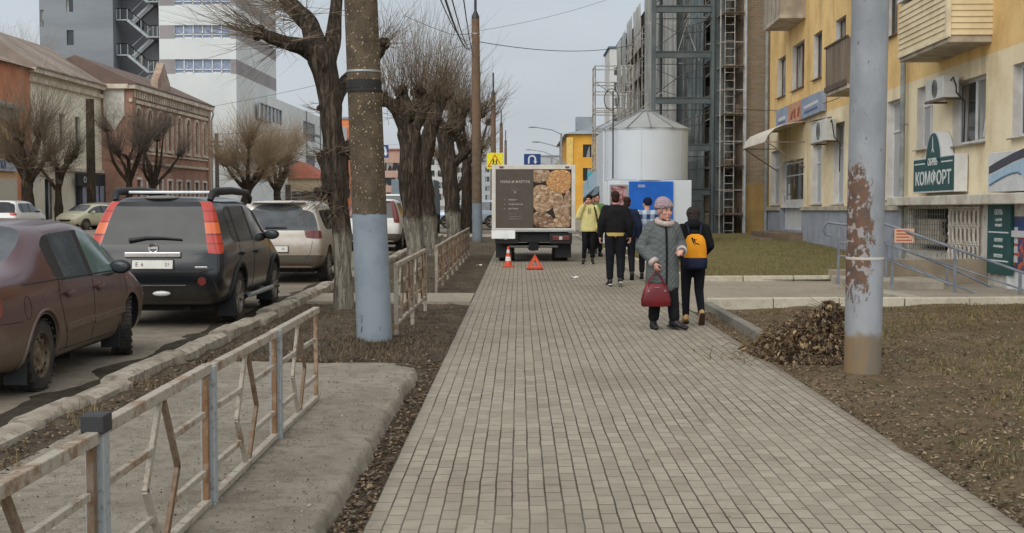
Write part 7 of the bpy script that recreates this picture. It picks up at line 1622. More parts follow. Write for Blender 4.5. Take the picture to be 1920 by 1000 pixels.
# the orange party wall and peach shop
t = empty('orange_house', (XS, 60, 0), 'orange brick gable rising at the left edge of the street', 'building')
s = MB(); s.box((-9, .0, -.2), (-.0, 24.55, HS - .1)); s.build('wall', mat('orange_brick', lin(204, 136, 100), lin(184, 116, 84), .6, rough=.9), t); s = MB(); s.prism([(-9.2, HS - .1), (.4, HS - .1), (-4, HS + 1.6)], lambda x, z: (x, -.3, z), lambda x, z: (x, 24.5, z)); s.build('roof', mat('tin_roof', lin(150, 136, 122)), t); s = MB(); s.box((-1.2, 19.5, HS), (-.5, 20.2, HS + 1.1)); s.build('chimney', m_rb, t)
t = empty('peach_shop', (XS + .5, 60.3, 0), 'peach two storey shop with a greenish tin roof at the far left', 'building')
hs = [(u, u + 1.3, 3.7, 5.4) for u in (3, 6.5, 10, 13.5, 17)] + [(u, u + 1.8, .3, 2.4) for u in (4, 9.5, 15)]
mb = MB(); wall_holes(mb, 0, 20.5, -.2, 7.2, hs, lambda u, d, z: (-d, u, z), .2); mb.add([(0, 20.5, -.2), (-8, 20.5, -.2), (-8, 20.5, 7.2), (0, 20.5, 7.2)], [(3, 2, 1, 0)]); mb.add([(0, 0, -.2), (-8, 0, -.2), (-8, 0, 7.2), (0, 0, 7.2)], [(0, 1, 2, 3)])
mb.build('wall', M_bands('peach_wall', [(0, lin(196, 186, 166)), (2.9, lin(210, 166, 122))], .4, .4), t)
for a, b, c, d in hs: g = MB(); g.add([(-.15, a, c), (-.15, b, c), (-.15, b, d), (-.15, a, d)], [(0, 1, 2, 3)]); g.bar((-.1, (a + b) / 2, c), (-.1, (a + b) / 2, d), .1); g.build('window', m_off, t)
s = MB(); s.prism([(-8, 7.2), (.5, 7.2), (.5, 7.4), (-4, 8.9)], lambda x, z: (x, -.3, z), lambda x, z: (x, 20.8, z)); s.box((.0, 0, 6.5), (.25, 20.5, 7.18)); s.build('roof', mat('greenish_tin', lin(146, 150, 138), lin(124, 126, 116), .4), t)
tS = empty('shop_sign', (XS + .56, 77.0, zat(309, 77)), 'pale blue dry cleaner sign on the peach shop', 'sign'); s = MB(); s.box((0, -4.2, -.34), (.12, 3.4, .34)); s.build('sign_box', mat('sign_pale', lin(176, 182, 190)), tS); text('lettering', 'ХИМЧИСТКА', .62, M_flat('sign_navy2', lin(52, 66, 104), .5), tS, (.13, -.4, 0), (R(90), 0, R(90)), .01, bold=.02)
# distant backdrop of roofs behind everything
block('apartment_building', 'long grey house closing the avenue far away', -42, -6, 420, 440, 14, mat('grey_far', lin(170, 172, 172), lin(158, 160, 160), .1), m_rgrey, 12, 4, 1.6, 3.0, 1.4, 1.6)
block('apartment_building', 'long pale house beyond the ochre one at the end of the street', 4, 40, 430, 450, 16, mat('grey_far', lin(170, 172, 172)), m_rgrey, 12, 4, 1.6, 3.0, 1.4, 1.6)

# ================================================================== WIRES
def wire(label, pts, r, cat='wire', group='overhead wires'):
    P = []
    for i in range(len(pts) - 1):
        a, b = Vector(pts[i]), Vector(pts[i + 1]); L = (b - a).length
        for k in range(12): f = k / 12; P.append(a.lerp(b, f) - Vector((0, 0, L * .012 * 4 * f * (1 - f))))
    P.append(Vector(pts[-1])); mb = MB(); mb.tube(P, r, 5); tag(mb.build('overhead_wire', m_metal), label, cat, group)
T2 = Vector((-1.66, 49.2, 7.9))
for k, (dx, dz) in enumerate(((-.25, .1), (-.1, .0), (.05, -.35), (-.4, .35))):
    b = W((832, 845, 868, 822)[k], -10, 14 + k); wire('slack wire of the bundle running up from the brown pole to the top edge', [T2 + Vector((dx * .4, 0, dz - .4)), b], .009 if k else .014)
wire('span wire from the brown pole across to the scaffolded house', [T2 + Vector((0, 0, -.28)), W(1190, 84, 80)], .016)
wire('faint wire rising rightwards across the sky from the brown pole', [T2 + Vector((0, 0, .1)), W(1160, -8, 60)], .007)
wire('short span wire from the brown pole to the street side', [T2 + Vector((0, 0, .05)), W(850, 66, 50), W(760, 30, 52)], .012)
wire('cable crossing the yellow wall towards the steel frame', [FM @ Vector((-14, -.1, 4.6)), FM @ Vector((-25, -.1, 5.1)), Vector((7.6, 50, 5.2)), Vector((5.3, 50, 5.9))], .012)
for Y_, a, b in ((58, 7.6, 7.2), (79, 7.6, 7.1), (114, 7.6, 7.2)):
    wire('sagging cable between the verge poles and the far side, over the avenue', [(-1.62, Y_ if Y_ != 58 else 49.2, a), (-28, Y_ + 30, b)], .009)
# ================================================================== PEOPLE
def fuse(mb, name, m, parent, vox, it=5, fac_=.5):
    """one continuous skin over overlapping volumes"""
    o = mb.build(name, m); r = o.modifiers.new('r', 'REMESH'); r.mode = 'VOXEL'; r.voxel_size = vox; r.use_smooth_shade = True
    s = o.modifiers.new('s', 'SMOOTH'); s.iterations = it; s.factor = fac_
    me = ev(o); nm = o.name; bpy.data.objects.remove(o); me.materials.clear(); me.materials.append(m)
    o = bpy.data.objects.new(name, me); C.objects.link(o); o.parent = parent
    me.polygons.foreach_set('use_smooth', [True] * len(me.polygons)); return o
skin_m = mat('skin', lin(206, 160, 138), lin(190, 138, 116), 22, rough=.55); skin_old = mat('skin_older', lin(204, 158, 140), lin(184, 128, 112), 18, rough=.6)
m_eye = M_flat('eye', lin(60, 48, 42), .3); m_lip = M_flat('lip', lin(166, 96, 88), .5)
def cloth(name, c, quilt=0, v=.75, fold=.35):
    if name in _mats: return _mats[name]
    m, n = newmat(name, .9, 0, .15); k = n.mix(n.ramp(n.noise(7, 5, .6), .35, .68), c, tuple(q * v for q in c)); n.col(k)
    h = n.noise(9, 5, .6, n.map((1, 1, .55)))
    if quilt:
        x, y, z = n.xyz(); a = n.math('ABSOLUTE', n.math('SINE', n.math('MULTIPLY', n.math('ADD', z, n.math('MULTIPLY', n.math('ADD', x, y), .9)), quilt))); b = n.math('ABSOLUTE', n.math('SINE', n.math('MULTIPLY', n.math('SUBTRACT', z, n.math('MULTIPLY', n.math('ADD', x, y), .9)), quilt)))
        q = n.math('POWER', n.math('MULTIPLY', a, b), .4); h = n.math('ADD', n.math('MULTIPLY', q, .5), n.math('MULTIPLY', h, .9)); n.col(n.mix(n.ramp(q, .55, .2, 0, .32), k, tuple(t_ * .6 for t_ in c)))
    n.bump(h, fold, .03); _mats[name] = m; return m
def hand(mb, w_, d, side, r=.0088, curl=.6, palm_n=None, s=1.0):
    """palm, four fingers of unequal length bent at the knuckles, thumb from the side near the wrist"""
    w_ = Vector(w_); d = Vector(d).normalized(); nrm = Vector(palm_n or (0, 1, 0)); nrm = (nrm - d * nrm.dot(d)).normalized(); sd = d.cross(nrm).normalized() * side
    mb.cap(w_ - d * .02, .024 * s, w_ + d * .035 * s, .030 * s, 10)
    for q in (-.6, 0, .6): mb.cap(w_ + d * .02 * s + sd * q * .036 * s, .017 * s, w_ + d * .08 * s + sd * q * .042 * s, .0135 * s, 8)
    for i, (o_, L) in enumerate(((-.033, .066), (-.011, .076), (.011, .071), (.033, .054))):
        p = w_ + d * .082 * s + sd * o_ * s; dd = d
        for j, f in enumerate((.45, .32, .26)):
            dd = (dd + nrm * curl * (.6 + .5 * j)).normalized(); q = p + dd * L * f * s; mb.cap(p, r * (1.1 - .12 * j), q, r * (1.0 - .12 * j), 8); p = q
    p = w_ + d * .02 * s - sd * .03 * s; dd = (d * .7 - sd * .7 + nrm * .3).normalized()
    for L in (.035, .03, .024): q = p + dd * L * s; mb.cap(p, r * 1.25, q, r * 1.1, 8); p = q; dd = (dd + sd * .35 + nrm * curl * .4).normalized()
def figure(label, loc, rz, H, J, skin=skin_m, vox=.011, turn=0, nod=0, hs=1.06, legs=None, shoe=None, female=False, group=None, curl=.6):
    k = H / 1.70; t = empty('person', loc, label, 'person', group, rz)
    B = {'h-': (-.09, 0, .90), 'h+': (.09, 0, .90), 'k-': (-.10, -.02, .49), 'k+': (.10, -.02, .49), 'a-': (-.10, .03, .085), 'a+': (.10, .03, .085), 't-': (-.11, -.13, .03), 't+': (.11, -.13, .03),
         's-': (-.185, .0, 1.40), 's+': (.185, .0, 1.40), 'e-': (-.25, .03, 1.12), 'e+': (.25, .03, 1.12), 'w-': (-.25, -.04, .87), 'w+': (.25, -.04, .87), 'n': (0, .005, 1.44), 'hd': (0, -.025, 1.585), 'c': (0, 0, 1.22), 'p': (0, 0, .95)}
    B.update(J); V = {a: Vector(b) * k for a, b in B.items() if len(a) <= 2}
    Rm = Matrix.Rotation(turn, 3, 'Z') @ Matrix.Rotation(nod, 3, 'X'); kb = k; hp = lambda x, y, z: V['hd'] + Rm @ (Vector((x, y, z)) * kb * hs); k = kb * hs
    mb = MB()                                                  # the body: one continuous surface
    mb.ell(hp(0, .012, .03), (.074 * k, .092 * k, .088 * k), 18, 12, Rm); mb.ell(hp(0, -.022, -.035), (.060 * k, .068 * k, .078 * k), 16, 10, Rm); mb.ell(hp(0, -.068, -.088), (.024 * k, .022 * k, .022 * k), 10, 8, Rm)
    mb.cap(hp(0, -.088, .018), .009 * k, hp(0, -.108, -.022), .0135 * k, 8); mb.ell(hp(0, -.096, -.026), (.019 * k, .012 * k, .010 * k), 8, 6, Rm); mb.ell(hp(0, -.082, .036), (.05 * k, .014 * k, .012 * k), 10, 6, Rm)
    for sx in (-1, 1): mb.ell(hp(sx * .04, -.062, -.02), (.026 * k, .024 * k, .024 * k), 10, 6, Rm); mb.ell(hp(sx * .074, .008, -.005), (.010 * k, .018 * k, .030 * k), 8, 8, Rm)
    mb.ell(hp(0, -.088, -.058), (.024 * k, .011 * k, .012 * k), 8, 6, Rm)
    k = kb; mb.cap(V['n'] - Vector((0, 0, .06)) * k, .062 * k, hp(0, .012, -.07), .052 * k); S_ = {s: V['s' + s] * 1 - Vector((V['s' + s].x * .16, 0, .035 * k)) for s in '-+'}; mb.cap(S_['-'], .045 * k, S_['+'], .045 * k); mb.cap(V['n'] - Vector((0, 0, .12)) * k, .10 * k, V['p'], .105 * k, 14)
    for s in '-+':
        mb.cap(S_[s], .043 * k, V['e' + s], .037 * k); mb.cap(V['e' + s], .037 * k, V['w' + s], .026 * k)
        mb.cap(V['h' + s], .082 * k, V['k' + s], .052 * k); mb.cap(V['k' + s], .05 * k, V['a' + s], .036 * k); mb.cap(V['a' + s], .035 * k, V['t' + s], .026 * k)
        dr_ = J.get('d' + s); d = Vector(dr_) if dr_ else (V['w' + s] - V['e' + s]); hand(mb, V['w' + s], d, 1 if s == '+' else -1, .0088 * k, curl, J.get('m' + s, (0, -1, 0) if False else ((-1 if s == '+' else 1), .3, 0)), k * (.92 if female else 1.0))
    fuse(mb, 'body', skin, t, vox, 3)
    for sx in (-1, 1): e = MB(); e.ell(hp(sx * .031, -.083, .014), (.013 * k, .006 * k, .006 * k), 8, 6, Rm); e.build('eye', m_eye, t, smooth=True); e = MB(); e.bar(hp(sx * .016, -.094, .034), hp(sx * .046, -.085, .034), .006 * k, .007 * k); e.build('eyebrow', m_eye, t)
    e = MB(); e.ell(hp(0, -.0965, -.058), (.02 * k, .006 * k, .006 * k), 8, 6, Rm); e.build('lips', m_lip, t, smooth=True)
    if legs:
        m, r0, r1, r2, hem = legs; q = MB(); q.cap(V['h-'] + Vector((0, 0, .05)), .10 * k, V['h+'] + Vector((0, 0, .05)), .10 * k, 14)
        for s in '-+':
            d = (V['a' + s] - V['k' + s]).normalized(); q.cap(V['h' + s], r0 * k, V['k' + s], r1 * k, 14); q.cap(V['k' + s], r1 * k, V['a' + s] + d * (hem - .03) * k, r2 * k, 14)
        fuse(q, 'trousers', m, t, vox, 4)
    if shoe:
        m, sole, hgt = shoe
        for s in '-+':
            a, b = V['a' + s], V['t' + s]; fd = (b - a); fl_ = Vector((fd.x, fd.y, fd.z)).normalized(); up = Vector((0, 0, 1)); up = (up - fl_ * up.dot(fl_)).normalized()
            q = MB(); heel = a - fl_ * .045 * k; q.cap(heel - up * .02 * k, .042 * k, b - up * .0, .036 * k, 12); q.cap(a + up * .0, .048 * k, a + up * hgt * k, .05 * k, 12); q.ell(b + fl_ * .02 * k, (.044 * k, .05 * k, .032 * k), 12, 8); q.cap(heel, .04 * k, a + fl_ * .06 * k, .045 * k, 12)
            so = fuse(q, 'shoe', m, t, .012, 3); z = MB(); sd = fl_.cross(up); P = []
            base_ = a - up * .062 * k
            for ff, ww in ((-.085, .02), (-.07, .036), (.0, .038), (.09, .046), (.15, .042), (.185, .02)): P.append((ff, ww))
            poly_ = [(f_2, w_2) for f_2, w_2 in P] + [(f_2, -w_2) for f_2, w_2 in P[::-1]]
            dn = (b - up * .03 * k - base_); ln = max(dn.dot(fl_), .05)
            z.prism(poly_, lambda f_2, w_2: base_ + fl_ * f_2 * k + sd * w_2 * k, lambda f_2, w_2: base_ + fl_ * f_2 * k + sd * w_2 * k - up * .022 * k); z.build('sole', sole, so, bevel=.005)
    return t, V, k, hp, Rm
def garment(t, V, k, secs, m, name, vox, sleeves=None, it=4, pw=2.2, extra=None):
    """torso rings plus sleeves as one cloth surface; secs = (cx, cy, z, rx, ry) for a 1.70 m figure"""
    q = MB(); q.loft([tuple(c * k for c in s) for s in secs], 24, pw=pw)
    if sleeves:
        r0, r1, r2, cut = sleeves
        for s in '-+':
            s0 = V['s' + s] - Vector((V['s' + s].x * .12, 0, .022 * k)); q.cap(s0, r0 * k, V['e' + s], r1 * k, 14); w_ = V['e' + s].lerp(V['w' + s], cut); q.cap(V['e' + s], r1 * k, w_, r2 * k, 14)
    if extra: extra(q)
    return fuse(q, name, m, t, vox, it)
m_shoe = M_flat('shoe_black', (.015, .015, .016), .5); m_solek = M_flat('sole_dark', (.02, .02, .02), .8); m_solew = M_flat('sole_white', lin(200, 196, 186), .6)
c_black = cloth('black_cloth', (.012, .012, .014)); c_navy = cloth('dark_navy_cloth', (.013, .014, .018)); c_jack = cloth('black_jacket', (.014, .014, .016), 0, .7, .5)

# ---- elderly woman with a red bag
wl = G(1241, 616)
J = {'e-': (-.285, .03, 1.09), 'w-': (-.15, -.17, .885), 'e+': (.275, .06, 1.10), 'w+': (.215, -.19, 1.045), 'd-': (.25, -.3, -1), 'd+': (-.45, -.75, -.15), 'm-': (.7, .4, 0), 'm+': (-.2, .1, -1), 'k-': (-.10, -.05, .48), 'a-': (-.115, .02, .085), 't-': (-.125, -.14, .035), 'k+': (.12, -.07, .485), 'a+': (.145, -.11, .085), 't+': (.245, -.215, .035), 's-': (-.175, .0, 1.375), 's+': (.175, .0, 1.375), 'hd': (.01, -.04, 1.57)}
t, V, k, hp, Rm = figure('elderly woman in a grey quilted coat and pink knitted hat carrying a red handbag', (wl.x, wl.y, 0), R(9), 1.575, J, skin_old, .0085, R(22), R(2), hs=1.2, legs=(c_black, .10, .085, .075, -.045), shoe=(m_shoe, m_solek, .02), female=True, curl=1.0)
c_coat = cloth('grey_quilted_coat', lin(100, 105, 103), 42, .8, .55)
def _hood(q): q.ell(Vector((0, .05, 1.425)) * k, (.13 * k, .10 * k, .06 * k), 16, 10)
garment(t, V, k, [(0, 0, .50, .215, .155), (0, -.005, .56, .228, .168), (0, -.01, .75, .222, .165), (0, -.01, .95, .218, .165), (0, -.01, 1.08, .205, .155), (0, -.005, 1.22, .205, .15), (0, 0, 1.34, .185, .125), (0, 0, 1.42, .12, .09), (0, .0, 1.45, .08, .07)], c_coat, 'coat', .0105, (.088, .082, .066, .86), 4, 2.3, _hood)
z = MB(); P = [Vector((.012, y, zz)) * k for y, zz in ((-.166, .52), (-.180, .75), (-.182, .95), (-.172, 1.1), (-.162, 1.24), (-.135, 1.36))]
for i in range(5): z.bar(P[i], P[i + 1], .022, .022, (0, 1, 0))
z.build('coat_zip', c_black, t, bevel=.004)
m_fur = cloth('pale_fleece', lin(190, 172, 166), 0, .8, 1.0)
q = MB(); [q.ell(hp(.088 * math.sin(a), -.01 - .072 * math.cos(a), -.118 - .022 * math.cos(a)), (.036, .034, .036), 10, 8) for a in [R(v_) for v_ in range(-150, 151, 20)]]; fuse(q, 'fur_collar', m_fur, t, .01, 2)
for s in '-+': a = V['e' + s].lerp(V['w' + s], .84); b = V['e' + s].lerp(V['w' + s], 1.02); q = MB(); q.tube([a, a.lerp(b, .5), b], [.064, .068, .06], 14); q.build('cuff', m_fur, t, smooth=True)
m_hat = cloth('pink_knit', lin(170, 148, 152), 60, .8, .9)
kk = k; k = kk * 1.2; q = MB(); q.ell(hp(0, .018, .070), (.096 * k, .110 * k, .084 * k), 18, 12, Rm); q.ell(hp(0, .03, .088), (.085 * k, .095 * k, .076 * k), 16, 10, Rm)
for i in range(24): a = 2 * math.pi * i / 24; q.ell(hp(.090 * math.sin(a), .012 - .103 * math.cos(a), .052 + .010 * math.cos(a)), (.019, .019, .030), 8, 6)
fuse(q, 'knitted_hat', m_hat, t, .009, 2); k = kk
q = MB(); [q.ell(hp(sx * .068, -.035, -.0 + .02 * j), (.012, .022, .02), 8, 6, Rm) for sx in (-1, 1) for j in (0, 1)]; q.build('hair', cloth('grey_hair', lin(150, 136, 122)), t, smooth=True)
q = MB(); q.ell(V['n'] + Vector((.005, -.085, -.02)) * 1, (.055, .03, .05), 12, 8); q.build('scarf', c_black, t, smooth=True)
# red handbag hanging from her right hand
Mz = Matrix.Rotation(R(9), 3, 'Z'); hw_ = Vector((wl.x, wl.y, 0)) + Mz @ (V['w-'] + Vector((.012, -.025, -.085)))
m_redb = mat('red_leather', lin(114, 30, 35), lin(94, 24, 30), 5, rough=.4)
t = empty('handbag', (hw_.x, hw_.y, 0), 'dark red leather handbag held by the elderly woman', 'handbag', rz=R(4)); zt_ = .575; zb_ = .29
q = MB(); q.loft([(0, 0, zb_, .165, .05), (0, 0, zb_ + .01, .182, .062), (0, 0, zb_ + .08, .185, .07), (.0, 0, zb_ + .2, .155, .055), (.0, 0, zt_ - .01, .125, .03), (0, 0, zt_, .118, .018)], 28, pw=3.2); q.build('bag_body', m_redb, t, smooth=60)
for y in (-.03, .03):
    hz = hw_.z; pts = [(-.10, y, zt_ - .08), (-.085, y, zt_ + .03), (-.035, y * .5, hz - .05), (-.0, 0, hz - .012), (.035, y * .5, hz - .05), (.085, y, zt_ + .03), (.10, y, zt_ - .08)]
    q = MB(); q.tube(smooth_path(pts, [.008] * 7)[0], .008, 8); q.build('strap', m_redb, t, smooth=True)
    for x in (-.1, .1): q = MB(); q.lathe([(.014, -.004), (.014, .004)], 12, (x, y * 1.75, zt_ - .09), axis='y'); q.build('ring', m_chrome, t)
q = MB(); q.box((-.03, -.058, zt_ - .055), (.03, -.05, zt_ - .045)); q.build('clasp', m_chrome, t); q = MB(); q.bar((-.118, 0, zt_), (.118, 0, zt_), .012, .01); q.build('zip', m_black, t)
# ---- woman with the yellow backpack, walking away
bl = G(1299, 607); J = {'e-': (-.23, .05, 1.13), 'w-': (-.17, -.16, 1.0), 'e+': (.24, .04, 1.13), 'w+': (.19, -.14, .98), 'k-': (-.085, .0, .49), 'a-': (-.12, .14, .16), 't-': (-.12, .06, .03), 'k+': (.10, -.05, .49), 'a+': (.095, -.06, .085), 't+': (.11, -.22, .035), 'hd': (0, -.06, 1.545), 'n': (0, -.02, 1.41)}
J['a-'] = (-.105, .16, .15); J['t-'] = (-.105, .07, .03)
t, V, k, hp, Rm = figure('woman in black walking away with a yellow backpack and tan boots', (bl.x, bl.y, 0), R(180), 1.51, J, skin_m, .010, 0, R(12), legs=(c_navy, .10, .068, .05, .0), shoe=(cloth('tan_boot', lin(196, 160, 112), 0, .8), M_flat('sole_brown', lin(70, 52, 40), .8), .10), female=True)
c_fur = cloth('black_fleece', (.011, .011, .012), 0, .7, 1.0)
garment(t, V, k, [(0, 0, .80, .165, .125), (0, 0, .88, .185, .145), (0, 0, 1.02, .17, .125), (0, -.005, 1.2, .185, .12), (0, -.01, 1.33, .185, .115), (0, -.02, 1.42, .12, .10), (0, -.02, 1.46, .09, .09)], c_fur, 'jacket', .012, (.078, .07, .052, .95), 4, 2.2, lambda q: (q.ell(Vector((0, .03, 1.435)) * k, (.135 * k, .11 * k, .075 * k), 16, 10)))
q = MB(); q.ell(hp(0, .02, .05), (.102 * k, .112 * k, .10 * k), 18, 12, Rm); q.ell(hp(0, .035, -.03), (.088 * k, .085 * k, .09 * k), 16, 10, Rm); fuse(q, 'knitted_hat', cloth('dark_grey_knit', lin(62, 54, 52), 70, .75, .9), t, .011, 2)
bpk = empty('backpack', (bl.x, bl.y, 0), 'orange yellow backpack with a navy lower half on the back of the woman in black', 'backpack', rz=R(180)); m_by = cloth('backpack_yellow', lin(226, 148, 40), 0, .85, .4); m_bn = cloth('backpack_navy', lin(38, 42, 60), 0, .8, .4)
q = MB(); q.loft([(0, .205 * k, .965 * k, .145, .085), (0, .21 * k, 1.10 * k, .142, .09), (0, .205 * k, 1.22 * k, .125, .08), (0, .195 * k, 1.28 * k, .095, .06), (0, .185 * k, 1.305 * k, .05, .03)], 24, pw=2.8); q.build('upper_pack', m_by, bpk, smooth=60)
q = MB(); q.loft([(0, .195 * k, .80 * k, .12, .07), (0, .20 * k, .82 * k, .15, .088), (0, .205 * k, .90 * k, .155, .098), (0, .205 * k, .968 * k, .15, .092)], 24, pw=3.0); q.build('lower_pack', m_bn, bpk, smooth=60)
q = MB(); q.loft([(0, .29 * k, .83 * k, .10, .025), (0, .295 * k, .92 * k, .105, .03), (0, .285 * k, .965 * k, .09, .02)], 18, pw=3); q.build('front_pocket', m_bn, bpk, smooth=60)
q = MB()
for a in range(4): q.bar((-.045 + .026 * a, .296 * k, (1.13 + .016 * a) * k), (-.025 + .026 * a, .288 * k, (1.215 + .014 * a) * k), .017, .01, (0, 1, 0))
q.lathe([(.03, -.005), (.044, -.005), (.044, .005), (.03, .005)], 16, (-.005, .297 * k, 1.13 * k), axis='y', cap=False); q.build('patch_emblem', c_black, bpk)
for sx in (-1, 1): q = MB(); q.tube(smooth_path([(sx * .07, .14, 1.30 * k), (sx * .09, .05, 1.46 * k), (sx * .10, -.09, 1.40 * k), (sx * .11, -.14, 1.2 * k), (sx * .14, .08, .95 * k)], [.018] * 5)[0], .016, 8); q.build('shoulder_strap', m_bn, bpk, smooth=True)
q = MB(); q.tube([(-.035, .17 * k, 1.30 * k), (-.03, .17 * k, 1.345 * k), (.03, .17 * k, 1.345 * k), (.035, .17 * k, 1.30 * k)], .008, 6); q.build('carry_loop', m_bn, bpk)
# ---- man in the black jacket, walking away
ml = G(1153, 537); J = {'e-': (-.255, .05, 1.13), 'w-': (-.265, -.02, .90), 'e+': (.255, .05, 1.13), 'w+': (.265, -.0, .90), 'k-': (-.10, -.04, .49), 'a-': (-.09, .09, .11), 't-': (-.09, -.05, .03), 'k+': (.09, -.03, .49), 'a+': (.09, -.02, .085), 't+': (.11, -.18, .035)}
t, V, k, hp, Rm = figure('man in a black jacket with a yellow shirt hem walking away from the camera', (ml.x, ml.y, 0), R(180), 1.745, J, skin_m, .011, 0, 0, legs=(c_navy, .105, .078, .062, -.05), shoe=(m_shoe, m_solew, .0))
garment(t, V, k, [(0, 0, .955, .165, .12), (0, 0, .97, .19, .14), (0, 0, 1.05, .20, .145), (0, 0, 1.22, .215, .14), (0, 0, 1.36, .205, .125), (0, 0, 1.44, .12, .085), (0, 0, 1.47, .075, .07)], c_jack, 'jacket', .012, (.086, .076, .052, .93), 4, 2.3)
q = MB(); q.loft([(0, 0, .905 * k, .180 * k, .138 * k), (0, 0, .965 * k, .184 * k, .140 * k)], 24); q.build('shirt_hem', M_flat('yellow_shirt', lin(196, 168, 92), .8), t, smooth=60)
m_hair = cloth('brown_hair', lin(58, 42, 36), 0, .6, .9)
def hair(t, hp, k, Rm, m, low=-.05, vox=.011, f=1.0):
    q = MB(); q.ell(hp(0, .018, .042), (.082 * k * f, .098 * k * f, .086 * k * f), 18, 12, Rm); q.ell(hp(0, .045, low + .03), (.07 * k * f, .062 * k, .07 * k), 14, 10, Rm); return fuse(q, 'hair', m, t, vox, 2)
hair(t, hp, k, Rm, m_hair)
# ---- companion half hidden by him
cl = G(1175, 524); t, V, k, hp, Rm = figure('person in a dark navy jacket walking close beside the man in black, half hidden', (cl.x, cl.y, 0), R(180), 1.64, {'k-': (-.1, -.05, .49), 'a-': (-.1, .12, .12), 't-': (-.1, 0, .03)}, skin_m, .013, 0, 0, legs=(c_navy, .10, .075, .06, -.05), shoe=(m_shoe, m_solek, .0))
garment(t, V, k, [(0, 0, .85, .17, .13), (0, 0, .9, .19, .14), (0, 0, 1.2, .20, .14), (0, 0, 1.36, .195, .12), (0, 0, 1.44, .12, .085), (0, 0, 1.47, .075, .07)], cloth('navy_jacket', lin(34, 42, 62)), 'jacket', .013, (.084, .074, .054, .93)); hair(t, hp, k, Rm, m_hair)
# ---- youth in the yellow jacket, facing us, phone at the ear
yl = G(1104, 495); J = {'e-': (-.27, -.08, 1.17), 'w-': (-.15, -.14, 1.44), 'd-': (.4, .1, .8), 'm-': (1, .2, 0), 'e+': (.25, .03, 1.12), 'w+': (.24, -.07, .90), 'k-': (-.10, -.06, .49), 'a-': (-.13, .0, .085), 't-': (-.15, -.15, .035), 'k+': (.09, -.02, .49), 'a+': (.09, .06, .10), 't+': (.10, -.08, .03)}
t, V, k, hp, Rm = figure('youth in a pale yellow jacket with a phone held to the ear, walking towards us', (yl.x, yl.y, 0), R(0), 1.70, J, skin_m, .012, R(-18), R(10), legs=(c_black, .10, .07, .055, -.05), shoe=(m_shoe, m_solew, .0))
garment(t, V, k, [(0, 0, .80, .20, .145), (0, 0, .84, .215, .155), (0, 0, 1.0, .21, .15), (0, 0, 1.22, .21, .145), (0, 0, 1.36, .195, .125), (0, 0, 1.44, .13, .095), (0, 0, 1.48, .09, .08)], cloth('pale_yellow_jacket', lin(212, 202, 138), 0, .85, .6), 'jacket', .013, (.086, .078, .058, .92), 4, 2.3, lambda q: q.ell(Vector((0, .05, 1.44)) * k, (.12 * k, .09 * k, .06 * k), 14, 8))
hair(t, hp, k, Rm, cloth('black_hair', (.012, .01, .01)), f=1.06); q = MB(); q.tube([Vector(p) * k for p in ((.11, .02, 1.48), (.14, -.12, 1.36), (.19, -.15, 1.15), (.22, -.05, 1.0))], .018, 8); q.build('bag_strap', c_black, t); 
for sx in (-.02, .02): q = MB(); q.bar(Vector((sx, -.15, 1.40)) * k, Vector((sx, -.165, 1.24)) * k, .01); q.build('drawstring', c_black, t)
ph = empty('phone', (yl.x, yl.y, 0), 'black phone held to the ear of the youth in yellow', 'phone'); q = MB(); q.bar(hp(-.105, -.04, -.05), hp(-.10, -.0, .05), .012, .065, (1, 0, 0)); q.build('handset', m_black, ph, bevel=.004)
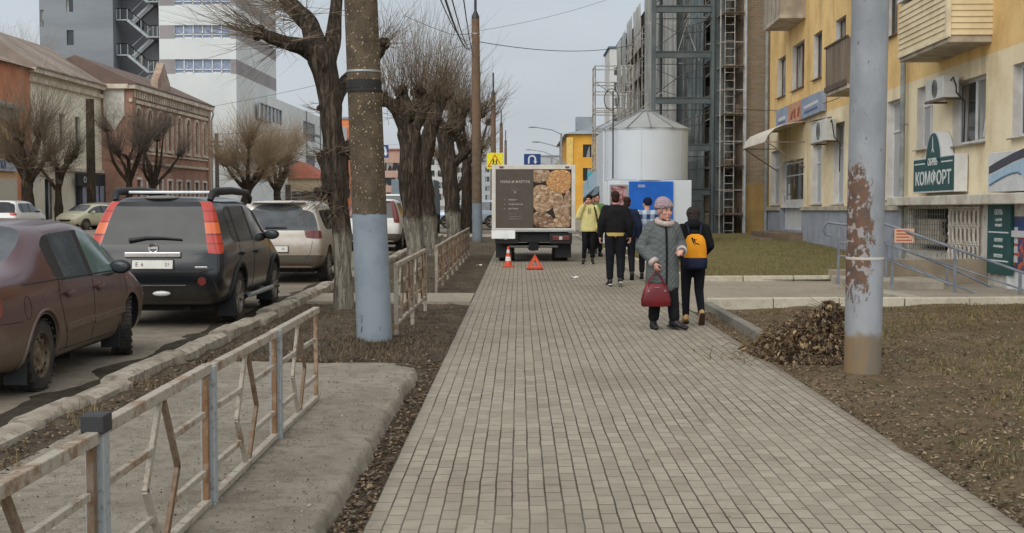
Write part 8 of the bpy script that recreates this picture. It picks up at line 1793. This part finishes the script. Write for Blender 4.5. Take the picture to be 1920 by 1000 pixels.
# ---- two heads behind, and the one in a blue hat by the kiosk
al = G(1118, 486); t, V, k, hp, Rm = figure('dark haired person in a green and white jacket behind the youth in yellow', (X_(1119, 36), 36, 0), R(10), 1.73, {}, skin_m, .014, 0, 0, legs=(c_black, .10, .075, .06, -.05), shoe=(m_shoe, m_solek, 0))
garment(t, V, k, [(0, 0, .85, .18, .135), (0, 0, 1.0, .20, .14), (0, 0, 1.25, .205, .14), (0, 0, 1.37, .195, .12), (0, 0, 1.45, .12, .085)], cloth('green_jacket', lin(104, 140, 92)), 'jacket', .014, (.082, .074, .054, .92)); hair(t, hp, k, Rm, cloth('black_hair', (.012, .01, .01)))
for sx in (-1, 1): q = MB(); q.bar((sx * .19 * k, -.06, 1.40 * k), (sx * .16 * k, -.15 * k, 1.15 * k), .05, .02); q.build('white_stripe', m_solew, t)
t, V, k, hp, Rm = figure('person with brown hair in a grey jacket behind the youth in yellow', (X_(1111, 38), 38, 0), R(-5), 1.70, {}, skin_m, .014, 0, 0, legs=(c_black, .10, .075, .06, -.05), shoe=(m_shoe, m_solek, 0))
garment(t, V, k, [(0, 0, .85, .18, .135), (0, 0, 1.0, .20, .14), (0, 0, 1.25, .205, .14), (0, 0, 1.37, .195, .12), (0, 0, 1.45, .12, .085)], cloth('grey_jacket', lin(120, 118, 108)), 'jacket', .014, (.082, .074, .054, .92)); hair(t, hp, k, Rm, m_hair, f=1.05)
t, V, k, hp, Rm = figure('person in a navy knitted hat and checked blue and white jacket before the blue door', (X_(1213, 26), 26, 0), R(170), 1.62, {}, skin_m, .013, R(40), 0, legs=(c_navy, .10, .075, .06, -.05), shoe=(m_shoe, m_solek, 0))
m, n = newmat('checked_cloth', .9, 0, .15); x, y, z = n.xyz(); a = n.math('GREATER_THAN', n.math('SINE', n.math('MULTIPLY', z, 34)), .1); b = n.math('GREATER_THAN', n.math('SINE', n.math('MULTIPLY', x, 40)), .0)
n.col(n.mix(n.math('MULTIPLY', n.math('ADD', a, b), .5), lin(44, 58, 92), lin(178, 190, 206)))
garment(t, V, k, [(0, 0, .85, .18, .135), (0, 0, 1.0, .20, .14), (0, 0, 1.25, .205, .14), (0, 0, 1.37, .195, .12), (0, 0, 1.45, .12, .085)], m, 'jacket', .013, (.082, .074, .054, .92))
q = MB(); q.ell(hp(0, .018, .05), (.094 * k, .106 * k, .092 * k), 18, 12, Rm); q.ell(hp(0, .03, .02), (.09 * k, .095 * k, .07 * k), 16, 10, Rm); fuse(q, 'knitted_hat', cloth('navy_knit', lin(34, 38, 62), 70), t, .012, 2)
